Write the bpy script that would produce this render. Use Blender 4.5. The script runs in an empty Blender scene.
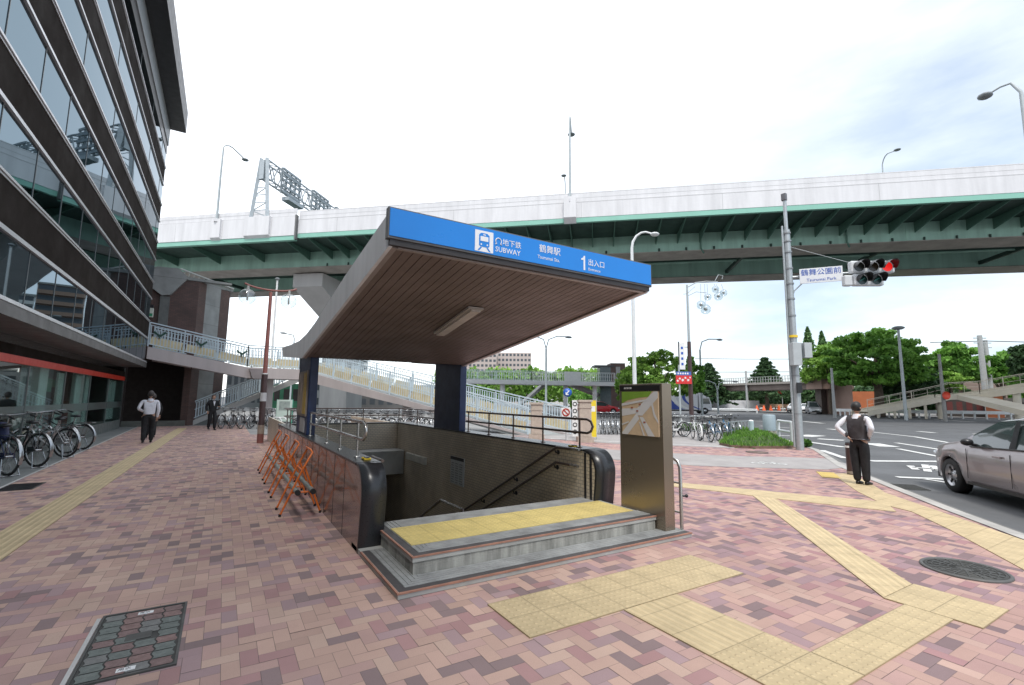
import bpy, bmesh, math, random
import numpy as np
from mathutils import Vector, Matrix
random.seed(7); RNG = np.random.RandomState(5)
S = bpy.context.scene; COL = S.collection
R = math.radians
# ---------------------------------------------------------------- camera
F_PX, PITCH, ROLL, YAW, EYE = 470.0, R(6.92), R(0.6), R(31.3), 1.6
_f = Vector((math.sin(YAW)*math.cos(PITCH), math.cos(YAW)*math.cos(PITCH), math.sin(PITCH)))
_r0 = Vector((math.cos(YAW), -math.sin(YAW), 0)); _u0 = _r0.cross(_f)
_r = _r0*math.cos(ROLL)+_u0*math.sin(ROLL); _u = -_r0*math.sin(ROLL)+_u0*math.cos(ROLL)
cd = bpy.data.cameras.new('camera'); cam = bpy.data.objects.new('camera', cd); COL.objects.link(cam)
cam.matrix_world = Matrix(((_r.x, _u.x, -_f.x, 0), (_r.y, _u.y, -_f.y, 0), (_r.z, _u.z, -_f.z, EYE), (0, 0, 0, 1)))
cd.sensor_width = 36; cd.lens = F_PX/1024*36; cd.clip_end = 3000; cd.clip_start = 0.05
S.camera = cam
def ray(x, y): return _f*F_PX+_r*(x-512)-_u*(y-342.5)
def G(x, y, z=0.0):          # survey point on a level plane
    d = ray(x, y); return Vector((0, 0, EYE))+d*((z-EYE)/d.z)
def DD(x, y, dist):          # survey point at a plan distance
    d = ray(x, y); return Vector((0, 0, EYE))+d*(dist/math.hypot(d.x, d.y))
# ---------------------------------------------------------------- world and sun
W = bpy.data.worlds.new('World'); S.world = W; W.use_nodes = True
nt = W.node_tree; nt.nodes.clear()
def N(nt, t, **k):
    n = nt.nodes.new(t)
    for a, b in k.items():
        if a == 'inp':
            for i, v in b.items(): n.inputs[i].default_value = v
        else: setattr(n, a, b)
    return n
L = nt.links.new
SUN_EL, SUN_AZ = R(58), R(205)      # azimuth measured clockwise from +Y: behind the camera
sky = N(nt, 'ShaderNodeTexSky', sky_type='NISHITA', sun_disc=False, sun_elevation=SUN_EL, sun_rotation=SUN_AZ)
tc = N(nt, 'ShaderNodeTexCoord'); mp = N(nt, 'ShaderNodeMapping'); mp.inputs['Scale'].default_value = (1.6, 1.6, 5.0); mp.inputs['Location'].default_value = (3.1, .4, 0)
L(tc.outputs['Generated'], mp.inputs[0])
nz = N(nt, 'ShaderNodeTexNoise', inp={'Scale': 1.7, 'Detail': 6.0, 'Roughness': .55}); L(mp.outputs[0], nz.inputs[0])
cr = N(nt, 'ShaderNodeValToRGB'); cr.color_ramp.elements[0].position = .36; cr.color_ramp.elements[1].position = .60
cr.color_ramp.elements[0].color = (.37, .425, .485, 1); cr.color_ramp.elements[1].color = (.60, .635, .66, 1); L(nz.outputs[0], cr.inputs[0])
# brighter cloud on the side the sun stands behind, towards (-x,+y)
vm = N(nt, 'ShaderNodeVectorMath', operation='DOT_PRODUCT'); vm.inputs[1].default_value = (-.62, .55, .55); L(tc.outputs['Generated'], vm.inputs[0])
mr = N(nt, 'ShaderNodeMapRange', inp={1: -.18, 2: .48, 3: 0.0, 4: 1.0}); L(vm.outputs['Value'], mr.inputs[0])
mx = N(nt, 'ShaderNodeMix', data_type='RGBA'); L(mr.outputs[0], mx.inputs[0]); L(cr.outputs[0], mx.inputs[6]); mx.inputs[7].default_value = (1.02, 1.03, 1.04, 1)
bg1 = N(nt, 'ShaderNodeBackground', inp={1: .05}); L(sky.outputs[0], bg1.inputs[0])
bg2 = N(nt, 'ShaderNodeBackground', inp={1: .95}); L(mx.outputs[2], bg2.inputs[0])
ad = N(nt, 'ShaderNodeAddShader'); L(bg1.outputs[0], ad.inputs[0]); L(bg2.outputs[0], ad.inputs[1])
wo = N(nt, 'ShaderNodeOutputWorld'); L(ad.outputs[0], wo.inputs[0])
sl = bpy.data.lights.new('sun', 'SUN'); sl.energy = 1.75; sl.angle = R(11); sl.color = (1, .97, .92)
so = bpy.data.objects.new('sun', sl); COL.objects.link(so)
sd = Vector((math.sin(SUN_AZ)*math.cos(SUN_EL), math.cos(SUN_AZ)*math.cos(SUN_EL), math.sin(SUN_EL)))
so.rotation_euler = sd.to_track_quat('Z', 'Y').to_euler(); so.location = (0, -20, 60)
vs = S.view_settings; vs.view_transform = 'Standard'; vs.look = 'None'; vs.gamma = 1; vs.exposure = 0.62; vs.use_curve_mapping = False
S.cycles.max_bounces = 7; S.cycles.transparent_max_bounces = 12
# ---------------------------------------------------------------- materials
MATS = {}
def mat(name, col=None, rough=.6, metal=0.0, var=.12, scale=4.0, bump=0.0, bscale=60.0, alpha=1, emit=0, coat=0, streak=False):
    if name in MATS: return MATS[name]
    m = bpy.data.materials.new(name); m.use_nodes = True; t = m.node_tree; b = t.nodes['Principled BSDF']; l = t.links.new
    b.inputs['Base Color'].default_value = (*col, 1); b.inputs['Roughness'].default_value = rough; b.inputs['Metallic'].default_value = metal
    if coat: b.inputs['Coat Weight'].default_value = coat
    if emit: b.inputs['Emission Color'].default_value = (*col, 1); b.inputs['Emission Strength'].default_value = emit
    if var or bump:
        tc = N(t, 'ShaderNodeTexCoord'); co = tc.outputs['Object']
        if streak:
            mp = N(t, 'ShaderNodeMapping'); mp.inputs['Scale'].default_value = (1, 1, .12); l(co, mp.inputs[0]); co = mp.outputs[0]
    if var:
        n = N(t, 'ShaderNodeTexNoise', inp={'Scale': scale, 'Detail': 7.0, 'Roughness': .62}); l(co, n.inputs[0])
        mr = N(t, 'ShaderNodeMapRange', inp={1: .3, 2: .7, 3: 1-var, 4: 1+var}); l(n.outputs[0], mr.inputs[0])
        vm = N(t, 'ShaderNodeVectorMath', operation='SCALE'); vm.inputs[0].default_value = col; l(mr.outputs[0], vm.inputs['Scale'])
        l(vm.outputs[0], b.inputs['Base Color'])
        m2 = N(t, 'ShaderNodeMapRange', inp={1: .3, 2: .7, 3: min(1, rough*1.15), 4: rough*.85}); l(n.outputs[0], m2.inputs[0]); l(m2.outputs[0], b.inputs['Roughness'])
    if bump:
        n2 = N(t, 'ShaderNodeTexNoise', inp={'Scale': bscale, 'Detail': 4.0}); l(tc.outputs['Object'], n2.inputs[0])
        bp = N(t, 'ShaderNodeBump', inp={'Strength': bump, 'Distance': .01}); l(n2.outputs[0], bp.inputs['Height']); l(bp.outputs[0], b.inputs['Normal'])
    MATS[name] = m; return m
def brick_mat(name, c1, c2, mortar, bw, bh, ms=.01, rough=.6, axis='x', offset=.5, bump=.3, bias=0.0, gloss_var=True):
    """brick / tile pattern in object coordinates; axis = horizontal direction of the wall ('x','y'), 'g' = ground"""
    if name in MATS: return MATS[name]
    m = bpy.data.materials.new(name); m.use_nodes = True; t = m.node_tree; b = t.nodes['Principled BSDF']; l = t.links.new
    tc = N(t, 'ShaderNodeTexCoord'); sx = N(t, 'ShaderNodeSeparateXYZ'); l(tc.outputs['Object'], sx.inputs[0]); cx = N(t, 'ShaderNodeCombineXYZ')
    if axis == 'x': l(sx.outputs[0], cx.inputs[0]); l(sx.outputs[2], cx.inputs[1])
    elif axis == 'y': l(sx.outputs[1], cx.inputs[0]); l(sx.outputs[2], cx.inputs[1])
    elif axis == 'g': l(sx.outputs[0], cx.inputs[0]); l(sx.outputs[1], cx.inputs[1])
    else:
        a = N(t, 'ShaderNodeMath', operation='ADD'); l(sx.outputs[0], a.inputs[0]); l(sx.outputs[1], a.inputs[1]); l(a.outputs[0], cx.inputs[0]); l(sx.outputs[2], cx.inputs[1])
    br = N(t, 'ShaderNodeTexBrick', offset=offset, inp={'Scale': 1.0, 'Mortar Size': ms, 'Mortar Smooth': .2, 'Brick Width': bw, 'Row Height': bh, 'Bias': bias})
    br.inputs['Color1'].default_value = (*c1, 1); br.inputs['Color2'].default_value = (*c2, 1); br.inputs['Mortar'].default_value = (*mortar, 1)
    l(cx.outputs[0], br.inputs[0])
    n = N(t, 'ShaderNodeTexNoise', inp={'Scale': 1.6, 'Detail': 8.0}); l(tc.outputs['Object'], n.inputs[0])
    mr = N(t, 'ShaderNodeMapRange', inp={1: .3, 2: .7, 3: .8, 4: 1.15}); l(n.outputs[0], mr.inputs[0])
    vm = N(t, 'ShaderNodeVectorMath', operation='SCALE'); l(br.outputs[0], vm.inputs[0]); l(mr.outputs[0], vm.inputs['Scale']); l(vm.outputs[0], b.inputs['Base Color'])
    b.inputs['Roughness'].default_value = rough
    bp = N(t, 'ShaderNodeBump', invert=True, inp={'Strength': bump, 'Distance': .004}); l(br.outputs['Fac'], bp.inputs['Height']); l(bp.outputs[0], b.inputs['Normal'])
    MATS[name] = m; return m
def glass_mat(name, tint, refl=.55, trans=.5, rough=.01):
    if name in MATS: return MATS[name]
    m = bpy.data.materials.new(name); m.use_nodes = True; t = m.node_tree; t.nodes.clear(); l = t.links.new
    g = N(t, 'ShaderNodeBsdfGlossy', inp={'Roughness': rough}); g.inputs[0].default_value = (*[min(1, .8+.2*c) for c in tint], 1)
    tr = N(t, 'ShaderNodeBsdfTransparent'); tr.inputs[0].default_value = (*tint, 1)
    lw = N(t, 'ShaderNodeLayerWeight', inp={0: .5}); pw = N(t, 'ShaderNodeMath', operation='POWER', inp={1: 4.0}); l(lw.outputs['Facing'], pw.inputs[0]); mr = N(t, 'ShaderNodeMapRange', inp={1: 0, 2: 1, 3: refl, 4: max(refl, .8)}); l(pw.outputs[0], mr.inputs[0])
    mx = N(t, 'ShaderNodeMixShader'); l(mr.outputs[0], mx.inputs[0]); l(tr.outputs[0], mx.inputs[1]); l(g.outputs[0], mx.inputs[2])
    o = N(t, 'ShaderNodeOutputMaterial'); l(mx.outputs[0], o.inputs[0]); MATS[name] = m; return m
# ---------------------------------------------------------------- mesh helpers
class MB:
    def __init__(s): s.v = []; s.f = []; s.mi = []; s.sm = []; s.cut = []
    def next(s): s.cut.append((len(s.v), len(s.f))); return s       # what follows becomes an object of its own
    def add(s, vs, fs, mi=0, smooth=False):
        o = len(s.v); s.v += [tuple(v) for v in vs]; s.f += [tuple(i+o for i in f) for f in fs]; s.mi += [mi]*len(fs); s.sm += [smooth]*len(fs); return s
    def box(s, x0, x1, y0, y1, z0, z1, mi=0):
        x0, x1 = min(x0, x1), max(x0, x1); y0, y1 = min(y0, y1), max(y0, y1); z0, z1 = min(z0, z1), max(z0, z1)
        return s.add([(x0, y0, z0), (x1, y0, z0), (x1, y1, z0), (x0, y1, z0), (x0, y0, z1), (x1, y0, z1), (x1, y1, z1), (x0, y1, z1)],
                     [(0, 3, 2, 1), (4, 5, 6, 7), (0, 1, 5, 4), (1, 2, 6, 5), (2, 3, 7, 6), (3, 0, 4, 7)], mi)
    def bar(s, p, q, w, h, up=(0, 0, 1), mi=0):
        p = Vector(p); q = Vector(q); d = (q-p).normalized(); up = Vector(up)
        if abs(d.dot(up)) > .99: up = Vector((0, 1, 0)) if abs(d.y) < .9 else Vector((1, 0, 0))
        a = d.cross(up).normalized()*w/2; b = a.cross(d).normalized()*h/2
        vs = [c+e for c in (p, q) for e in (-a-b, a-b, a+b, -a+b)]
        return s.add(vs, [(0, 1, 2, 3), (7, 6, 5, 4), (0, 4, 5, 1), (1, 5, 6, 2), (2, 6, 7, 3), (3, 7, 4, 0)], mi)
    def tube(s, pts, r, n=8, mi=0, closed=False, caps=True):
        pts = [Vector(p) for p in pts]; m = len(pts); rs = r if isinstance(r, (list, tuple)) else [r]*m
        T = []
        for i in range(m):
            a = pts[i-1] if (i > 0 or closed) else pts[i]; b = pts[(i+1) % m] if (i < m-1 or closed) else pts[i]
            T.append((b-a).normalized() if (b-a).length > 1e-9 else Vector((0, 0, 1)))
        up = Vector((0, 0, 1)) if abs(T[0].z) < .9 else Vector((1, 0, 0)); nrm = (up-T[0]*up.dot(T[0])).normalized(); vs = []
        for i in range(m):
            nrm = (nrm-T[i]*nrm.dot(T[i])).normalized(); bi = T[i].cross(nrm)
            vs += [pts[i]+(nrm*math.cos(2*math.pi*k/n)+bi*math.sin(2*math.pi*k/n))*rs[i] for k in range(n)]
        fs = []
        for i in range(m if closed else m-1):
            j = (i+1) % m
            fs += [(i*n+k, i*n+(k+1) % n, j*n+(k+1) % n, j*n+k) for k in range(n)]
        s.add(vs, fs, mi, True)
        if caps and not closed:
            s.add([vs[k] for k in range(n)], [tuple(range(n))[::-1]], mi); s.add([vs[(m-1)*n+k] for k in range(n)], [tuple(range(n))], mi)
        return s
    def prism(s, poly, a, b, axis='y', mi=0):
        """poly: 2D points; axis = extrusion axis. x:(y,z)  y:(x,z)  z:(x,y)"""
        def P(p, t): return {'x': (t, p[0], p[1]), 'y': (p[0], t, p[1]), 'z': (p[0], p[1], t)}[axis]
        n = len(poly); vs = [P(p, a) for p in poly]+[P(p, b) for p in poly]
        ar = sum(poly[i][0]*poly[(i+1) % n][1]-poly[(i+1) % n][0]*poly[i][1] for i in range(n)); fl = (ar > 0) != (axis == 'y')
        if b < a: fl = not fl
        f0 = tuple(range(n)); f1 = tuple(range(n, 2*n)); fs = [f0[::-1] if fl else f0, f1 if fl else f1[::-1]]
        for i in range(n):
            j = (i+1) % n; q = (i, j, n+j, n+i); fs.append(q if fl else q[::-1])
        return s.add(vs, fs, mi)
    def lathe(s, prof, c=(0, 0, 0), n=16, mi=0, axis='z'):
        vs = []; m = len(prof)
        for r, z in prof:
            for k in range(n):
                a = 2*math.pi*k/n; x, y = r*math.cos(a), r*math.sin(a)
                v = {'z': (x, y, z), 'x': (z, x, y), 'y': (y, z, x)}[axis]; vs.append((v[0]+c[0], v[1]+c[1], v[2]+c[2]))
        fs = [(i*n+k, i*n+(k+1) % n, (i+1)*n+(k+1) % n, (i+1)*n+k) for i in range(m-1) for k in range(n)]
        return s.add(vs, fs, mi, True)
    def sphere(s, c, r, n=12, mi=0, sc=(1, 1, 1)):
        m = max(5, n//2); vs = []
        for i in range(m+1):
            th = math.pi*i/m
            for k in range(n):
                a = 2*math.pi*k/n; vs.append((c[0]+r*sc[0]*math.sin(th)*math.cos(a), c[1]+r*sc[1]*math.sin(th)*math.sin(a), c[2]+r*sc[2]*math.cos(th)))
        fs = [(i*n+k, (i+1)*n+k, (i+1)*n+(k+1) % n, i*n+(k+1) % n) for i in range(m) for k in range(n)]
        return s.add(vs, fs, mi, True)
    def quad(s, a, b, c, d, mi=0): return s.add([a, b, c, d], [(0, 1, 2, 3)], mi)
    def poly(s, pts, z=None, mi=0):
        vs = [(p[0], p[1], z if z is not None else p[2]) for p in pts]
        return s.add(vs, [tuple(range(len(vs)))], mi)
    def torus(s, c, R_, r, axis='y', n=28, k=6, mi=0):
        pts = []
        for i in range(n):
            a = 2*math.pi*i/n; x, y = R_*math.cos(a), R_*math.sin(a)
            pts.append({'y': (c[0]+x, c[1], c[2]+y), 'x': (c[0], c[1]+x, c[2]+y), 'z': (c[0]+x, c[1]+y, c[2])}[axis])
        return s.tube(pts, r, k, mi, closed=True)
    def build(s, name, m, parent=None, local=False, bevel=0, kind=None, label=None, fixn=False):
        if s.cut:
            cs = [c for c in s.cut if c[1] > 0]; s.cut = []; e = cs+[(len(s.v), len(s.f))]; a = (0, 0); o = None
            for b in e:
                if b[1] > a[1]:
                    q = MB(); q.v = s.v[a[0]:b[0]]; q.f = [tuple(i-a[0] for i in f) for f in s.f[a[1]:b[1]]]; q.mi = s.mi[a[1]:b[1]]; q.sm = s.sm[a[1]:b[1]]
                    o = q.build(name, m, parent, local, bevel, kind, label, fixn)
                a = b
            return o
        me = bpy.data.meshes.new(name); off = Vector((0, 0, 0))
        if parent is not None and not local: off = base_of(parent)
        me.from_pydata([(x-off.x, y-off.y, z-off.z) for x, y, z in s.v], [], s.f)
        for mm in (m if isinstance(m, (list, tuple)) else [m]): me.materials.append(mm)
        me.polygons.foreach_set('material_index', s.mi); me.polygons.foreach_set('use_smooth', s.sm)
        if fixn or bevel:
            b = bmesh.new(); b.from_mesh(me); bmesh.ops.recalc_face_normals(b, faces=b.faces); b.to_mesh(me); b.free()
        me.update(); o = bpy.data.objects.new(name, me); COL.objects.link(o); o.parent = parent
        if bevel:
            bv = o.modifiers.new('bevel', 'BEVEL'); bv.width = bevel; bv.segments = 2; bv.limit_method = 'ANGLE'; bv.angle_limit = R(40)
        if kind: o['kind'] = kind
        if label: o['label'] = label
        return o
def base_of(o):
    v = Vector((0, 0, 0))
    while o is not None: v += o.location; o = o.parent
    return v
def tag(o, label, cat, group=None):
    o['label'] = label; o['category'] = cat
    if group: o['group'] = group
    return o
def thing(name, loc, label, cat, group=None, rz=0):
    o = bpy.data.objects.new(name, None); COL.objects.link(o); o.location = loc; o.rotation_euler = (0, 0, rz); o.empty_display_size = .2
    return tag(o, label, cat, group)
KIDS = {}
def copy_tree(o, loc=None, rz=None, label=None, group=None, parent=None):
    c = o.copy(); COL.objects.link(c)
    if parent is not None: c.parent = parent
    for ch in list(o.children): copy_tree(ch, parent=c)
    if loc is not None: c.location = loc
    if rz is not None: c.rotation_euler = (0, 0, rz)
    if label: c['label'] = label
    if group: c['group'] = group
    return c
def text_mesh(name, body, m, size, mtx, parent=None, extrude=.002, align='LEFT', sx=1.0, kind=None, label=None):
    cu = bpy.data.curves.new(name, 'FONT'); cu.body = body; cu.size = size; cu.extrude = extrude; cu.align_x = align; cu.align_y = 'CENTER'; cu.resolution_u = 2
    o = bpy.data.objects.new(name, cu); COL.objects.link(o)
    me = bpy.data.meshes.new_from_object(o, depsgraph=bpy.context.evaluated_depsgraph_get()); bpy.data.objects.remove(o)
    me.name = name; off = base_of(parent) if parent is not None else Vector((0, 0, 0))
    me.transform(Matrix.Translation(-off) @ mtx @ Matrix.Diagonal((sx, 1, 1, 1))); me.materials.clear(); me.materials.append(m)
    q = bpy.data.objects.new(name, me); COL.objects.link(q); q.parent = parent
    if label: q['label'] = label
    return q
def plane_mtx(origin, xdir, ydir):
    x = Vector(xdir).normalized(); y = Vector(ydir).normalized(); z = x.cross(y)
    return Matrix(((x.x, y.x, z.x, origin[0]), (x.y, y.y, z.y, origin[1]), (x.z, y.z, z.z, origin[2]), (0, 0, 0, 1)))
def inside(px, py, poly):
    c = False; n = len(poly); j = n-1
    for i in range(n):
        xi, yi = poly[i]; xj, yj = poly[j]
        if (yi > py) != (yj > py) and px < (xj-xi)*(py-yi)/(yj-yi)+xi: c = not c
        j = i
    return c
# common materials
M_CONC = mat('concrete', (.36, .36, .34), .8, var=.18, scale=2.5, bump=.3)
M_CONCL = mat('light_concrete', (.52, .51, .49), .8, var=.1, scale=1.2, bump=.2)
M_BLACK = mat('black_paint', (.018, .018, .02), .35, var=.15)
M_RUBBER = mat('rubber', (.02, .02, .02), .8, var=.1)
M_STEEL = mat('stainless', (.5, .49, .47), .28, metal=.9, var=.08, scale=12)
M_GALV = mat('galvanised', (.42, .45, .46), .45, metal=.6, var=.12, scale=8)
M_GREYP = mat('grey_pole_paint', (.38, .42, .43), .5, var=.1)
M_WHITE = mat('white_paint', (.78, .78, .77), .5, var=.05)
M_YEL = mat('yellow_paint', (.75, .52, .03), .5, var=.08)
M_GREEN = mat('green_panel', (.03, .25, .12), .5, var=.1)
# ================================================================ SETTING: ground
ZR = -0.05
asph = mat('asphalt', (.105, .108, .112), .85, var=.16, scale=.6, bump=.5, bscale=90)
asph2 = mat('old_asphalt', (.33, .31, .30), .85, var=.14, scale=1.3, bump=.5, bscale=80)
grey_strip_m = mat('grey_paving', (.19, .2, .195), .6, var=.12, scale=1.5, bump=.2)
kerb_m = brick_mat('kerb_stone', (.40, .385, .36), (.44, .42, .39), (.2, .2, .19), .9, 5, .008, .8, axis='g', bump=.2)
HX0, HX1, HY0, HY1 = 1.55, 4.5, 5.45, 13.9          # the stairwell opening
g = MB(); B = 2500
for x0, x1, y0, y1 in ((-B, HX0, -B, B), (HX1, B, -B, B), (HX0, HX1, -B, HY0), (HX0, HX1, HY1, B)): g.box(x0, x1, y0, y1, ZR-.02, ZR)
g = MB()
for x0, x1, y0, y1 in ((-B, HX0, -B, B), (HX1, B, -B, B), (HX0, HX1, -B, HY0), (HX0, HX1, HY1, B)): g.quad((x0, y0, ZR), (x1, y0, ZR), (x1, y1, ZR), (x0, y1, ZR))
g.build('road', asph, kind='structure')
KERB = [(1.9, -4.2), (8.42, 1.83), (9.57, 2.85), (11.96, 4.82), (13.49, 6.05), (17.48, 8.61), (18.5, 9.55), (20.36, 11.02), (23.3, 14.1), (26.0, 18.0), (26.5, 24)]
PAVE = [(-3.05, -4.2)]+KERB[:4]+[(13.49, 6.05), (17.48, 8.61), (18.5, 9.55), (16.0, 9.8), (15.2, 10.4), (15.6, 13.4), (14.7, 16.8), (12, 18), (4.9, 20), (1.5, 22.8), (1.2, 31.3), (-3.72, 31.3), (-3.2, 11.7)]
# herringbone pavers as real quads, one colour each
def pavers():
    a = .1; tiles = []
    # herringbone from L pairs: horizontal 2x1 at (i,j), vertical 1x2; diagonal lattice (1,1),( -2,2)
    x0, x1, y0, y1 = -3.9, 19, -4.4, 31.5
    ni = int((x1-x0)/a)+8; nj = int((y1-y0)/a)+8
    for s in range(-nj-10, ni+nj+10):
        for t in range(-(ni+nj)//4-4, (ni+nj)//4+4):
            i = s-2*t; j = s+2*t
            if -4 <= i <= ni and -4 <= j <= nj:
                tiles.append((x0+i*a, y0+j*a, 2*a, a)); tiles.append((x0+(i+2)*a, y0+(j-1)*a, a, 2*a))
    vs = []; uv = []; cols = []
    pal = [((.515, .345, .28), 42), ((.475, .31, .27), 20), ((.55, .385, .31), 14), ((.385, .265, .265), 17), ((.265, .19, .185), 12), ((.40, .235, .225), 10)]
    w = np.array([p[1] for p in pal], float); w /= w.sum()
    keep = []
    for x, y, dx, dy in tiles:
        cx, cy = x+dx/2, y+dy/2
        if not inside(cx, cy, PAVE): continue
        if x > 1.30 and x+dx < 4.73 and y > 3.86 and y+dy < 14.09: continue
        keep.append((x, y, dx, dy))
    n = len(keep); pick = RNG.choice(len(pal), n, p=w)
    # neighbouring darker tiles tend to come together, as laid from mixed pallets
    for k, (x, y, dx, dy) in enumerate(keep):
        h = math.sin(x*3.1+1.7*math.sin(y*2.3))*math.sin(y*2.7+1.3*math.sin(x*1.9))
        if h > .4 and pick[k] < 3 and RNG.rand() < .45: pick[k] = (3, 4, 4, 5)[RNG.randint(4)]
        if h < -.5 and pick[k] > 2 and RNG.rand() < .6: pick[k] = RNG.randint(3)
    V = np.zeros((n*4, 3), np.float32); U = np.zeros((n*4, 2), np.float32); Cc = np.ones((n*4, 4), np.float32)
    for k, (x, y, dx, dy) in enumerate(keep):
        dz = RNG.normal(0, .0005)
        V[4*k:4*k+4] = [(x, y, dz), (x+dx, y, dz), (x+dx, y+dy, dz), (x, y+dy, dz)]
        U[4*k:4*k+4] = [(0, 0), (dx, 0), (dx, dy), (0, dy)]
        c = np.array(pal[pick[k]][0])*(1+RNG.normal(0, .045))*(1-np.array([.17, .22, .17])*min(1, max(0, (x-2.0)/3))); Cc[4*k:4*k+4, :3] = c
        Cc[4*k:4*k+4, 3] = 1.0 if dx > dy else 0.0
    me = bpy.data.meshes.new('sidewalk'); me.vertices.add(n*4); me.vertices.foreach_set('co', V.ravel()); me.loops.add(n*4); me.loops.foreach_set('vertex_index', np.arange(n*4, dtype=np.int32))
    me.polygons.add(n); me.polygons.foreach_set('loop_start', np.arange(0, n*4, 4, dtype=np.int32)); me.polygons.foreach_set('loop_total', np.full(n, 4, np.int32))
    ul = me.uv_layers.new(name='UVMap'); ul.data.foreach_set('uv', U.ravel())
    ca = me.color_attributes.new('paver', 'FLOAT_COLOR', 'CORNER'); ca.data.foreach_set('color', Cc.ravel())
    me.update(); me.validate()
    m = bpy.data.materials.new('clay_pavers'); m.use_nodes = True; t = m.node_tree; b = t.nodes['Principled BSDF']; l = t.links.new
    at = N(t, 'ShaderNodeAttribute', attribute_name='paver'); u = N(t, 'ShaderNodeUVMap'); s = N(t, 'ShaderNodeSeparateXYZ'); l(u.outputs[0], s.inputs[0])
    # distance to tile edge (tile size swaps with orientation stored in alpha)
    wx = N(t, 'ShaderNodeMapRange', inp={1: 0, 2: 1, 3: .1, 4: .2}); l(at.outputs['Alpha'], wx.inputs[0])
    wy = N(t, 'ShaderNodeMapRange', inp={1: 0, 2: 1, 3: .2, 4: .1}); l(at.outputs['Alpha'], wy.inputs[0])
    def edge(v, wid):
        a_ = N(t, 'ShaderNodeMath', operation='SUBTRACT'); l(wid.outputs[0], a_.inputs[0]); l(v, a_.inputs[1])
        b_ = N(t, 'ShaderNodeMath', operation='MINIMUM'); l(v, b_.inputs[0]); l(a_.outputs[0], b_.inputs[1]); return b_
    e = N(t, 'ShaderNodeMath', operation='MINIMUM'); l(edge(s.outputs[0], wx).outputs[0], e.inputs[0]); l(edge(s.outputs[1], wy).outputs[0], e.inputs[1])
    j = N(t, 'ShaderNodeMapRange', inp={1: .0004, 2: .0022, 3: 0, 4: 1}); l(e.outputs[0], j.inputs[0])
    tc = N(t, 'ShaderNodeTexCoord'); n1 = N(t, 'ShaderNodeTexNoise', inp={'Scale': 260.0, 'Detail': 3.0}); l(tc.outputs['Object'], n1.inputs[0])
    n2 = N(t, 'ShaderNodeTexNoise', inp={'Scale': .9, 'Detail': 8.0, 'Roughness': .65}); l(tc.outputs['Object'], n2.inputs[0])
    r1 = N(t, 'ShaderNodeMapRange', inp={1: .3, 2: .7, 3: .9, 4: 1.1}); l(n1.outputs[0], r1.inputs[0])
    r2 = N(t, 'ShaderNodeMapRange', inp={1: .3, 2: .7, 3: .88, 4: 1.08}); l(n2.outputs[0], r2.inputs[0])
    mu = N(t, 'ShaderNodeMath', operation='MULTIPLY'); l(r1.outputs[0], mu.inputs[0]); l(r2.outputs[0], mu.inputs[1])
    vm = N(t, 'ShaderNodeVectorMath', operation='SCALE'); l(at.outputs['Color'], vm.inputs[0]); l(mu.outputs[0], vm.inputs['Scale'])
    mx = N(t, 'ShaderNodeMix', data_type='RGBA'); l(j.outputs[0], mx.inputs[0]); mx.inputs[6].default_value = (.17, .13, .12, 1); l(vm.outputs[0], mx.inputs[7])
    # dropped gum and stains
    vo = N(t, 'ShaderNodeTexVoronoi', inp={'Scale': 1.9}); l(tc.outputs['Object'], vo.inputs[0])
    sp = N(t, 'ShaderNodeMapRange', inp={1: .012, 2: .024, 3: .4, 4: 1}); l(vo.outputs['Distance'], sp.inputs[0])
    v2 = N(t, 'ShaderNodeVectorMath', operation='SCALE'); l(mx.outputs[2], v2.inputs[0]); l(sp.outputs[0], v2.inputs['Scale'])
    l(v2.outputs[0], b.inputs['Base Color']); b.inputs['Roughness'].default_value = .75; b.inputs['Specular IOR Level'].default_value = .35
    bp = N(t, 'ShaderNodeBump', inp={'Strength': .35, 'Distance': .004}); ah = N(t, 'ShaderNodeMath', operation='MULTIPLY_ADD', inp={1: .25}); l(n1.outputs[0], ah.inputs[0]); l(j.outputs[0], ah.inputs[2])
    l(ah.outputs[0], bp.inputs['Height']); l(bp.outputs[0], b.inputs['Normal'])
    me.materials.append(m); o = bpy.data.objects.new('sidewalk', me); COL.objects.link(o); o['kind'] = 'structure'
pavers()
def strip_poly(name, pts, z, m): return MB().poly(pts, z).build(name, m, kind='structure')
# bed under the pavers so no gap shows
def offset_line(pts, d):
    out = []
    for i, p in enumerate(pts):
        a = Vector(pts[max(0, i-1)]); b = Vector(pts[min(len(pts)-1, i+1)]); t = (b-a).normalized(); out.append((p[0]+t.y*d, p[1]-t.x*d))
    return out
k = MB(); ko = offset_line(KERB, .09); ki = offset_line(KERB, -.09)
for i in range(len(KERB)-1):
    z = .012
    k.add([(ki[i][0], ki[i][1], z), (ko[i][0], ko[i][1], z), (ko[i+1][0], ko[i+1][1], z), (ki[i+1][0], ki[i+1][1], z), (ko[i][0], ko[i][1], ZR), (ko[i+1][0], ko[i+1][1], ZR)], [(0, 1, 2, 3), (1, 4, 5, 2)])
k.build('kerb', kerb_m, kind='structure', fixn=True)
g1 = offset_line(KERB, .1); g2 = offset_line(KERB, .28); gm = MB()
for i in range(len(KERB)-1): gm.quad((g1[i][0], g1[i][1], ZR+.008), (g2[i][0], g2[i][1], ZR+.008), (g2[i+1][0], g2[i+1][1], ZR+.008), (g1[i+1][0], g1[i+1][1], ZR+.008))
gm.build('gutter', mat('gutter_concrete', (.15, .15, .145), .8, var=.15, scale=1.5, bump=.3), kind='structure')
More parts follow.
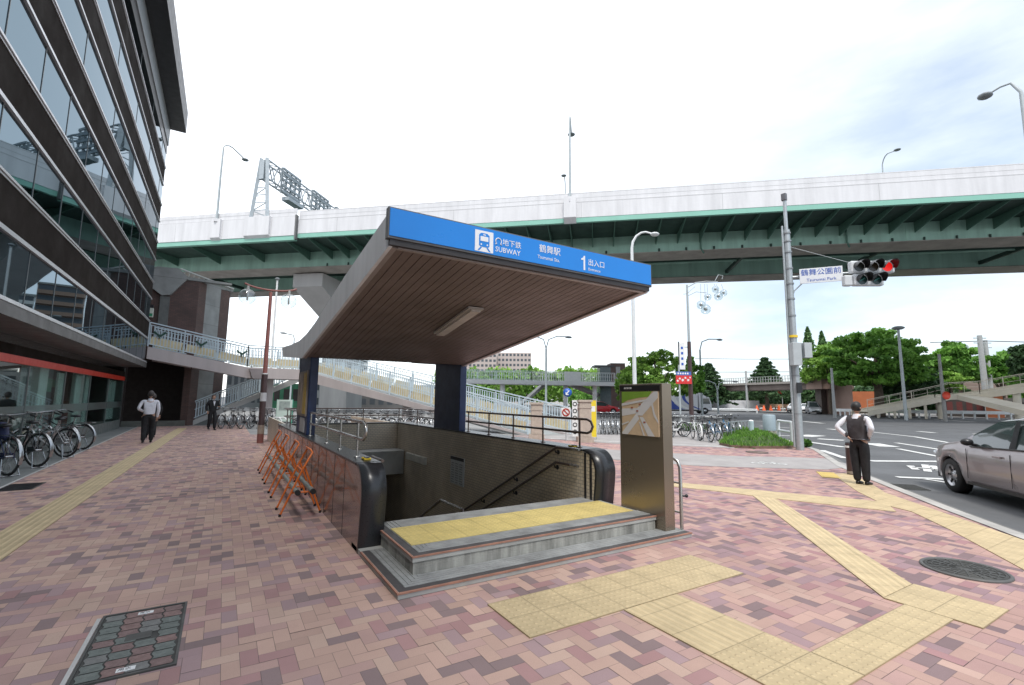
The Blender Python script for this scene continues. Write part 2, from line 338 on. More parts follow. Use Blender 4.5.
# grey granite strip along the building front, step down line
strip_poly('grey_paving_strip', [(-3.15, 4), (-3.19, 11.7), (-3.7, 31), (-4.6, 31), (-4.6, 4)], .006, grey_strip_m)
MB().poly([(-3.09, 4), (-3.13, 11.7), (-3.64, 31), (-3.69, 31), (-3.18, 11.7), (-3.14, 4)], .010).build('edging', M_CONCL, kind='structure')
strip_poly('forecourt', [(1.1, 23.2), (13.2, 17.2), (26, 18.2), (26.6, 24), (30, 80), (-40, 80), (-40, 31.2), (1.1, 31.2)], .004, mat('forecourt_concrete', (.27, .27, .265), .85, var=.14, scale=.7, bump=.3))
strip_poly('bicycle_lane', [(13.9, 5.9), (12.56, 5.95), (10.96, 7.2), (10.2, 7.9), (8.4, 11.3), (7.0, 17.5), (9.0, 17.5), (10.2, 13.0), (11.9, 10.2), (13.2, 8.6), (14.1, 8.0), (15.0, 7.15)], .005, asph2)
strip_poly('parking_pad', [(15.2, 10.4), (12.6, 13.2), (11.0, 17.6), (13.2, 17.4), (26, 18.4), (25.9, 17.9), (23.2, 14.1), (20.2, 11.05), (18.4, 9.6), (16.2, 9.75)], .0055, asph2)
ln = MB(); wl = [Vector((11.2, 17.2)), Vector((12.9, 14.2)), Vector((15.15, 11.0)), Vector((15.3, 10.2))]
for a, b in zip(wl[:-1], wl[1:]):
    t = (b-a).normalized(); p = Vector((t.y, -t.x))*.06; ln.quad((*(a-p), .01), (*(a+p), .01), (*(b+p), .01), (*(b-p), .01))
white_road = mat('road_marking_white', (.62, .62, .6), .7, var=.22, scale=5)
ln.build('painted_line', white_road, kind='structure', fixn=True)
# bicycle pictogram on the lane
bc = G(769, 463.5, .011); bm_ = MB()
ax = Vector((.70, -.72, 0)); ay = Vector((.72, .70, 0))
def BP(u, v): q = bc+ax*u*.62+ay*v*.62; return (q.x, q.y, .0112)
for cu in (-.42, .42):
    n = 16
    for i in range(n):
        a0, a1 = 2*math.pi*i/n, 2*math.pi*(i+1)/n
        bm_.quad(BP(cu+.27*math.cos(a0), .27*math.sin(a0)), BP(cu+.27*math.cos(a1), .27*math.sin(a1)), BP(cu+.18*math.cos(a1), .18*math.sin(a1)), BP(cu+.18*math.cos(a0), .18*math.sin(a0)))
for (u0, v0), (u1, v1) in (((-.42, 0), (-.15, .4)), ((-.15, .4), (.3, .4)), ((.3, .4), (.42, 0)), ((-.15, .4), (0, 0)), ((0, 0), (.3, .4)), ((.3, .4), (.28, .6)), ((-.25, .55), (-.05, .55))):
    d = Vector((u1-u0, v1-v0)).normalized(); p = Vector((d.y, -d.x))*.045
    bm_.quad(BP(u0-p.x, v0-p.y), BP(u0+p.x, v0+p.y), BP(u1+p.x, v1+p.y), BP(u1-p.x, v1-p.y))
bm_.build('bicycle_pictogram', white_road, kind='structure', fixn=True)
# tactile paving: yellow sheets in their own frame, bars or domes as relief
def tactile(name, ox, oy, lx, ly, rz, bars=True, z=.009, col=(.60, .47, .275)):
    key = 'tactile_bars' if bars else 'tactile_dots'
    key += '_%d' % int(col[2]*100)
    if key not in MATS:
        m = bpy.data.materials.new(key); m.use_nodes = True; t = m.node_tree; b = t.nodes['Principled BSDF']; l = t.links.new
        tc = N(t, 'ShaderNodeTexCoord'); s = N(t, 'ShaderNodeSeparateXYZ'); l(tc.outputs['Object'], s.inputs[0])
        def cell(o, period):
            a = N(t, 'ShaderNodeMath', operation='DIVIDE', inp={1: period}); l(o, a.inputs[0]); f = N(t, 'ShaderNodeMath', operation='FRACT'); l(a.outputs[0], f.inputs[0])
            c = N(t, 'ShaderNodeMath', operation='SUBTRACT', inp={1: .5}); l(f.outputs[0], c.inputs[0]); d = N(t, 'ShaderNodeMath', operation='ABSOLUTE'); l(c.outputs[0], d.inputs[0]); return d.outputs[0]
        gx, gy = cell(s.outputs[0], .3), cell(s.outputs[1], .3); gm_ = N(t, 'ShaderNodeMath', operation='MAXIMUM'); l(gx, gm_.inputs[0]); l(gy, gm_.inputs[1])
        joint = N(t, 'ShaderNodeMapRange', inp={1: .488, 2: .497, 3: 1, 4: 0}); l(gm_.outputs[0], joint.inputs[0])
        if bars:
            by = cell(s.outputs[1], .075); rel = N(t, 'ShaderNodeMapRange', inp={1: .12, 2: .28, 3: 1, 4: 0}); l(by, rel.inputs[0])
        else:
            dx, dy = cell(s.outputs[0], .06), cell(s.outputs[1], .06); q = N(t, 'ShaderNodeMath', operation='MULTIPLY'); l(dx, q.inputs[0]); l(dx, q.inputs[1])
            q2 = N(t, 'ShaderNodeMath', operation='MULTIPLY_ADD'); l(dy, q2.inputs[0]); l(dy, q2.inputs[1]); l(q.outputs[0], q2.inputs[2]); sq = N(t, 'ShaderNodeMath', operation='SQRT'); l(q2.outputs[0], sq.inputs[0])
            rel = N(t, 'ShaderNodeMapRange', inp={1: .15, 2: .28, 3: 1, 4: 0}); l(sq.outputs[0], rel.inputs[0])
        n1 = N(t, 'ShaderNodeTexNoise', inp={'Scale': 3.1, 'Detail': 10.0, 'Roughness': .72}); l(tc.outputs['Object'], n1.inputs[0])
        r = N(t, 'ShaderNodeMapRange', inp={1: .3, 2: .72, 3: .74, 4: 1.1}); l(n1.outputs[0], r.inputs[0])
        wc = N(t, 'ShaderNodeMapRange', inp={1: 0, 2: 1, 3: .93, 4: 1.06}); l(rel.outputs[0], wc.inputs[0]); jm = N(t, 'ShaderNodeMath', operation='MULTIPLY'); l(r.outputs[0], jm.inputs[0]); l(wc.outputs[0], jm.inputs[1])
        j2 = N(t, 'ShaderNodeMapRange', inp={1: 0, 2: 1, 3: .72, 4: 1}); l(joint.outputs[0], j2.inputs[0]); jj = N(t, 'ShaderNodeMath', operation='MULTIPLY'); l(jm.outputs[0], jj.inputs[0]); l(j2.outputs[0], jj.inputs[1])
        v = N(t, 'ShaderNodeVectorMath', operation='SCALE'); v.inputs[0].default_value = col; l(jj.outputs[0], v.inputs['Scale']); l(v.outputs[0], b.inputs['Base Color'])
        b.inputs['Roughness'].default_value = .7; bp = N(t, 'ShaderNodeBump', inp={'Strength': .8, 'Distance': .005}); hh = N(t, 'ShaderNodeMath', operation='ADD'); l(rel.outputs[0], hh.inputs[0]); l(joint.outputs[0], hh.inputs[1])
        l(hh.outputs[0], bp.inputs['Height']); l(bp.outputs[0], b.inputs['Normal']); MATS[key] = m
    pts = [(0, 0), (lx, 0), (lx, ly), (0, ly)] if not isinstance(lx, list) else lx
    mb = MB(); n = len(pts); mb.add([(p[0], p[1], 0) for p in pts]+[(p[0], p[1], -.012) for p in pts], [tuple(range(n))]+[(i, n+i, n+(i+1) % n, (i+1) % n) for i in range(n)])
    o = mb.build(name, MATS[key]); o.location = (ox, oy, z); o.rotation_euler = (0, 0, rz); return o
def tpave(*a, **k): o = tactile('tactile_paving', *a, **k); o['kind'] = 'structure'; return o
tpave(1.88, 2.82, 2.4, .6, 0, False)
tpave(3.34, 2.06, .75, .6, R(90), True, z=.0085)
tpave(2.74, 1.46, .6, .6, 0, False)
tpave(3.345, 1.46, 1.42, .3, 0, False, z=.0085)
tpave(4.77, 1.3, .6, .6, 0, False)
c_, s_ = math.cos(R(44.5)), math.sin(R(44.5))
tpave(4.78, 1.905, [(((x-4.78)*c_+(y-1.905)*s_), (-(x-4.78)*s_+(y-1.905)*c_)) for x, y in ((4.78, 1.905), (5.35, 1.905), (8.3, 4.93), (7.93, 5.0))], 0, R(44.5), True, z=.0085)
tpave(-1.76, 4.0, 25, .40, R(89.3), True, z=.0085)
tpave(8.0, 4.2, [(1.95, 0.03), (1.19, -0.6), (2.39, -0.2), (3.27, 0.38), (4.37, 1.19), (3.9, 1.35)], 0, 0, bars=False)
tpave(8.0, 2.2, [(1.1, 1.37), (0.87, 0.88), (0.06, 0.22), (-0.75, -0.36), (-1.65, -1.0), (-0.09, -0.74), (0.22, -0.41), (1.1, 0.51), (2.29, 1.75), (3.18, 2.36)], 0, 0, bars=False, z=.0095)
tpave(8.0, 5.2, [(-.8, 1.3), (-.28, .25), (-.02, -.6), (.66, -2.0), (1.34, -1.62), (.75, -.6), (.28, .3), (-.3, 1.42)], 0, 0, bars=False, z=.0088)
tpave(11.35, 5.12, .9, .34, R(33), False, z=.0105, col=(.66, .48, .14))
# road paint
rp = MB(); zz = ZR+.012
def stripe(pts, w=.15):
    pts = [Vector((p.x, p.y)) for p in pts]
    for a, b in zip(pts[:-1], pts[1:]):
        t = (b-a).normalized(); p = Vector((t.y, -t.x))*w/2; rp.quad((*(a-p), zz), (*(a+p), zz), (*(b+p), zz), (*(b-p), zz))
def gp(x, y): return G(x, y, ZR)
stripe([gp(870, 461.3), gp(945, 461.8)], .30); stripe([gp(897, 477.5), gp(944, 479.5)], .22); stripe([gp(922, 479), gp(960, 485)], .12)
stripe([gp(870, 432), gp(915, 437), gp(955, 444)], .22); stripe([gp(896, 443), gp(945, 450.5)], .22); stripe([gp(898, 449), gp(945, 458)], .2)
stripe([gp(802, 436.5), gp(817, 435.5)], .9); stripe([gp(806, 441.8), gp(845, 447.5)], .3); stripe([gp(818, 439), gp(844, 440.5)], .55); stripe([gp(870, 443.5), gp(890, 447)], .7)
stripe([gp(822, 450.5), gp(845, 458.5)], .2); stripe([gp(803, 421.5), gp(823, 423.5)], .5); stripe([gp(828, 429), gp(838, 430)], .4); stripe([gp(918, 431.5), gp(935, 433)], .4)
stripe([gp(740, 421), gp(800, 422)], .3); stripe([gp(935, 419.8), gp(975, 422)], .5); stripe([gp(740, 434), gp(790, 436)], .3); stripe([gp(640, 424), gp(700, 423)], .3); stripe([gp(640, 418.5), gp(760, 416.8)], .25); stripe([gp(975, 434), gp(1010, 440)], .3); stripe([gp(985, 470), gp(1024, 474)], .2)
stripe([gp(912, 467.5), gp(938, 470)], .16); stripe([gp(910, 466), gp(916, 470)], .16); stripe([gp(925, 465), gp(928, 472)], .16); stripe([gp(932, 466), gp(940, 471)], .16)
stripe([gp(760, 426), gp(795, 428.5)], .25); stripe([gp(700, 430), gp(745, 429)], .3)
rp.build('road_markings', white_road, kind='structure', fixn=True)
# covers in the pavement
def cover_plate():
    t = thing('inspection_cover', (-.38, 4.12, 0), 'square cover inlaid with wavy grey and red pavers, left of the subway steps', 'inspection cover')
    x0, x1, y0, y1 = -.63, -.125, 3.62, 4.63
    fr = MB(); 
    for a in ((x0, x1, y0, y0+.02), (x0, x1, y1-.02, y1), (x0, x0+.015, y0+.02, y1-.02), (x1-.015, x1, y0+.02, y1-.02)): fr.box(a[0], a[1], a[2], a[3], -.005, .011)
    fr.build('frame', mat('dark_iron', (.09, .09, .085), .6, metal=.4, var=.2), t)
    ms = [mat('inlay_%d' % i, c, .75, var=.15, scale=20, bump=.4) for i, c in enumerate([(.15, .17, .155), (.19, .19, .18), (.24, .155, .14), (.21, .14, .13)])]
    MB().box(x0+.016, x1-.016, y0+.021, y1-.021, -.004, .0045).build('bedding', mat('bedding_joint', (.07, .07, .065), .9, var=.2), t)
    mb = MB(); nx, ny = 4, 9; W_, H_ = (x1-x0-.05)/nx, (y1-y0-.06)/ny
    for i in range(nx):
        for j in range(ny):
            if i == 2 and j == 4: continue
            cx = x0+.025+(i+.5)*W_; cy = y0+.03+(j+.5)*H_; g_ = .005; pts = []
            for s in range(9): pts.append((cx-W_/2+g_+s/8*(W_-2*g_), cy-H_/2+g_))
            for s in range(9): pts.append((cx+W_/2-g_+.007*math.sin(2*math.pi*s/8), cy-H_/2+g_+s/8*(H_-2*g_)))
            for s in range(9): pts.append((cx+W_/2-g_-s/8*(W_-2*g_), cy+H_/2-g_))
            for s in range(9): pts.append((cx-W_/2+g_+.007*math.sin(2*math.pi*(1-s/8)), cy+H_/2-g_-s/8*(H_-2*g_)))
            pp = [pts[0]]
            for p in pts[1:]:
                if (Vector(p)-Vector(pp[-1])).length > 1e-4: pp.append(p)
            if (Vector(pp[0])-Vector(pp[-1])).length < 1e-4: pp.pop()
            mb.poly(pp, .0085, mi=RNG.choice(4, p=[.36, .26, .22, .16]))
    mb.build('paver_inlay', ms, t, fixn=False)
    MB().box(-.38-.06, -.38+.08, 4.1, 4.2, .0, .0095).build('lifting_plate', mat('dark_iron', (.09, .09, .085)), t)
    for yy in (3.70, 4.55):
        pl = MB().box(-.42, -.33, yy-.022, yy+.022, .0, .0105).build('name_plate', M_WHITE, t)
        text_mesh('lettering', '\u7528\u6c34', M_BLACK, .032, plane_mtx((-.413, yy, .011), (1, 0, 0), (0, 1, 0)), pl, .0003)
    MB().box(-.66, -.635, 3.55, 4.6, -.002, .008).build('cement_edge', M_CONCL, t)
cover_plate()
t = thing('manhole_cover', (6.27, 1.8, 0), 'round dark iron manhole cover in the red pavers at the right', 'manhole cover')
iron = mat('dark_iron', (.09, .09, .085)); mb = MB().lathe([(0, .012), (.30, .012), (.30, .0)], (6.27, 1.8, 0), 40)
mb.build('lid', iron, t); m2 = MB()
for rr in (.06, .12, .18, .24, .285): m2.torus((6.27, 1.8, .013), rr, .006, 'z', 40, 5)
for i in range(16): a = i*math.pi/8; m2.bar((6.27+.07*math.cos(a), 1.8+.07*math.sin(a), .014), (6.27+.28*math.cos(a), 1.8+.28*math.sin(a), .014), .01, .008)
m2.build('raised_pattern', iron, t); MB().torus((6.27, 1.8, .004), .32, .018, 'z', 40, 6).build('rim', mat('rim_iron', (.13, .13, .125), .6, metal=.4), t)
t = thing('drain_grate', (-2.92, 11.65, 0), 'dark rectangular iron grate beside the kerb line near the parked bicycles', 'drain grate')
mb = MB().box(-3.12, -2.66, 11.25, 12.0, 0, .010); mb.build('frame', iron, t)
mb = MB()
for i in range(18): mb.box(-3.10, -2.68, 11.27+i*.04, 11.29+i*.04, .010, .014)
mb.build('bars', M_BLACK, t)
t = thing('round_cover', (17.5, 9.3, 0), 'small round brown iron cover in the pavers beside the grass bed', 'manhole cover')
c0 = G(757, 452.5); t.location = (c0.x, c0.y, 0)
MB().lathe([(0, .012), (.30, .012), (.30, .0)], (c0.x, c0.y, 0), 28).build('lid', mat('rusty_iron', (.16, .11, .09), .7, var=.25), t); MB().torus((c0.x, c0.y, .006), .32, .012, 'z', 28, 5).build('rim', iron, t)
t = thing('gully_grate', (0, 0, 0), 'dark iron road gully grate in the gutter in front of the lavender silver car', 'drain grate')
c0 = G(906, 487, ZR); t.location = (c0.x, c0.y, ZR); mb = MB()
for i in range(9): mb.bar((c0.x-.3+.075*i*.75-.1, c0.y-.2+.075*i*.66+.1, ZR+.014), (c0.x-.3+.075*i*.75+.2, c0.y-.2+.075*i*.66-.22, ZR+.014), .03, .008)
mb.build('grate_bars', iron, t)
# ================================================================ SUBWAY ENTRANCE
tile_in = brick_mat('beige_tile', (.66, .58, .45), (.60, .52, .41), (.36, .32, .27), .10, .05, .006, .35, axis='y', bump=.5)
tile_bk = brick_mat('beige_tile_back', (.62, .54, .42), (.56, .49, .39), (.34, .30, .26), .10, .05, .006, .35, axis='x', bump=.5)
granite = mat('brown_granite', (.22, .145, .125), .16, var=.25, scale=60, coat=.3)
cap_m = mat('black_granite', (.022, .023, .026), .3, var=.3, scale=70)
blue_m = mat('blue_steel', (.010, .028, .10), .4, var=.15, scale=5)
soff_m = mat('brown_soffit', (.18, .145, .128), .55, var=.16, scale=1.5)
silver = mat('silver_fascia', (.74, .77, .79), .5, metal=.0, var=.12, scale=3, streak=True)
trim_m = mat('soffit_trim', (.36, .32, .3), .5, metal=.2, var=.06)
E_ = thing('subway_entrance', (3.0, 4.15, 0), 'roofed subway entrance with sloping brown soffit, blue sign board and stairwell going down', 'subway entrance')
# base slab and raised platform
ribm = mat('ribbed_grey_tile', (.27, .275, .27), .75, var=.3, scale=4, bump=.3); orange_l = mat('orange_edge', (.34, .17, .12), .8, var=.2, scale=8); darkst = mat('dark_edge_tile', (.07, .065, .065), .6, var=.15)
def edge_ring(x0, x1, y0, y1, z, name):
    p = MB().box(x0, x1, y0, y1, z-.046, z).build(name, M_CONC, E_)
    a = MB().box(x0-.006, x1+.006, y0-.006, y0+.018, z-.009, z+.003).box(x0-.006, x0+.012, y0+.018, y1, z-.009, z+.003); a.build('orange_strip', orange_l, p)
    MB().box(x0+.018, x1, y0+.018, y0+.085, z-.01, z+.004).box(x0+.018, x0+.085, y0+.085, y1, z-.01, z+.004).build('edge_strip', darkst, p)
    r = MB()
    for i in range(5): r.box(x0+.088+i*.045, x1, y0+.089+i*.045, y0+.127+i*.045, z-.01, z+.006); r.box(x0+.089+i*.045, x0+.127+i*.045, y0+.13+i*.045, y1, z-.01, z+.006)
    r.build('ribbed_border', ribm, p); return p
edge_ring(1.3, 4.87, 3.85, 5.05, .05, 'base_slab'); MB().box(1.3, 4.5, 5.05, 5.45, .004, .05).build('base_slab', M_CONC, E_)
rs = MB().box(1.535, 4.60, 4.165, 5.44, .052, .165); riser = rs.build('step_riser', mat('weathered_concrete', (.29, .285, .26), .85, var=.5, scale=9, bump=.4, streak=True), E_)
edge_ring(1.525, 4.61, 4.155, 5.44, .21, 'platform')
MB().box(1.75, 4.60, 5.12, 5.44, .205, .217).build('platform_border', ribm, E_)
tl = tactile('tactile_panel', 1.62, 4.46, 2.92, .66, 0, False, z=.2215, col=(.72, .57, .21)); tl.parent = E_; tl.location = (1.62-3.0, 4.46-4.15, .2215)
# side walls
zt = .885
def side_wall(x0, x1, xin, tag_):
    prof = [(5.2, 0.0), (5.13, .5), (5.12, .66), (5.16, .78), (5.24, .83), (5.40, zt-.021), (14.1, zt-.021), (14.1, 0)]
    outer = MB().prism([(y, z) for y, z in prof], x0 if x0 < xin else x0, x1, 'x')
    w = outer.build('side_wall', [granite], E_, fixn=True)
    # black capping that wraps the top and the rounded end
    cp = MB(); ctl = [(5.2, 0.0), (5.165, .25), (5.135, .46), (5.125, .58)]; band = ctl+[(5.125+.26-.26*math.cos(R(a)), .60+.265*math.sin(R(a))) for a in range(8, 91, 9)]; x1 = max(x1, xin) if x0 < xin else x1; x0 = min(x0, xin)
    for (a, b) in zip(band[:-1], band[1:]):
        pass
    nn = [];
    for i in range(len(band)):
        a = Vector(band[max(0, i-1)]); b = Vector(band[min(len(band)-1, i+1)]); t_ = (b-a).normalized(); nn.append((band[i][0]-t_.y*.03, band[i][1]+t_.x*.03))
    for i in range(len(band)-1):
        a, b, c, d = band[i], band[i+1], nn[i+1], nn[i]; X0, X1 = x0-.006, x1+.006
        cp.add([(X0, *d), (X0, *c), (X1, *c), (X1, *d)], [(0, 3, 2, 1)], 0, True); cp.add([(X0, *a), (X0, *b), (X0, *c), (X0, *d)], [(0, 1, 2, 3)]); cp.add([(X1, *a), (X1, *b), (X1, *c), (X1, *d)], [(0, 1, 2, 3)])
    cq = cp.build('wall_end_cap', cap_m, E_); bb = bmesh.new(); bb.from_mesh(cq.data); bmesh.ops.remove_doubles(bb, verts=bb.verts, dist=.0005); bmesh.ops.recalc_face_normals(bb, faces=bb.faces); bb.to_mesh(cq.data); bb.free()
    MB().box(x0-.012, x1+.012, 5.40, 14.1, zt-.019, zt+.012).build('coping', cap_m, E_, bevel=.006)
    return w
side_wall(1.3, 1.5, 1.55, 'l'); side_wall(4.56, 4.84, 4.5, 'r')
# panel joints of the granite
j = MB()
for i in range(14): j.next().box(1.297, 1.3005, 5.95+i*.6, 5.954+i*.6, 0, zt-.02)
j.build('panel_joint', M_BLACK, E_)
# stairwell linings (deep)
MB().prism([(5.21, 0), (5.15, .5), (5.14, .66), (5.18, .77), (5.28, .84), (5.42, zt-.022), (20, zt-.022), (20, -3.2), (5.46, -3.2), (5.46, 0)], 1.50, 1.55, 'x').build('well_wall', tile_in, E_, fixn=True)
MB().prism([(5.21, 0), (5.15, .5), (5.14, .66), (5.18, .77), (5.28, .84), (5.42, zt-.022), (20, zt-.022), (20, -3.2), (5.46, -3.2), (5.46, 0)], 4.5, 4.56, 'x').build('well_wall', tile_in, E_, fixn=True)
for y in (5.32, 5.2): MB().box(4.488, 4.502, y, y+.035, .2, zt-.03).build('black_strip', M_BLACK, E_)
MB().box(1.56, 4.49, 13.9, 14.1, -.3, zt-.02).build('back_wall', tile_bk, E_); MB().box(1.56, 4.49, 13.88, 14.12, zt-.019, zt+.012).build('coping', cap_m, E_)
MB().box(1.56, 4.49, 13.2, 13.88, -.51, .14).build('lintel_beam', M_CONC, E_, bevel=.01)
MB().box(1.56, 4.49, 14.1, 20, -.51, -.2).build('passage_ceiling', M_CONC, E_); MB().box(1.56, 4.49, 19.9, 20, -3.2, -.5).build('passage_wall', tile_bk, E_)
st = MB(); n = 18; prof = [(5.46, .20)]
y = 5.46; z = .20
for i in range(n):
    z -= .165; prof.append((y, z)); y += .33; prof.append((y, z))
prof += [(20, z), (20, z-.3), (5.46, -3.4)]
st.prism(prof, 1.56, 4.49, 'x').build('stair', mat('stair_stone', (.25, .24, .22), .7, var=.15, scale=6, bump=.2), E_, fixn=True)
nz_ = MB(); y = 5.46; z = .20
for i in range(n): z -= .165; nz_.box(1.6, 4.45, y+.27, y+.325, z, z+.004); y += .33
nz_.build('step_nosing', M_YEL, E_)
# wall fittings
def poster(x, y0, y1, z0, z1):
    p = MB().box(x-.02, x, y0, y1, z0, z1).build('poster', mat('poster_grey', (.52, .55, .56), .3, var=.1, scale=9), E_)
    MB().box(x-.024, x-.0205, y0, y1, z1-.07, z1).build('header', M_BLACK, p)
    q = MB()
    for c in range(3):
        for r_ in range(9): q.box(x-.023, x-.0205, y0+.06+c*.21, y0+.06+c*.21+.15, z0+.04+r_*.05, z0+.055+r_*.05)
    q.build('printed_lines', mat('print_grey', (.2, .22, .24), .5), p)
poster(4.5, 9.3, 9.98, -.26, .33)
MB().box(4.42, 4.5, 11.46, 12.9, -.06, .12).build('wall_lamp', mat('frosted_cover', (.55, .55, .5), .4), E_, bevel=.01)
for (a, b, c) in (((5.40, .80+.09), (5.93, .88), (11.3, -1.75)), ((5.43, .655), (5.95, .65), (11.3, -1.98))):
    h = MB().tube([(4.43, a[0], a[1]), (4.43, b[0], b[1]), (4.43, c[0], c[1])], .021, 10); hr = h.build('handrail', mat('dark_rail', (.10, .075, .065), .35, var=.1), E_)
    MB().tube([(4.43, a[0]-.01, a[1]), (4.43, a[0]+.16, a[1])], .0235, 10).build('steel_end', M_STEEL, hr)
    bk = MB()
    for k_ in range(5):
        yy = b[0]+.05+k_*1.2; zz_ = b[1]+(c[1]-b[1])*(yy-b[0])/(c[0]-b[0]); bk.next().tube([(4.5, yy, zz_-.06), (4.45, yy, zz_-.06), (4.43, yy, zz_-.01)], .012, 6); bk.lathe([(0, -.012), (.035, -.012), (.035, 0)], (4.5, yy, zz_-.06), 10, axis='x')
    bk.build('bracket', M_BLACK, E_)
MB().tube([(1.62, 5.5, .88), (1.62, 5.95, .88), (1.62, 11.3, -1.75)], .021, 10).build('handrail', MATS['dark_rail'], E_)
c_ = MB().tube([(3.05, 11, -1.95), (3.05, 7.13, .01), (3.05, 6.33, .02), (3.05, 6.30, -.05), (3.05, 6.3, -.4)], .021, 10); cr_ = c_.build('handrail', MATS['dark_rail'], E_)
MB().tube([(3.05, 7.1, .013), (3.05, 6.34, .022)], .0225, 10).build('steel_end', M_STEEL, cr_)
MB().tube([(3.05, 8, -.43), (3.05, 8, -1.3)], .018, 8).build('rail_post', M_STEEL, E_)
# guard rails on the walls
def guard(x, ys, yend, y0, name='guard_rail', m=M_STEEL):
    zt_, zm, r_ = 1.32, 1.12, .019
    lp = [(x, y0, zt_), (x, yend+.12, zt_), (x, yend+.04, zt_-.03), (x, yend, zt_-.1), (x, yend+.04, zm+.03), (x, yend+.12, zm), (x, y0, zm)]
    g_ = MB().tube(lp, r_, 10).build(name, m, E_)
    pz = MB()
    for y in ys: pz.next().tube([(x, y, zt), (x, y, zt_)], .015, 8); pz.lathe([(.04, 0), (.04, .012), (.0, .012)], (x, y, zt+.012), 12)
    pz.build('rail_post', m, E_)
brz = mat('bronze_rail', (.16, .125, .11), .3, metal=.7, var=.1)
guard(4.62, [9.4, 8.46, 7.52, 6.57, 5.61], 5.31, 9.5, m=brz); guard(1.42, [9.5, 7.85, 6.87, 5.9], 5.52, 9.55)
bkr = MB()
for zr in (1.30, 1.10): bkr.tube([(1.42, 11.3, zr), (1.42, 13.95, zr), (1.5, 14.02, zr), (4.56, 14.02, zr), (4.62, 13.95, zr), (4.62, 11.3, zr)], .017, 8)
bkr.build('guard_rail', brz, E_); bkr = MB()
for p_ in ((1.42, 11.35), (1.42, 12.6), (1.5, 14.02), (2.5, 14.02), (3.5, 14.02), (4.56, 14.02), (4.62, 12.6), (4.62, 11.35)): bkr.next().tube([(p_[0], p_[1], zt), (p_[0], p_[1], 1.3)], .014, 8)
bkr.build('rail_post', brz, E_)
# posts
def post(x0, x1):
    p = MB().box(x0, x1, 9.62, 11.1, zt+.011, 2.6).build('post', blue_m, E_, bevel=.012); return p
pl_ = post(1.37, 1.52); post(4.5, 4.66)
MB().box(1.345, 1.37, 9.75, 10.95, 1.24, 2.12).build('poster_case', mat('case_brown', (.27, .23, .2), .4, var=.15), pl_)
MB().box(1.338, 1.344, 9.80, 10.15, 1.28, 2.08).build('yellow_poster', mat('poster_yellow', (.52, .36, .07), .4, var=.2, scale=6), pl_)
MB().box(1.338, 1.344, 10.2, 10.9, 1.28, 2.08).build('tan_poster', mat('poster_tan', (.33, .27, .22), .4, var=.4, scale=5), pl_)
MB().box(1.355, 1.369, 9.9, 10.5, .93, 1.2).build('notice', mat('notice_grey', (.45, .46, .47), .4), pl_)
# canopy
TOP = [(4.15, 3.34), (6.05, 3.13), (8.25, 2.82), (9.2, 2.735), (10.1, 2.71), (11.6, 2.77), (13.45, 2.88)]; BOT = [(13.05, 2.61), (9.6, 2.33), (4.19, 2.99)]
side = TOP+BOT
MB().prism(side, 1.2, 1.235, 'x').build('side_fascia', silver, E_, fixn=True); MB().prism(side, 4.565, 4.6, 'x').build('side_fascia', silver, E_, fixn=True)
inner = [(y, z-.02) for y, z in TOP]+[(13.05, 2.67), (9.6, 2.41), (4.25, 3.065)]
MB().prism(inner, 1.236, 4.564, 'x').build('canopy_roof', mat('roof_sheet', (.35, .36, .36), .5, var=.1), E_, fixn=True)
sf = MB(); nrm = .122
for i in range(33):
    x0 = 1.285+i*.0988; x1 = x0+.090
    sf.add([(x0, 4.24, 3.012), (x1, 4.24, 3.012), (x1, 9.56, 2.357), (x0, 9.56, 2.357), (x0, 4.24, 3.05), (x1, 4.24, 3.05), (x1, 9.56, 2.40), (x0, 9.56, 2.40)], [(0, 3, 2, 1), (0, 4, 7, 3), (1, 2, 6, 5), (0, 1, 5, 4), (3, 7, 6, 2)])
    sf.add([(x0, 9.60, 2.352), (x1, 9.60, 2.352), (x1, 13.0, 2.63), (x0, 13.0, 2.63)], [(0, 3, 2, 1)])
sf.build('soffit', soff_m, E_)
MB().box(1.24, 1.29, 4.2, 4.24, 2.97, 3.05).build('corner', trim_m, E_) if False else None
tr = MB().bar((1.262, 4.2, 3.0), (1.262, 9.6, 2.34), .05, .02).bar((4.538, 4.2, 3.0), (4.538, 9.6, 2.34), .05, .02).bar((1.29, 4.212, 2.998), (4.51, 4.212, 2.998), .05, .022, up=(0, 0, 1)); tr.build('soffit_trim', trim_m, E_)
# sign board
SB = MB().box(1.17, 4.61, 4.13, 4.205, 3.055, 3.355).build('sign_board', mat('sign_frame', (.13, .13, .13), .45, metal=.3), E_, bevel=.004)
MB().box(1.185, 4.59, 4.121, 4.1295, 3.078, 3.34).build('blue_panel', mat('sign_blue', (.008, .235, .74), .3, var=.05, scale=1.2), SB)
MB().box(1.2, 4.58, 4.145, 4.2, 3.0, 3.054).build('lower_ledge', mat('ledge_brown', (.035, .03, .03), .5), SB)
wht = mat('sign_white', (.85, .86, .88), .4, var=0)
def sgn(x0, x1, z0, z1, y=4.1205): return MB().box(x0, x1, y-.002, y+.0008, z0, z1)
ic = sgn(2.055, 2.265, 3.09, 3.31).build('train_symbol', wht, SB)
bl = MATS['sign_blue']; q = MB(); y = 4.1175
def rr(x0, x1, z0, z1): q.box(x0, x1, y-.001, y+.0008, z0, z1)
q.prism([(2.10, 3.265), (2.125, 3.285), (2.195, 3.285), (2.22, 3.265), (2.22, 3.155), (2.205, 3.14), (2.115, 3.14), (2.10, 3.155)], y-.001, y+.0008, 'y')
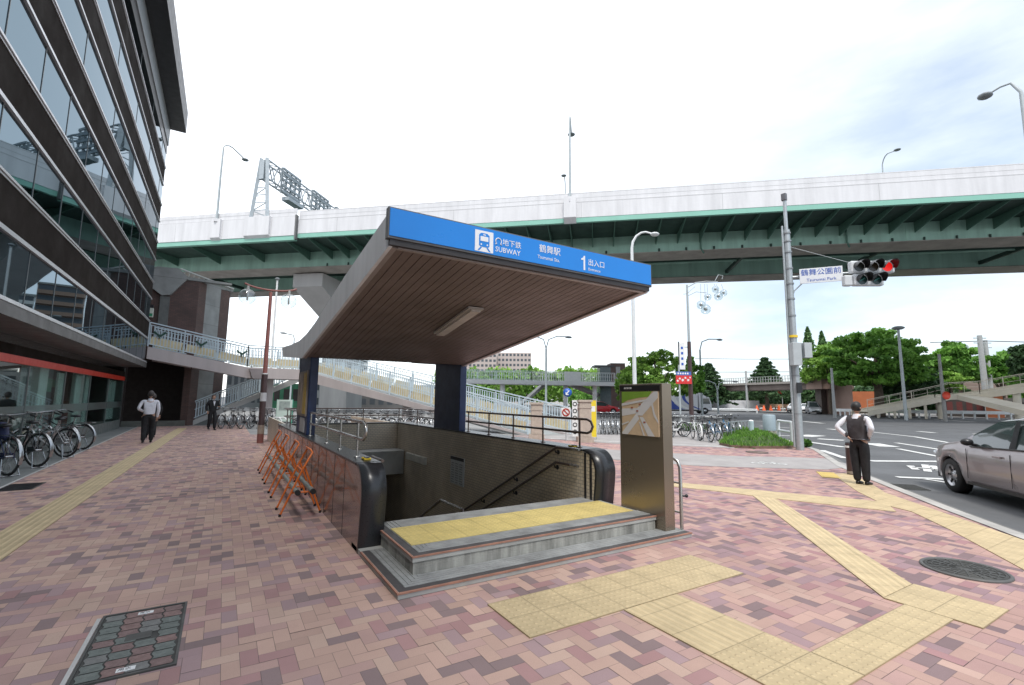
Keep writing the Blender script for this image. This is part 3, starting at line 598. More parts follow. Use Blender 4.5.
q.prism([(2.085, 3.10), (2.105, 3.10), (2.135, 3.135), (2.115, 3.135)], y-.001, y+.0008, 'y'); q.prism([(2.235, 3.10), (2.215, 3.10), (2.185, 3.135), (2.205, 3.135)], y-.001, y+.0008, 'y')
q.build('train_body', bl, ic, fixn=True)
q = MB(); y = 4.1150; rr(2.115, 2.205, 3.2, 3.25); rr(2.145, 2.175, 3.262, 3.272); q.lathe([(0, 0), (.009, 0)], (2.125, y, 3.165), 10, axis='y'); q.lathe([(0, 0), (.009, 0)], (2.195, y, 3.165), 10, axis='y'); q.build('train_window', wht, ic)
def sgtext(b, x, z, s, sx=1.0, al='LEFT', m=wht): text_mesh('lettering', b, m, s, plane_mtx((x, 4.1195, z), (1, 0, 0), (0, 0, 1)), SB, .0012, al, sx)
# city emblem: open ring with two feet
em = MB(); cx, cz = 2.328, 3.232; pts = [(cx+.034*math.cos(a), 4.119, cz+.034*math.sin(a)) for a in [R(-50+i*280/16) for i in range(17)]]; pts = [(cx+.04, 4.119, cz-.034)]+pts+[(cx-.04, 4.119, cz-.034)]
em.tube(pts, .0055, 6); em.build('city_emblem', wht, SB)
sgtext('\u5730\u4e0b\u9244', 2.375, 3.23, .078, 1.0); sgtext('SUBWAY', 2.29, 3.145, .078, .98)
sgtext('\u9db4\u821e\u99c5', 2.84, 3.25, .098, 1.0); sgtext('Tsurumai Sta.', 2.82, 3.155, .055, 1.0)
MB().prism([(3.468, 3.105), (3.492, 3.105), (3.492, 3.275), (3.474, 3.275), (3.462, 3.25), (3.435, 3.238), (3.435, 3.222), (3.468, 3.225)], 4.1185, 4.1205, 'y').build('numeral', wht, SB, fixn=True); sgtext('\u51fa\u5165\u53e3', 3.535, 3.205, .088, 1.0); sgtext('Entrance', 3.54, 3.125, .048, 1.1)
# ceiling light
A_, B_ = Vector((2.9, 7.0, 2.645)), Vector((2.82, 5.58, 2.818)); d = (B_-A_)
fl = MB().bar(A_, B_, .22, .03, up=(0, .12, 1)).build('ceiling_light', mat('lamp_body', (.5, .47, .44), .5), E_); MB().bar(A_+Vector((0, .02, -.03))+d*.02, B_+Vector((0, -.02, -.03))-d*.02, .13, .03, up=(0, .12, 1)).build('diffuser', mat('diffuser', (.62, .58, .54), .5), fl)
# ---------------------------------------------------------------- things on and by the entrance
K = thing('map_kiosk', (4.7, 4.4, .05), 'slim steel stele with a street map in its upper half, beside the subway steps', 'map kiosk')
brs = mat('brushed_bronze', (.30, .25, .195), .28, metal=.75, var=.04, scale=1.5)
MB().box(4.62, 4.79, 4.02, 4.76, .055, 1.82).build('stele_body', brs, K, bevel=.006)
MB().box(4.612, 4.6195, 4.05, 4.74, 1.73, 1.80).build('header', M_BLACK, K); text_mesh('lettering', '\u5468\u8fba\u6848\u5185\u56f3', wht, .028, plane_mtx((4.6105, 4.66, 1.765), (0, -1, 0), (0, 0, 1)), K, .0006)
mpn = MB().box(4.608, 4.6195, 4.075, 4.70, 1.16, 1.72).build('map_panel', mat('map_beige', (.62, .48, .33), .35, var=.08, scale=14), K)
X_ = 4.6075
def mp2(pts, zoff, m, nm):
    vs = [(X_-zoff, 4.70-u*.625, 1.16+v*.56) for u, v in pts]; MB().add(vs+[(x+.0005, y, z) for x, y, z in vs], [tuple(range(len(vs)))]).build(nm, m, mpn)
road_m = mat('map_road', (.66, .67, .7), .4, var=.04); gm_ = mat('map_green', (.2, .36, .05), .4, var=.1)
mp2([(0, .72), (.18, .80), (.5, .86), (.75, .88), (.85, 1), (0, 1)], .001, gm_, 'map_green_area')
for k_, pts in enumerate([[(0, .42), (.45, .50), (.45, .62), (0, .60)], [(.4, .45), (.58, .45), (1, .86), (1, 1), (.9, 1), (.45, .63)], [(.42, .5), (.5, .38), (.16, 0), (.0, 0), (.0, .04)], [(.5, .42), (.6, .42), (.9, .0), (.72, 0)], [(.78, .9), (.83, .9), (.92, .5), (1, .35), (1, .28), (.88, .45)], [(0, .66), (.78, .80), (.78, .84), (0, .72)], [(.6, .0), (.64, .0), (.52, .3), (.49, .3)], [(0, .2), (.2, .28), (.2, .31), (0, .24)]]):
    mp2(pts, .0012+.0004*k_, road_m, 'map_road')
for (u, v) in ((.52, .70), (.45, .55), (.64, .3), (.3, .62)): mp2([(u-.03, v-.012), (u+.03, v-.012), (u+.03, v+.02), (u-.03, v+.02)], .006, mat('map_mark', (.35, .1, .06), .4), 'map_marker')
H_ = thing('grab_rail', (4.85, 4.05, .05), 'low double steel hoop rail beside the map stele', 'handrail')
MB().tube([(4.87, 4.30, .05), (4.87, 4.30, .78), (4.87, 4.27, .86), (4.87, 4.2, .9), (4.87, 4.1, .9), (4.87, 4.02, .86), (4.87, 3.99, .78), (4.87, 3.99, .05)], .022, 10).build('hoop', M_STEEL, H_)
MB().tube([(4.87, 4.30, .25), (4.87, 3.99, .25)], .012, 8).tube([(4.87, 4.30, .6), (4.87, 3.99, .6)], .012, 8).build('crossbar', M_STEEL, H_); MB().tube([(4.87, 3.99, .45), (4.92, 3.96, .45)], .012, 8).sphere((4.93, 3.955, .45), .022, 8).build('catch', M_BLACK, H_)
for (x, y, z, lab) in ((1.46, 5.62, zt+.012, 'yellow and black sponge on the black coping at the left wall end'), (4.60, 5.75, zt+.012, 'yellow and black scrubbing pad lying on the right coping under the rail loop')):
    p_ = thing('sponge', (x, y, z), lab, 'sponge'); MB().box(x-.04, x+.04, y-.07, y+.07, z, z+.02).build('pad', M_YEL, p_, bevel=.006); MB().box(x-.03, x+.02, y-.075, y+.0, z+.0205, z+.03).build('grip', M_BLACK, p_, bevel=.004)
# orange folding barricade frames
og = mat('orange_enamel', (.78, .19, .035), .4, var=.12, scale=8)
def barricade(y, label):
    t = thing('folding_barricade', (1.02, y, 0), label, 'barricade', 'orange folding barricade frames along the granite wall')
    a1, a2 = (.80, y-.0, .02), (1.22, y-.04, .02); 
    # rectangular hoop leaning, with a hinged rear leg pair
    MB().tube([(.76, y, .015), (1.0, y-.03, .60), (1.12, y-.05, .84), (1.10, y+.02, .87), (1.10, y+.42, .87), (1.12, y+.46, .84), (1.0, y+.46, .60), (.76, y+.46, .015)], .014, 8).build('front_hoop', og, t)
    MB().tube([(1.27, y, .015), (1.03, y-.0, .66)] , .014, 8).next().tube([(1.27, y+.46, .015), (1.03, y+.46, .66)], .014, 8).build('rear_leg', og, t)
    MB().tube([(.88, y, .30), (1.16, y, .30)], .011, 8).next().tube([(.88, y+.46, .30), (1.16, y+.46, .30)], .011, 8).next().tube([(1.0, y, .60), (1.0, y+.46, .60)], .011, 8).build('cross_brace', og, t)
    f = MB()
    for xx in (.76, 1.27):
        for yy in (y, y+.46): f.next().tube([(xx, yy, 0), (xx, yy, .035)], .018, 8)
    f.build('foot', M_RUBBER, t)
    return t
barricade(7.22, 'orange tubular barricade frame, nearest of the row by the granite wall'); barricade(8.60, 'orange tubular barricade frame, second nearest of the row by the granite wall')
barricade(10.0, 'orange tubular barricade frame, third from the near end of the row by the granite wall'); barricade(11.4, 'orange tubular barricade frame, farthest of the row by the granite wall')
for xx, lab in ((.93, 'grey pipe laid through the orange frames on the pavement side'), (1.12, 'grey pipe laid through the orange frames on the granite wall side')):
    p_ = thing('barricade_pipe', (xx, 7.0, .35), lab, 'pipe'); MB().tube([(xx, 6.95, .345), (xx, 12.2, .345)], .032, 12).build('pipe', mat('grey_pvc', (.26, .29, .27), .5), p_); MB().tube([(xx, 6.93, .345), (xx, 6.98, .345)], .036, 12).build('end_cap', M_RUBBER, p_)
# ================================================================ OFFICE BUILDING (left)
XF, YE = -3.4, 29.0; Y0 = -14.0
OB = thing('office_building', (-8, 29, 0), 'dark glass office building with brown floor bands and a red band over its shop', 'building')
bandm = mat('brown_band', (.020, .015, .0125), .85, var=.12, scale=1.2); silv = mat('aluminium_sill', (.58, .58, .59), .4, metal=.7, var=.06, scale=3)
bandm.node_tree.nodes['Principled BSDF'].inputs['Specular IOR Level'].default_value = .08
def facade_glass():
    m = bpy.data.materials.new('mirror_glass'); m.use_nodes = True; t = m.node_tree; b = t.nodes['Principled BSDF']; l = t.links.new
    b.inputs['Base Color'].default_value = (.22, .26, .285, 1); b.inputs['Specular Tint'].default_value = (.5, .56, .6, 1); b.inputs['Metallic'].default_value = 1; b.inputs['Roughness'].default_value = .015
    tc = N(t, 'ShaderNodeTexCoord'); n = N(t, 'ShaderNodeTexNoise', inp={'Scale': .55, 'Detail': 1.0}); l(tc.outputs['Object'], n.inputs[0]); bp = N(t, 'ShaderNodeBump', inp={'Strength': .12, 'Distance': .02}); l(n.outputs[0], bp.inputs['Height']); l(bp.outputs[0], b.inputs['Normal'])
    return m
mglass = facade_glass()
glz = [(3.30, 4.37), (5.31, 6.35), (7.26, 8.33), (9.31, 10.34), (11.28, 12.29), (13.28, 14.02)]
MB().box(-22, XF-.06, Y0, YE-.02, 3.32, 15.45).build('wall', bandm, OB)
gl = MB()
for z0, z1 in glz: gl.next().box(XF-.055, XF-.03, Y0, YE-.005, z0, z1)
gl.build('window_strip', mglass, OB)
sp = MB(); pv = 4.37
for (a, b) in zip(glz[:-1], glz[1:]): sp.next().box(XF-.058, XF-.012, Y0, YE, a[1]+.10, b[0]-.09)
sp.build('floor_band', bandm, OB)
si = MB()
for (a, b) in zip(glz[:-1], glz[1:]):
    si.next().box(XF-.055, XF+.02, Y0, YE+.01, a[1]+.001, a[1]+.055).box(XF-.055, XF, Y0, YE+.01, a[1]+.062, a[1]+.10)
    si.next().box(XF-.055, XF+.03, Y0, YE+.01, b[0]-.045, b[0]-.001).box(XF-.055, XF+.005, Y0, YE+.01, b[0]-.088, b[0]-.052)
si.build('window_sill', silv, OB)
ml = MB()
for k_, (z0, z1) in enumerate(glz):
    y = 28.0-.3*(k_ % 3)
    while y > 4: ml.next().box(XF-.03, XF-.02, y, y+.018, z0, z1); y -= 1.72*(2 if k_ > 2 else 1)
ml.build('mullion', mat('mullion', (.16, .17, .17), .4, metal=.5, var=0), OB)
MB().box(XF-.055, XF-.01, Y0, YE, 14.03, 14.5).build('painted_recess_shadow', M_BLACK, OB); MB().box(XF-.055, XF+.03, Y0, YE+.06, 14.51, 15.44).build('parapet_band', mat('parapet_grey', (.27, .29, .3), .5, var=.08), OB)  # flush black strip painted for the shade of a recess below the parapet
MB().box(-22, XF+.70, Y0, YE+.1, 15.45, 16.6).build('roof', mat('eave_dark', (.012, .012, .014), .45, var=.1), OB)
# lowest ledge and shop
MB().box(-9, XF+.06, Y0, YE+.02, 2.97, 3.20).build('ledge', mat('ledge_grey', (.10, .095, .092), .5, var=.15, scale=2), OB); lg = MB()
for i in range(3): lg.box(XF+.01, XF+.075-.02*i, Y0, YE+.025, 3.201+i*.032, 3.225+i*.032)
lg.build('ledge_trim', silv, OB)
XS = -4.3
sgl = glass_mat('shop_glass', (.88, .98, .96), .08); tgl = glass_mat('transom_glass', (.3, .38, .38), .42)
MB().box(XS-.012, XS, Y0, 30.05, .42, 2.325).build('shop_window', sgl, OB); MB().box(XS-.012, XS, Y0, 30.05, 2.77, 2.965).build('transom', tgl, OB)
MB().box(XS-.02, XS+.02, Y0, 30.1, 2.52, 2.768).build('fascia_band', bandm, OB); MB().box(XS-.02, XS+.05, Y0, 30.0, 2.335, 2.515).build('red_band', mat('red_band', (.72, .045, .02), .4, var=.05), OB)
MB().box(XS-.05, XS+.03, Y0, 30.1, 0, .42).build('plinth', mat('plinth_stone', (.13, .145, .14), .5, var=.12), OB)
fr = MB()
for y in (30.06, 26.6, 23.3, 20.0, 16.7, 13.4, 10.1): fr.next().box(XS-.03, XS+.012, y, y+.05, .42, 2.33)
fr.build('shop_mullion', mat('mullion'), OB) if 'mullion' in MATS else None
MB().box(XS-.005, XS+.001, 5, 30, 1.03, 1.31).build('frosted_strip', glass_mat('frost', (.75, .82, .82), .12, rough=.3), OB)
inn = mat('shop_wall', (.30, .33, .31), .8, var=.1); MB().box(-9, -8.9, Y0, 30, .02, 2.9).build('shop_back_wall', mat('shop_dark', (.5, .55, .53), .8), OB); MB().box(-9, XS-.05, Y0, 30, .0, .02).build('shop_floor', mat('shop_floor', (.2, .2, .18), .5), OB); MB().box(-9, XS-.05, Y0, 30, 2.9, 2.95).build('shop_ceiling', M_WHITE, OB)
MB().box(-9, XS+.02, 30.06, 30.12, .0, 2.96).build('end_wall', mat('plinth_stone'), OB)
pl = MB()
for y in (14.2, 18.8, 24.2): pl.next().box(-5.0, -4.6, y, y+.8, .02, 2.9)
pl.build('shop_pillar', mat('pale_green_white', (.75, .8, .77), .6, var=.05), OB)
bl_ = MB()
for y in (12.2, 20.2, 22.3, 27.9, 28.8): bl_.next().box(-4.55, -4.5, y, y+.75, .5, 2.3)
bl_.build('blind', mat('blind', (.68, .75, .72), .7, var=.1), OB)
fx = MB().next().box(-5.6, -5.1, 21.2, 22.2, 1.7, 2.15).next().box(-6.2, -5.8, 24.9, 26.2, 1.9, 2.2); fx.build('green_sign', M_GREEN, OB)
MB().box(-5.9, -5.2, 23.2, 25.6, .4, .95).next().box(-5.5, -5.0, 16.8, 17.6, .3, .8).build('red_counter', mat('red_counter', (.4, .03, .03), .5), OB)
MB().box(-5.8, -5.3, 25.8, 27.2, .3, 1.35).next().box(-6.5, -5.6, 15.5, 18, .3, 1.1).next().box(-6.4, -5.9, 20.6, 22.6, .3, 1.2).build('shop_furniture', mat('furniture_brown', (.2, .13, .09), .6), OB)
# ================================================================ BROWN BRICK TOWER behind the footbridge
TW = thing('brick_tower', (-3, 33, 0), 'dark brown brick stair tower with chamfered concrete corner and grey metal roof, behind the footbridge', 'building')
brown = brick_mat('brown_brick', (.115, .062, .052), (.085, .05, .043), (.05, .04, .037), .22, .07, .008, .6, axis='xy', bump=.3)
cgrey = brick_mat('tower_concrete', (.27, .28, .275), (.25, .26, .255), (.16, .16, .16), 3.0, 1.15, .012, .8, axis='xy', offset=0, bump=.3)
c0, c1, c2, c3 = (-1.62, 31.5), (-1.28, 31.97), (-.58, 32.95), (-.1, 33.6)
MB().prism([(-9, 31.5), c0, c1, (-1.6, 40), (-9, 40)], 3.7, 8.05, 'z').build('wall', brown, TW, fixn=True)
MB().prism([c1, c2, (-1.1, 38), (-1.55, 38)], 0, 8.1, 'z').build('concrete_panel', cgrey, TW, fixn=True)
MB().prism([c2, c3, (-.6, 38), (-1.05, 38)], 0, 8.05, 'z').build('wall', brown, TW, fixn=True)
MB().prism([(-1.95, 31.6), c0, c1, (-1.6, 32.8), (-1.95, 32.8)], 0, 3.68, 'z').build('wall', brown, TW, fixn=True)
MB().box(-9, -1.6, 36.5, 36.6, 0, 3.7).build('inner_wall', mat('shaded_brown_wall', (.035, .026, .024), .8, var=.1), TW); MB().box(-9, -4.4, 31.5, 31.6, 0, 3.69).build('inner_wall', mat('shaded_brown_wall'), TW)  # brown walls coloured near black for the shade under the footbridge
MB().box(-4.4, -1.7, 31.2, 31.5, 0, .28).build('low_kerb', mat('kerb_green_grey', (.12, .125, .11), .8), TW)
ZT_ = [(-3.9, 8.46), (-2.6, 8.62), (-2.15, 8.2)]
roof = MB().prism([(-3.95, 8.45), (-3.6, 8.62), (-2.62, 8.66), (-2.2, 8.24), (c3[0]+.05, 8.16), (c3[0]+.05, 8.06), (-9, 8.06), (-9, 8.45)], 31.45, 31.9, 'y'); roof.build('roof_edge', mat('roof_grey', (.24, .25, .24), .5, metal=.3, var=.1), TW, fixn=True)
rr_ = MB().prism([(-9, 31.9), (-2.6, 31.9), (.05, 33.7), (-.4, 40), (-9, 40)], 8.1, 8.3, 'z'); rr_.build('roof', mat('roof_grey'), TW, fixn=True); ws = MB()
for i in range(12):
    a = Vector((-2.55+i*.22, 31.6+i*.17, 8.62-i*.03)); ws.bar(a, a+Vector((-.3, 2.2, .0)), .05, .05)
ws.bar((-2.55, 31.5, 8.66), (.06, 33.62, 8.28), .07, .07); ws.build('roof_seam', mat('seam_grey', (.42, .43, .41), .5, metal=.3), TW)
MB().prism([(-3.8, 8.4), (-2.6, 8.55), (-2.16, 8.12), (-2.88, 7.1), (-3.25, 7.02), (-3.75, 7.4)], 31.25, 31.5, 'y').build('concrete_bay', cgrey, TW, fixn=True)
MB().box(-3.32, -2.9, 31.35, 31.5, 5.4, 7.0).build('concrete_strip', mat('strip_grey', (.13, .135, .13), .8), TW)
LN = thing('wall_lantern', (-3.6, 31.1, 5.8), 'small white and green lantern sign hung on the dark tower wall', 'lantern'); MB().box(-3.75, -3.52, 31.05, 31.25, 5.75, 6.25).build('lamp_box', mat('lantern_white', (.6, .62, .55), .5), LN, bevel=.03); MB().box(-3.73, -3.54, 31.04, 31.26, 6.26, 6.42).build('cap', M_BLACK, LN); MB().box(-3.66, -3.60, 31.2, 31.5, 6.0, 6.05).build('bracket', M_BLACK, LN); MB().box(-3.73, -3.54, 31.04, 31.049, 5.8, 5.95).build('green_mark', M_GREEN, LN)
# ================================================================ FOOTBRIDGE
FB = thing('pedestrian_bridge', (3.7, 30, 0), 'pale blue railed footbridge with pink grey girder sloping down behind the subway entrance', 'footbridge')
gird = mat('girder_pinkgrey', (.44, .39, .38), .6, var=.12, scale=1.2, streak=True); rail_b = mat('rail_pale_blue', (.50, .59, .64), .5, var=.1, scale=3); infill = mat('infill_yellow', (.56, .48, .30), .6, var=.15, scale=3); deckm = mat('deck_grey', (.28, .3, .3), .8)
NEAR = [Vector(p) for p in ((-3.4, 29.3, 4.03), (1.0, 30.0, 3.24), (3.7, 30.0, 3.22), (11.95, 18.2, 0.02))]
FAR = [Vector(p) for p in ((-3.4, 31.3, 4.03), (1.3, 32.0, 3.24), (5.4, 31.0, 3.22), (14.0, 17.7, 0.02))]
def girder(pl, h, w, name, m, parent):
    for a, b in zip(pl[:-1], pl[1:]):
        d = (b-a).normalized(); s = Vector((d.y, -d.x, 0)).normalized()*w/2
        z0a, z0b = max(a.z-h, -.05), max(b.z-h, -.05)
        vs = []
        for p, zb in ((a, z0a), (b, z0b)):
            for q in (-s, s): vs += [(p.x+q.x, p.y+q.y, zb), (p.x+q.x, p.y+q.y, p.z)]
        MB().add(vs, [(0, 1, 3, 2), (4, 6, 7, 5), (0, 4, 5, 1), (2, 3, 7, 6), (1, 5, 7, 3), (0, 2, 6, 4)]).build(name, m, parent, fixn=True)
girder(NEAR, .60, .10, 'girder', gird, FB); girder(FAR, .60, .10, 'girder', gird, FB)
for i in range(3):
    a, b, c, d = NEAR[i], NEAR[i+1], FAR[i+1], FAR[i]
    MB().add([tuple(p-Vector((0, 0, .1))) for p in (a, b, c, d)]+[tuple(p-Vector((0, 0, .25))) for p in (a, b, c, d)], [(0, 1, 2, 3), (7, 6, 5, 4), (0, 4, 5, 1), (2, 6, 7, 3)]).build('deck', deckm, FB, fixn=True)
def railing(pl, parent, H=1.2, step=1.35, bal=.14, m_rail=rail_b, m_in=infill, yel=True, sub=True, post_r=.035):
    """posts, rails, balusters and the coloured lower panels along one edge"""
    posts = MB(); rails = MB(); bals = MB(); pan = MB()
    for a, b in zip(pl[:-1], pl[1:]):
        Ln = (b-a).length; n = max(1, round(Ln/step)); up = Vector((0, 0, 1))
        rails.next().bar(a+up*H, b+up*H, .075, .055).bar(a+up*(H*.90), b+up*(H*.90), .03, .03).bar(a+up*.56*H, b+up*.56*H, .03, .03).bar(a+up*.12, b+up*.12, .04, .04)
        for i in range(n+1):
            p = a.lerp(b, i/n)
            posts.next().bar(p, p+up*H, post_r*1.6, post_r*1.6)
        nb = int(Ln/bal)
        for i in range(nb):
            p = a.lerp(b, (i+.5)/nb); bals.bar(p+up*.10, p+up*(H*.90), .042, .022)
        if yel:
            for i in range(n):
                p, q = a.lerp(b, (i+.06)/n), a.lerp(b, (i+.94)/n); pan.next().bar(p+up*.32, q+up*.32, .012, .40)
    posts.build('rail_post', m_rail, parent); rails.build('rail', m_rail, parent); bals.build('balusters', m_rail, parent)
    if yel: pan.build('lower_panel', m_in, parent)
off = Vector((0, 0, .02))
railing([p+off for p in NEAR], FB); railing([p+off for p in FAR], FB)
orn = MB()
for u in (.10, .5, .93):
    p = NEAR[0].lerp(NEAR[1], u)+Vector((0, -.08, .62)); orn.next().bar(p, p+Vector((-.25, 0, .22)), .05, .09).bar(p, p+Vector((.25, 0, .22)), .05, .09).bar(p+Vector((0, 0, -.1)), p+Vector((0, 0, .1)), .05, .14)
orn.build('bird_ornament', mat('dark_green_ornament', (.02, .07, .05), .5), FB)
# knuckle bracket and columns
MB().prism([(1.3, 2.6), (1.75, 2.6), (1.75, 3.15), (1.1, 3.15)], 29.7, 30.2, 'y').build('bracket', mat('bracket_grey', (.23, .2, .2), .6), FB, fixn=True)
MB().lathe([(.28, 0), (.28, 2.65)], (2.2, 31.2, 0), 16).build('column', gird, FB); MB().lathe([(.26, 0), (.26, 1.55)], (8.3, 24.2, 0), 16).build('column', gird, FB)
# flight of steps down to the left, below the bridge
FT, FBm = Vector((4.2, 32.6, 2.9)), Vector((-1.45, 31.9, .12))
fl_ = [FBm, FT]; fl2 = [FBm+Vector((0, 1.9, 0)), FT+Vector((0, 1.9, 0))]
girder([p+Vector((0, 0, .1)) for p in fl_], .35, .08, 'stringer', M_CONCL, FB); girder([p+Vector((0, 0, .1)) for p in fl2], .35, .08, 'stringer', M_CONCL, FB)
stp = MB(); n = 17
for i in range(n):
    p = FBm.lerp(FT, (i+.5)/n); stp.next().box(p.x-.19, p.x+.19, p.y+.05, p.y+1.85, p.z-.12, p.z+.02)
stp.build('step', M_CONC, FB); railing([p+Vector((0, 0, .1)) for p in fl_], FB, 1.05, 1.2, .14, yel=False); railing([p+Vector((0, 0, .1)) for p in fl2], FB, 1.05, 1.2, .14, yel=False)
# ================================================================ VIADUCT
E0, Tt, Nn = Vector((11.2, 40.4)), Vector((.749, -.662)), Vector((.662, .749))
def VP(u, s, z): p = E0+Tt*u+Nn*s; return (p.x, p.y, z)
def ext(mb, poly, u0, u1):
    n = len(poly); vs = [VP(u0, s, z) for s, z in poly]+[VP(u1, s, z) for s, z in poly]
    return mb.add(vs, [tuple(range(n))[::-1], tuple(range(n, 2*n))]+[(i, (i+1) % n, n+(i+1) % n, n+i) for i in range(n)])
VD = thing('elevated_expressway', VP(-9.9, 8, 0), 'green steel girder expressway viaduct with white parapet crossing high above the street', 'viaduct')
gg = mat('green_steel', (.31, .50, .42), .5, var=.18, scale=1.2, streak=True); lipm = mat('green_lip', (.22, .46, .37), .5, var=.06, scale=.6); ggb = mat('green_bracket_shaded', (.075, .16, .125), .55, var=.1); ggd = mat('green_steel_shaded', (.022, .05, .04), .55, var=.15, scale=.8); brn = mat('flange_brown', (.34, .31, .28), .6, var=.2, scale=.7); wpar = mat('white_parapet', (.62, .615, .625), .6, var=.10, scale=1.6, streak=True)  # ggb and ggd: green darkened to put underside shade into the colour
U0, UJ, U1 = -75, -8.7, 120
def part(name, m, polys, u0=U0, u1=U1):
    for p in polys: q = MB(); ext(q, p, u0, u1); q.build(name, m, VD, fixn=True)
W_ = 20.8
part('parapet', wpar, [[(0, 16.6), (.25, 16.6), (.25, 17.95), (0, 17.95)]], UJ+.12); part('parapet', wpar, [[(W_-.25, 16.6), (W_, 16.6), (W_, 18.4), (W_-.25, 18.4)]])
part('noise_panel', wpar, [[(.06, 17.96), (.16, 17.96), (.16, 18.78), (.06, 18.78)]], UJ+.12)
part('parapet', wpar, [[(-.25, 16.37), (.1, 16.37), (.1, 18.2), (-.25, 18.2)]], U0, UJ); part('noise_panel', wpar, [[(-.16, 18.21), (-.06, 18.21), (-.06, 18.98), (-.16, 18.98)]], U0, UJ)
part('edge_lip', lipm, [[(.02, 16.2), (.3, 16.2), (.3, 16.59), (.02, 16.59)], [(W_-.3, 16.2), (W_, 16.2), (W_, 16.59), (W_-.3, 16.59)]], UJ+.1); part('edge_lip', lipm, [[(-.2, 15.95), (.2, 15.95), (.2, 16.36), (-.2, 16.36)]], U0, UJ-.05)
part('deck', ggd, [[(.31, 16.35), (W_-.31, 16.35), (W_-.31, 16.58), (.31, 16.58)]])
MB().add([VP(UJ-.05, -.3, 16.0), VP(UJ+.1, -.3, 16.0), VP(UJ+.1, -.3, 18.3), VP(UJ-.05, -.3, 18.3), VP(UJ-.05, .02, 16.0), VP(UJ+.1, .02, 16.0), VP(UJ+.1, .02, 18.3), VP(UJ-.05, .02, 18.3)], [(0, 1, 2, 3), (4, 7, 6, 5), (0, 4, 5, 1), (1, 5, 6, 2), (2, 6, 7, 3), (3, 7, 4, 0)]).build('joint_cover', mat('joint_dark', (.12, .12, .12), .6), VD)
gz = 14.78
for s0 in (4.46, 13.7):
    part('girder', gg, [[(s0, gz), (s0+.05, gz), (s0+.05, 16.34), (s0, 16.34)], [(s0+2.5, gz), (s0+2.55, gz), (s0+2.55, 16.34), (s0+2.5, 16.34)]])
    part('bottom_flange', brn, [[(s0-.08, gz-.05), (s0+2.65, gz-.05), (s0+2.65, gz-.004), (s0-.08, gz-.004)]])
# web stiffener studs, cantilever brackets, cross frames
bk = MB(); u = UJ-1.5
us = [UJ+1.0+i*1.85 for i in range(58)]+[UJ-1.5-i*5.2 for i in range(10)]
for u in us:
    q = [(4.45, 15.45), (4.45, 16.33), (.32, 16.33), (.32, 16.15)]; n = len(q); vs = [VP(u-.03, s, z) for s, z in q]+[VP(u+.03, s, z) for s, z in q]
    bk.next().add(vs, [tuple(range(n)), tuple(range(n, 2*n))[::-1]]+[(i, n+i, n+(i+1) % n, (i+1) % n) for i in range(n)])
bk.build('bracket', ggb, VD, fixn=True)
sd_ = MB()
for i in range(45):
    u = UJ+.5+i*2.3; a = VP(u, 4.38, gz+.0); b = VP(u, 4.38, gz+.26); sd_.next().bar(a, b, .12, .12)
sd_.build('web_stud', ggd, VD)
cf = MB()
for i in range(14):
    u = -60+i*11.5
    ext(cf.next(), [(7.02, 15.0), (13.68, 15.0), (13.68, 15.35), (7.02, 15.35)], u-.12, u+.12)
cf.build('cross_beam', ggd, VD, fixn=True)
part('drain_pipe', gg, [[(9.6, 15.15), (9.72, 15.15), (9.72, 15.27), (9.6, 15.27)]], -5, 60)
sp_ = MB()
for i in range(11):
    u = UJ+6+i*9.3; ext(sp_.next(), [(4.425, gz+.05), (4.455, gz+.05), (4.455, 16.1), (4.425, 16.1)], u-.35, u+.35)
sp_.build('splice_plate', gg, VD, fixn=True)
dp = MB()
for u in (2.0, 27.5, 39.0): dp.next().tube([VP(u, 4.3, 16.2), VP(u, 4.3, gz+.1), VP(u+.3, 4.6, gz-.25)], .07, 6)
dp.build('down_pipe', ggb, VD)
lb = MB()
for u, w in ((-12.6, 1.3), (-17.0, .5), (16.4, .5)): ext(lb.next(), [(-.45, 16.5), (-.0, 16.1), (-.0, 18.3), (-.45, 18.3)], u-w, u+w)
lb.build('lamp_pedestal', wpar, VD, fixn=True)
# thin joint lines of the parapet
jl = MB()
for z in (17.97, 18.3, 18.7): ext(jl.next(), [(-.006+.06, z), (.06, z), (.06, z+.022), (-.006+.06, z+.022)], UJ+.2, U1)
ext(jl.next(), [(-.008, 17.90), (0, 17.90), (0, 17.93), (-.008, 17.93)], UJ+.2, U1)
for z in (18.24, 18.6): ext(jl.next(), [(-.172, z), (-.16, z), (-.16, z+.025), (-.172, z+.025)], U0, UJ)
for i in range(9):
    u = UJ-2.5-i*5.2; ext(jl.next(), [(-.256, 16.4), (-.25, 16.4), (-.25, 18.19), (-.256, 18.19)], u, u+.03)
for i in range(10):
    u = UJ+4+i*11; ext(jl.next(), [(-.006, 16.62), (0, 16.62), (0, 17.89), (-.006, 17.89)], u, u+.03)
jl.build('panel_joint', mat('joint_grey', (.42, .42, .42), .6, var=0), VD, fixn=True)
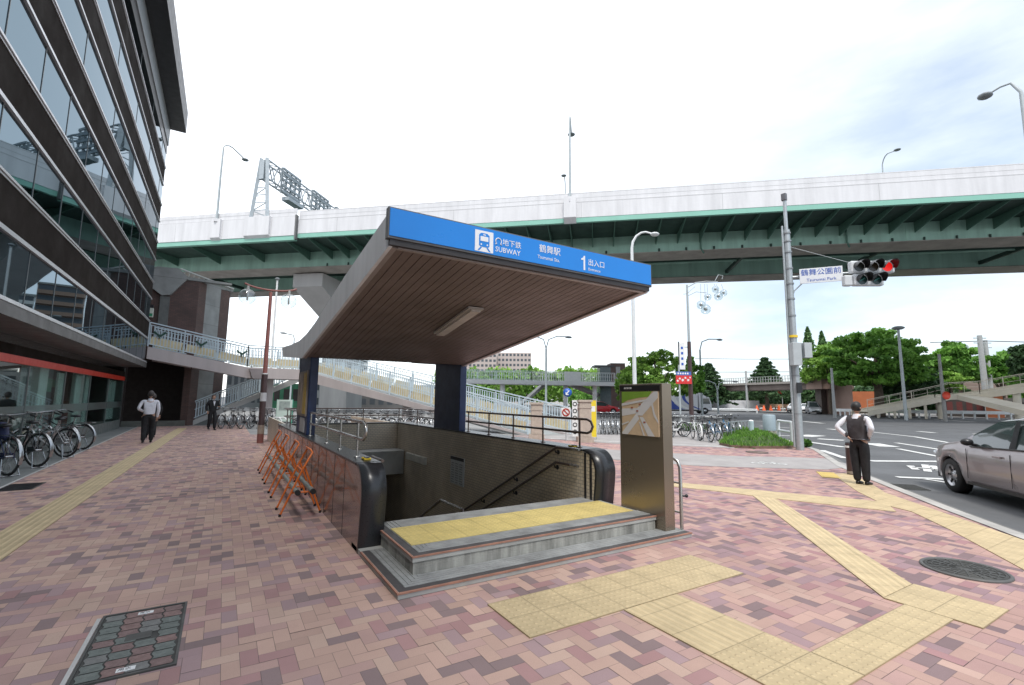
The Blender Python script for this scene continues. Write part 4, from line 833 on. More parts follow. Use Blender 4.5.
# pier with hammerhead cap
pc = MB(); ua, ub = -13.2, -9.8; ext(pc, [(6.2, 13.2), (6.2, 14.6), (17.5, 14.6), (17.5, 13.2), (16.0, 10.4), (12.3, 10.4)], ua, ub); pc.build('pier_cap', mat('pier_paint', (.47, .46, .46), .65, var=.08, scale=.6, streak=True), VD, fixn=True)
pc = MB(); ext(pc, [(12.3, 0), (16, 0), (16, 10.4), (12.3, 10.4)], ua+.01, ub-.01); pc.build('pier', mat('pier_concrete', (.33, .33, .32), .8, var=.12, scale=.8, streak=True), VD, fixn=True)
for s in (6.7, 15.1):
    q = MB(); ext(q, [(s-.3, 14.6), (s+.3, 14.6), (s+.3, 14.73), (s-.3, 14.73)], -12.4, -11.8); q.build('bearing', mat('bracket_grey'), VD, fixn=True)
    q = MB(); ext(q, [(s-.3, 14.6), (s+.3, 14.6), (s+.3, 14.73), (s-.3, 14.73)], -11.2, -10.6); q.build('bearing', mat('bracket_grey'), VD, fixn=True)
def exp_lamp(u, s, z0, z1, label, arm=2.6):
    b = Vector(VP(u, s, z0)); t = thing('highway_lamp', b, label, 'street lamp', 'lamps on the expressway parapet'); n3 = Vector((Nn.x, Nn.y, 0)); sg = 1 if s < 8 else -1
    pts = [b, b+Vector((0, 0, (z1-z0)*.6)), b+Vector((0, 0, (z1-z0)*.9))+n3*.05*sg]
    for a in (20, 45, 70, 95): pts.append(b+Vector((0, 0, (z1-z0)*.9+math.sin(R(a))*(z1-z0)*.1))+n3*sg*(arm*.42*(1-math.cos(R(a)))))
    pts.append(b+Vector((0, 0, (z1-z0)*.965))+n3*sg*arm)
    MB().tube(pts, [.11, .09, .075]+[.06]*5, 8).build('pole', M_GREYP, t); h = pts[-1]
    MB().sphere(h+n3*sg*.3-Vector((0, 0, .08)), .38, 12, sc=(.9, .9, .3)).build('lamp_head', mat('lamp_grey', (.22, .24, .25), .5), t); MB().box(b.x-.22, b.x+.22, b.y-.22, b.y+.22, b.z-.25, b.z+.05).build('base_box', wpar, t)
exp_lamp(-17.0, -.35, 18.3, 26.2, 'tall curved lamp on the white parapet, left of the sign gantry'); exp_lamp(16.4, -.2, 18.1, 25.9, 'tall lamp seen head on, standing on the white parapet above the subway sign')
exp_lamp(51.5, W_+.2, 18.1, 30.0, 'lamp whose curved tip shows over the far parapet at the upper right'); exp_lamp(14.7, W_, 18.4, 29.7, 'short lamp tip just left of the tall head-on lamp on the parapet')
# sign gantry over the expressway
ga = Vector(VP(-12.6, -.1, 18.3)); GT = thing('sign_gantry', ga, 'grey steel truss sign gantry standing on the expressway, seen edge on', 'sign gantry'); gst = mat('gantry_steel', (.36, .40, .42), .5, metal=.3, var=.12)
legs = MB(); zt2 = 24.2
for u, s in ((-13.5, -.2), (-11.7, -.2)):
    legs.next().bar(VP(u, s, 17.9), VP(-12.6+(u+12.6)*.33, s+.1, zt2), .3, .3)
for u, s in ((-13.5, W_), (-11.7, W_)): legs.next().bar(VP(u, s, 17.9), VP(-12.6+(u+12.6)*.33, s, zt2), .3, .3)
legs.build('leg', gst, GT); lt = MB()
for i in range(6):
    z0, z1 = 18.3+i*.75, 18.3+(i+1)*.75; w0, w1 = .9-(z0-17.9)/6.3*.6, .9-(z1-17.9)/6.3*.6; s_ = 1 if i % 2 else -1
    lt.bar(VP(-12.6-s_*w0, -.15, z0), VP(-12.6+s_*w1, -.15, z1), .07, .07); lt.bar(VP(-12.6-w0, -.15, z0), VP(-12.6+w0, -.15, z0), .07, .07)
lt.build('leg_lattice', gst, GT); MB().bar(VP(-12.85, -.2, 23.0), VP(-12.35, -.2, 23.0), .3, 1.9).build('leg_plate', gst, GT)
tr_ = MB(); za, zb = 24.1, 22.3
for du in (-.35, .35):
    for z in (za, zb): tr_.bar(VP(-12.6+du, 0, z), VP(-12.6+du, W_+1, z), .11, .11)
for i in range(22):
    s0, s1 = i*.76, (i+1)*.76
    for du in (-.35, .35): tr_.bar(VP(-12.6+du, s0, zb if i % 2 else za), VP(-12.6+du, s1, za if i % 2 else zb), .08, .08)
    for z in (za, zb): tr_.bar(VP(-12.95, s0, z), VP(-12.25, s1, z), .06, .06)
tr_.build('truss', gst, GT)
sb = MB()
for a, b in ((1.6, 4.4), (6.6, 9.6), (11.2, 13.4)):
    sb.next()
    for z in (21.6, 22.2, 22.8, 23.4, 23.9): ext(sb, [(a, z), (b, z), (b, z+.22), (a, z+.22)], -11.8, -11.7)
    for q_ in range(5): s_ = a+(b-a)*q_/4; ext(sb, [(s_-.07, 21.5), (s_+.07, 21.5), (s_+.07, 24.1), (s_-.07, 24.1)], -11.95, -11.82)
sb.build('sign_back', mat('sign_back_grey', (.26, .30, .32), .5, metal=.3, var=.2, scale=2), GT, fixn=True); wk = MB()
for a, b in ((2.2, 4.6), (7, 9.5)): ext(wk.next(), [(a, 21.0), (b, 21.0), (b, 21.35), (a, 21.35)], -12.2, -11.4)
wk.build('walkway', gst, GT, fixn=True)
# ================================================================ red globe lamp by the entrance
RL = thing('globe_lamp', (1.2, 18.87, 0), 'red pole lamp with two clear globes on a curved crossarm', 'street lamp'); rdm = mat('red_lamp_paint', (.26, .10, .085), .5, var=.2, scale=5); dk = mat('sticker_brown', (.06, .035, .035), .5, var=.2, scale=6)
MB().tube([(1.2, 18.87, 0), (1.2, 18.87, .45)], .105, 14).build('base', rdm, RL); MB().tube([(1.2, 18.87, .3), (1.2, 18.87, 2.4)], .10, 14).build('lower_pole', dk, RL); MB().tube([(1.2, 18.87, 2.4), (1.2, 18.87, 5.38)], [.075, .055], 12).build('upper_pole', rdm, RL)
MB().tube([(1.2, 18.87, 1.45), (1.2, 18.87, 1.75)], .104, 14).build('notice', mat('notice_grey'), RL); MB().tube([(1.2, 18.87, .32), (1.2, 18.87, .62)], .108, 14).build('sticker', mat('poster_tan'), RL); MB().tube([(1.2, 18.87, 2.36), (1.2, 18.87, 2.44)], .085, 14).build('collar', M_WHITE, RL)
arm = [(.22, 18.87, 5.62)]+[(1.2+(.98*math.sin(a)), 18.87, 5.45-.0+(1-math.cos(a))*.3) for a in [R(x) for x in range(-60, 61, 15)]]+[(2.12, 18.87, 5.57)]
MB().tube(arm[1:-1], .035, 8).build('crossarm', rdm, RL)
gg_ = glass_mat('globe_glass', (.84, .88, .88), .16, .9)
for x in (.47, 1.80):
    gb = MB().sphere((x, 18.87, 5.12), .28, 22).build('globe', gg_, RL); MB().tube([(x, 18.87, 5.3), (x, 18.87, 5.52)], .045, 10).tube([(x, 18.87, 5.0), (x, 18.87, 5.3)], .03, 8).build('lamp_holder', mat('holder_grey', (.4, .4, .38), .4), gb)
P_ = thing('bridge_lamp', (2.26, 30.9, 3.2), 'slim white lamp pole rising from the footbridge landing behind the red lamp', 'street lamp'); MB().tube([(2.26, 30.9, 3.2), (2.26, 30.9, 8.6)], [.07, .05], 8).build('pole', M_WHITE, P_); MB().sphere((2.26, 30.9, 8.65), .14, 10, sc=(1, 1, .5)).build('lamp_head', mat('lamp_grey'), P_)
b0 = DD(292, 372, 48); b0.z = 0; top = DD(291, 335, 48).z; tip = DD(283, 333, 47.5)
P_ = thing('street_lamp', b0, 'small single arm street lamp seen above the footbridge left of the canopy tail', 'street lamp'); MB().tube([b0, (b0.x, b0.y, top-.3), (b0.x-.1, b0.y, top), tip], [.08, .06, .05, .05], 8).build('pole', M_GREYP, P_); MB().sphere(tip, .22, 10, sc=(1.3, 1, .4)).build('lamp_head', mat('lamp_grey'), P_)
# ================================================================ BICYCLES
chrome = mat('chrome', (.42, .43, .44), .25, metal=.9, var=.05); tyre_m = mat('tyre', (.02, .02, .02), .8, var=.1)
def bicycle(paint, name='bicycle', basket=True, loc=(0, 0, 0), label='', group=None, fender=True):
    """local frame: rear wheel contact at origin, heading +x"""
    t = thing(name, loc, label, 'bicycle', group); r = .33; wb = 1.08
    for x in (0, wb):
        w = MB().torus((x, 0, r), r-.018, .018, 'y', 28, 6).build('wheel', tyre_m, t, local=True)
        MB().torus((x, 0, r), r-.045, .011, 'y', 28, 5).build('rim', chrome, w, local=True)
        sp = MB()
        for k in range(14): a = 2*math.pi*k/14; sp.tube([(x+.02*math.cos(a), .012*(1 if k % 2 else -1), r+.02*math.sin(a)), (x+(r-.05)*math.cos(a+.15), 0, r+(r-.05)*math.sin(a+.15))], .0022, 3, caps=False)
        sp.build('spokes', chrome, w, local=True); MB().tube([(x, -.05, r), (x, .05, r)], .022, 8).build('hub', chrome, w, local=True)
    fr = MB(); bb = (.43, 0, .27); st = (.27, 0, .72); hd = (.86, 0, .80); hl = (.92, 0, .62)
    fr.tube([bb, st], .017, 8).tube([bb, (.62, 0, .38), hl], .02, 8).tube([st, (.5, 0, .55), (.87, 0, .72)], .014, 8).tube([hd, hl], .021, 8)
    for s in (-.05, .05): fr.tube([(0, s, r), (.4, s*.6, .27)], .009, 6).tube([(0, s, r), (.28, s*.3, .66)], .008, 6)
    fr.build('frame', paint, t, local=True)
    fk = MB().tube([(.88, 0, .70), (.925, 0, .58)], .018, 8)
    for s in (-.05, .05): fk.tube([(.925, 0, .62), (.95, s, .52), (wb, s, r)], .010, 6)
    fk.build('fork', paint, t, local=True)
    MB().tube([(.84, 0, .82), (.82, 0, 1.0)], .013, 8).tube([(.68, -.29, .98), (.76, -.26, 1.03), (.83, -.08, 1.0), (.83, .08, 1.0), (.76, .26, 1.03), (.68, .29, .98)], .011, 8).build('handlebar', chrome, t, local=True)
    for s in (-1, 1): MB().tube([(.70, s*.285, .99), (.58, s*.30, .955)], .017, 8).build('grip', M_BLACK, t, local=True)
    MB().tube([(.27, 0, .70), (.24, 0, .84)], .012, 8).build('seat_post', chrome, t, local=True)
    sd_ = MB().lathe([(0, .0), (.06, .005), (.10, .02), (.105, .045), (.07, .065), (0, .07)], (0, 0, 0), 14); sd_.v = [(x*(1.35 if x > 0 else 1)+.22, y*(.85 if x < 0 else .45), z+.83) for x, y, z in sd_.v]; sd_.build('saddle', M_BLACK, t, local=True)
    if fender:
        for x, a0, a1 in ((0, 10, 200), (wb, 20, 175)):
            fd = MB(); n = 14; vs = []
            for i in range(n+1):
                a = R(a0+(a1-a0)*i/n)
                for yy, rr2 in ((-.028, r+.012), (0, r+.028), (.028, r+.012)): vs.append((x+rr2*math.cos(a), yy, r+rr2*math.sin(a)))
            fd.add(vs, [(3*i+j, 3*i+j+1, 3*i+j+4, 3*i+j+3) for i in range(n) for j in range(2)], 0, True); fd.build('mudguard', chrome if paint is not M_WHITE else M_WHITE, t, local=True)
    rk = MB()
    for s in (-.06, 0, .06): rk.tube([(-.26, s, .70), (.2, s, .70)], .006, 5)
    for s in (-.06, .06): rk.tube([(0, s, r), (-.1, s, .70)], .005, 5)
    rk.tube([(-.26, -.06, .70), (-.26, .06, .70)], .006, 5).build('rear_rack', chrome, t, local=True)
    ck = MB().lathe([(0, -.006), (.09, -.006), (.09, .006), (0, .006)], (.43, -.07, .27), 16, axis='y'); ck.build('chainring', M_BLACK, t, local=True); MB().bar((.43, -.09, .27), (.50, -.09, .11), .02, .012).next().bar((.43, .09, .27), (.36, .09, .43), .02, .012).build('crank', M_BLACK, t, local=True); MB().box(.45, .56, -.16, -.10, .10, .125).next().box(.30, .41, .10, .16, .42, .445).build('pedal', M_BLACK, t, local=True)
    MB().bar((.0, -.075, .345), (.42, -.075, .33), .012, .09).build('chain_guard', paint, t, local=True)
    MB().tube([(0, -.09, .30), (-.10, -.13, .0)], .010, 6).tube([(0, .09, .30), (-.10, .13, .0)], .010, 6).tube([(-.10, -.13, .012), (-.10, .13, .012)], .010, 6).build('stand', chrome, t, local=True)
    if basket:
        bk = MB(); x0, x1, z0, z1 = .93, 1.22, .72, .97
        for i in range(8):
            f = i/7; y = -.15+.3*f; yb = -.12+.24*f
            bk.tube([(x0, y, z1), (x0+.02, yb, z0), (x1-.06, yb, z0), (x1, y, z1)], .003, 3, caps=False)
        for i in range(6):
            f = i/5; xx = x0+.02+(x1-x0-.08)*f; xt = x0+(x1-x0)*f; bk.tube([(xt, -.15, z1), (xx, -.12, z0), (xx, .12, z0), (xt, .15, z1)], .003, 3, caps=False)
        for zz in (.76, .82, .88): g_ = (zz-z0)/(z1-z0)*.03; bk.tube([(x0, -.12-g_, zz), (x1-.04, -.12-g_, zz), (x1-.04, .12+g_, zz), (x0, .12+g_, zz)], .003, 3, closed=True)
        bk.tube([(x0, -.15, z1), (x1, -.15, z1), (x1, .15, z1), (x0, .15, z1)], .006, 5, closed=True); bk.build('basket', M_BLACK if paint is not M_WHITE else chrome, t, local=True)
    MB().sphere((1.0, 0, .66), .04, 10).build('headlight', chrome, t, local=True)
    return t
P_blk = mat('bike_black', (.02, .02, .025), .3, var=.05); P_nav = mat('bike_navy', (.02, .03, .10), .3, var=.05); P_sil = mat('bike_silver', (.5, .5, .5), .25, metal=.6, var=.05); P_whi = M_WHITE; P_blu = mat('bike_blue', (.08, .25, .45), .35, var=.05); P_brn = mat('bike_brown', (.08, .035, .03), .35, var=.05)
def H(dx, dy): return math.atan2(dy, dx)
def at_rear(t, x, y, rz, z=.006, s=1.0):
    t.scale = (s, s, s); t.location = (x, y, z); t.rotation_euler = (0, 0, rz); return t
b1 = at_rear(bicycle(P_blk, label='black city bicycle with front basket, its rear wheel nearest the camera by the shop'), -3.42, 14.5, H(-.70, .62), s=1.13)
b2 = at_rear(bicycle(P_sil, label='silver bicycle with dark mudguard, farther of the two facing the shop window'), -3.36, 16.4, H(-.72, .52), s=1.13)
b3 = at_rear(copy_tree(b1, label='black bicycle farthest along the shop window row, its rear wheel half hidden'), -3.45, 18.5, H(-.75, .45), s=1.13)
b4 = at_rear(bicycle(P_nav, label='navy bicycle under a blue cover at the left edge of the photo'), -3.52, 13.2, H(-.62, .70), s=1.13)
MB().tube([(.10, 0, .62), (.35, 0, .80), (.62, .0, .74), (.80, 0, .60)], [.03, .13, .14, .05], 12).build('cover', mat('navy_cover', (.015, .02, .06), .8, var=.2), b4, local=True)
b5 = at_rear(copy_tree(b2, label='silver bicycle squeezed between the black bicycles by the shop'), -3.55, 17.4, H(-.72, .6), s=1.13)
# rows under and in front of the footbridge: low background copies of full bicycles
protoB = bicycle(P_blk, label='dark bicycle parked side by side in the row beneath the footbridge steps', group='bicycles in the row beneath the footbridge steps')
pts = [(0.0+i*.42, 28.0-i*.22+.12*math.sin(i*2.3)) for i in range(11)]
for i, (x, y) in enumerate(pts):
    o = protoB if i == 0 else copy_tree(protoB)
    at_rear(o, x, y, R(62+8*math.sin(i*1.7)))
protoC = bicycle(P_sil, basket=True, label='silver bicycle parked in the long row between the stairwell and the footbridge ramp', group='bicycles between the stairwell and the footbridge ramp')
protoD = bicycle(P_brn, basket=True, label='dark brown bicycle parked in the long row between the stairwell and the footbridge ramp', group='brown bicycles between the stairwell and the footbridge ramp')
n = 17; a0, a1 = Vector((3.1, 24.6)), Vector((8.6, 21.2))
for i in range(n):
    p = a0.lerp(a1, i/(n-1)); proto = protoD if i % 4 == 1 else protoC; o = proto if i in (0, 1) else copy_tree(proto)
    at_rear(o, p.x, p.y, R(28+9*math.sin(i*2.1)), .006)
# right hand rack: five bicycles, then three beside the stele
protoE = bicycle(P_whi, label='white bicycle in the rack between the red lamp post and the grass bed', group='white bicycles in the rack by the grass bed')
rack = [(700, 441, 0), (711, 442.5, 1), (718, 441, 2), (725, 439.5, 1), (732, 438.5, 2), (738, 437, 1)]
protoF = bicycle(P_blk, label='black bicycle in the rack between the lamp post and the grass bed', group='black bicycles in the rack by the grass bed')
protoG = bicycle(P_blu, label='blue bicycle in the rack between the lamp post and the grass bed', group='blue bicycles in the rack by the grass bed')
used = set()
for (x, y, k) in rack:
    pr = (protoE, protoF, protoG)[k]; g_ = G(x, y); o = pr if k not in used else copy_tree(pr); used.add(k); at_rear(o, g_.x, g_.y, R(52+(x % 7)), .006)
ph = bicycle(P_whi, label='white bicycle with its wheel turned, standing just right of the map stele'); g_ = G(672, 437.5); at_rear(ph, g_.x, g_.y, R(10), .006)
g_ = G(667, 438.5); at_rear(copy_tree(protoG, label='light blue bicycle half hidden by the right edge of the map stele'), g_.x, g_.y, R(30), .006)['group'] = 'bicycles beside the map stele'
g_ = G(684, 437); at_rear(copy_tree(protoF, label='black bicycle standing between the white one and the dark lamp post'), g_.x, g_.y, R(150), .006)['group'] = 'bicycles beside the map stele'
protoH = copy_tree(protoC, label='silver bicycle parked in the row left of the map stele, past the yellow board', group='bicycles left of the map stele')
for i in range(6):
    g_ = G(601+i*4.2, 434.5); o = protoH if i == 0 else copy_tree(protoH); at_rear(o, g_.x, g_.y, R(42+5*math.sin(i*2)), .006)
# ================================================================ PEOPLE
def skin_bm(verts, edges, radii, root=0, sub=2):
    me = bpy.data.meshes.new('tmp'); me.from_pydata([tuple(v) for v in verts], edges, []); o = bpy.data.objects.new('tmp', me); COL.objects.link(o)
    md = o.modifiers.new('s', 'SKIN'); md.use_smooth_shade = True; sv = me.skin_vertices[0].data
    for i, r_ in enumerate(radii): sv[i].radius = r_ if isinstance(r_, tuple) else (r_, r_); sv[i].use_root = (i == root)
    ss = o.modifiers.new('u', 'SUBSURF'); ss.levels = ss.render_levels = sub
    ev = bpy.data.meshes.new_from_object(o.evaluated_get(bpy.context.evaluated_depsgraph_get()))
    vs = [tuple(v.co) for v in ev.vertices]; fs = [tuple(p.vertices) for p in ev.polygons]; bpy.data.objects.remove(o); return vs, fs
def chain(pts, rad, sub=1): return skin_bm(pts, [(i, i+1) for i in range(len(pts)-1)], rad, 0, sub)
sk = mat('skin', (.45, .27, .19), .5, var=.06); hair_m = mat('hair_black', (.015, .012, .011), .5, var=.1); shoe_m = mat('shoe_black', (.015, .013, .012), .3, var=.05)
def person(loc, rz, label, Lh, Rh, Le, Re, Lf, Rf, Lk, Rk, top_m, trouser_m, vest_m=None, sleeve_m=None, hgt=1.7, lean=0.0, jacket=False, hair=hair_m, head_turn=0, scale_w=1.0):
    """local frame: facing +y. L=-x side. h=hand, e=elbow, f=foot(ankle), k=knee"""
    t = thing('person', loc, label, 'person', None, rz); k_ = hgt/1.70; V = lambda a: Vector(a)*k_; w = scale_w
    pel = V((0, 0, .93)); wst = V((0, lean*.3, 1.08)); ch = V((0, lean*.8, 1.27)); nb = V((0, lean, 1.42)); hd = V((0, lean+.015, 1.50))
    sL, sR = V((-.185*w, lean*.9, 1.385)), V((.185*w, lean*.9, 1.385)); hL, hR = V((-.095*w, 0, .90)), V((.095*w, 0, .90))
    Lh, Rh, Le, Re, Lf, Rf, Lk, Rk = [V(a) for a in (Lh, Rh, Le, Re, Lf, Rf, Lk, Rk)]
    body = MB()
    vs, fs = skin_bm([pel, wst, ch, nb, hd, sL, Le, Lh, sR, Re, Rh, hL, Lk, Lf, hR, Rk, Rf], [(0, 1), (1, 2), (2, 3), (3, 4), (2, 5), (5, 6), (6, 7), (2, 8), (8, 9), (9, 10), (0, 11), (11, 12), (12, 13), (0, 14), (14, 15), (15, 16)],
                     [(.12*w, .095), (.115*w, .09), (.13*w, .10), (.055, .055), (.05, .05), .05, .037, .026, .05, .037, .026, .08, .055, .04, .08, .055, .04]); body.add(vs, fs, 0, True)
    # head with face
    hc = V((0, lean+.02, 1.60)); rot = Matrix.Rotation(head_turn, 3, 'Z'); hm = MB().sphere((0, 0, 0), .098, 18, sc=(.80, .98, 1.15)); pts = []
    for x, y, z in hm.v:
        if z < -.02: x *= 1+z*2.2; y = y*(1+z*1.2)+(.008 if y > 0 else 0)
        pts.append(rot @ Vector((x, y, z)) * k_ + hc)
    body.add(pts, hm.f, 0, True)
    def hp(x, y, z): return rot @ Vector((x, y, z))*k_+hc
    body.tube([hp(0, .088, .02), hp(0, .108, -.018), hp(0, .092, -.024)], [.008, .013, .008], 8); body.sphere(hp(-.082, 0, -.005), .022, 8, sc=(.4, .8, 1.2)); body.sphere(hp(.082, 0, -.005), .022, 8, sc=(.4, .8, 1.2))
    # hands: palm and five fingers
    for s, el, ha in ((-1, Le, Lh), (1, Re, Rh)):
        d = (ha-el).normalized(); side = d.cross(Vector((0, 0, 1)) if abs(d.z) < .9 else Vector((0, 1, 0))).normalized(); nr = d.cross(side).normalized(); pc = ha+d*.045
        vs, fs = chain([ha-d*.02, ha+d*.03, ha+d*.085], [(.026, .022), (.036, .018), (.038, .015)]); body.add(vs, fs, 0, True)
        for q, (o_, ln) in enumerate(((-.03, .062), (-.010, .075), (.011, .07), (.031, .055))):
            b_ = ha+d*.08+side*o_; body.tube([b_, b_+d*ln*.5+nr*.006, b_+d*ln*.85+nr*.022], [.0085, .008, .0065], 6)
        b_ = ha+d*.03+side*-.036; body.tube([b_, b_+d*.03-side*.02+nr*.006, b_+d*.055-side*.022+nr*.012], [.011, .009, .007], 6)
    bo = body.build('body', sk, t, local=True)
    ey = MB(); ey.sphere(hp(-.032, .082, .012), .0085, 8); ey.sphere(hp(.032, .082, .012), .0085, 8); ey.build('eye_pair', M_BLACK, t, local=True)
    MB().tube([hp(-.022, .088, -.052), hp(0, .094, -.054), hp(.022, .088, -.052)], .004, 6).build('mouth', mat('lip', (.35, .12, .1), .5, var=0), t, local=True)
    hr = MB().sphere((0, 0, 0), .108, 18, sc=(.84, 1.0, 1.08)); keepv = []
    hv = [hp(x, y-.008, z+.02) for x, y, z in hr.v]; ff = [f for f in hr.f if not (sum(hr.v[i][1] for i in f)/4 > .035 and sum(hr.v[i][2] for i in f)/4 < .045) and sum(hr.v[i][2] for i in f)/4 > -.075]
    MB().add(hv, ff, 0, True).build('hair', hair, t, local=True)
    # trousers
    vs, fs = skin_bm([pel+V((0, 0, .09)), pel, hL, Lk, Lf+V((0, 0, -.03)), hR, Rk, Rf+V((0, 0, -.03))], [(0, 1), (1, 2), (2, 3), (3, 4), (1, 5), (5, 6), (6, 7)], [(.145*w, .115), (.15*w, .125), (.105, .11), .086, .066, (.105, .11), .086, .066], 1)
    MB().add(vs, fs, 0, True).build('trousers', trouser_m, t, local=True)
    # shirt or jacket
    low = .86 if jacket else .95; wr = (Lh-Le).normalized()*.005, (Rh-Re).normalized()*.005; ex = .012 if jacket else 0
    vs, fs = skin_bm([V((0, 0, low)), wst, ch, nb+V((0, -.003, .02)), sL, Le, Lh+wr[0], sR, Re, Rh+wr[1]], [(0, 1), (1, 2), (2, 3), (2, 4), (4, 5), (5, 6), (2, 7), (7, 8), (8, 9)],
                     [(.158*w+ex, .125+ex), (.150*w+ex, .12+ex), (.155*w+ex, .118+ex), (.10, .088), .060+ex, .052+ex, .040, .058+ex, .052+ex, .040], 1)
    sv_, sf_ = vs, fs; MB().add(vs, fs, 0, True).build('jacket' if jacket else 'shirt', top_m, t, local=True)
    MB().tube([nb+V((0, .0, -.05)), nb+V((0, .0, .0)), nb+V((0, .003, .045))], [.10*k_, .078*k_, .064*k_], 16).build('collar', sleeve_m or top_m, t, local=True)
    if vest_m:
        b_ = bmesh.new(); bv_ = [b_.verts.new(v) for v in sv_]
        for f in sf_:
            c = sum((Vector(sv_[i]) for i in f), Vector())/len(f)
            if abs(c.x) < .150*k_*w+.02*max(0, 1.2-c.z) and c.z < 1.425*k_ and (c.z > .90 or True):
                try: b_.faces.new([bv_[i] for i in f])
                except ValueError: pass
        bmesh.ops.delete(b_, geom=[v for v in b_.verts if not v.link_faces], context='VERTS'); b_.normal_update()
        for v in b_.verts: v.co += v.normal*.012
        b_.verts.index_update(); MB().add([tuple(v.co) for v in b_.verts], [tuple(v.index for v in f.verts) for f in b_.faces], 0, True).build('vest', vest_m, t, local=True); b_.free()
    for an in (Lf, Rf):
        sh = MB(); vs, fs = chain([an+V((0, -.05, -.045)), an+V((0, .03, -.045)), an+V((.0, .15, -.058)), an+V((.0, .20, -.062))], [(.04, .045), (.048, .045), (.045, .03), (.03, .018)], 1); sh.add(vs, fs, 0, True); sh.build('shoe', shoe_m, t, local=True)
    return t
blk_tr = mat('black_cloth', (.014, .014, .016), .85, var=.3, scale=6, bump=.8, bscale=9); wsh = mat('white_shirt', (.70, .70, .74), .75, var=.10, scale=9, bump=1.0, bscale=11); vst = mat('grey_vest', (.045, .040, .043), .8, var=.18, scale=12, bump=.7, bscale=14)
g_ = G(862, 485)
face = math.atan2(1.0, .0)
p1 = person((g_.x, g_.y, 0.004), R(-94), 'person in grey vest and white shirt standing with hands on hips at the kerb', (-.15, -.12, .99), (.17, .06, 1.0), (-.32, -.20, 1.18), (.31, -.10, 1.17), (-.075, -.0, .085), (.08, .03, .085), (-.085, .0, .50), (.085, .02, .50), wsh, blk_tr, vst, wsh, hgt=1.60, head_turn=R(-14), scale_w=1.08)
p2 = person((-2.13, 20.35, .004), R(6), 'person in white shirt and black trousers walking away beside the yellow strip', (-.17, .20, 1.04), (.22, .08, .84), (-.30, -.05, 1.13), (.245, -.03, 1.10), (-.10, -.10, .10), (.11, .16, .085), (-.10, .03, .52), (.105, .13, .52), wsh, blk_tr, hgt=1.74, hair=mat('hair_greying', (.06, .05, .045), .6, var=.2), lean=.02, scale_w=1.12)
p3 = person((-2.30, 22.8, .004), R(12), 'grey haired person in dark jacket, mostly hidden behind the person in the white shirt', (-.25, .08, .88), (.25, .02, .88), (-.27, -.03, 1.12), (.27, -.05, 1.12), (-.10, .10, .085), (.11, -.08, .10), (-.10, .08, .52), (.105, .02, .52), blk_tr, blk_tr, hgt=1.66, hair=mat('hair_greying'), jacket=True)
p4 = person((-.4, 27.0, .004), R(200), 'person in black suit walking towards the camera with one arm bent forward', (-.18, .22, 1.14), (.24, .02, .92), (-.29, .0, 1.12), (.28, -.06, 1.13), (-.10, .12, .085), (.09, -.14, .12), (-.10, .10, .52), (.10, .02, .50), blk_tr, blk_tr, sleeve_m=wsh, hgt=1.66, jacket=True)
MB().prism([(-.05, 1.40*.976), (.05, 1.40*.976), (0, 1.13)], .135, .155, 'y').build('shirt_front', wsh, p4, local=True, fixn=True)
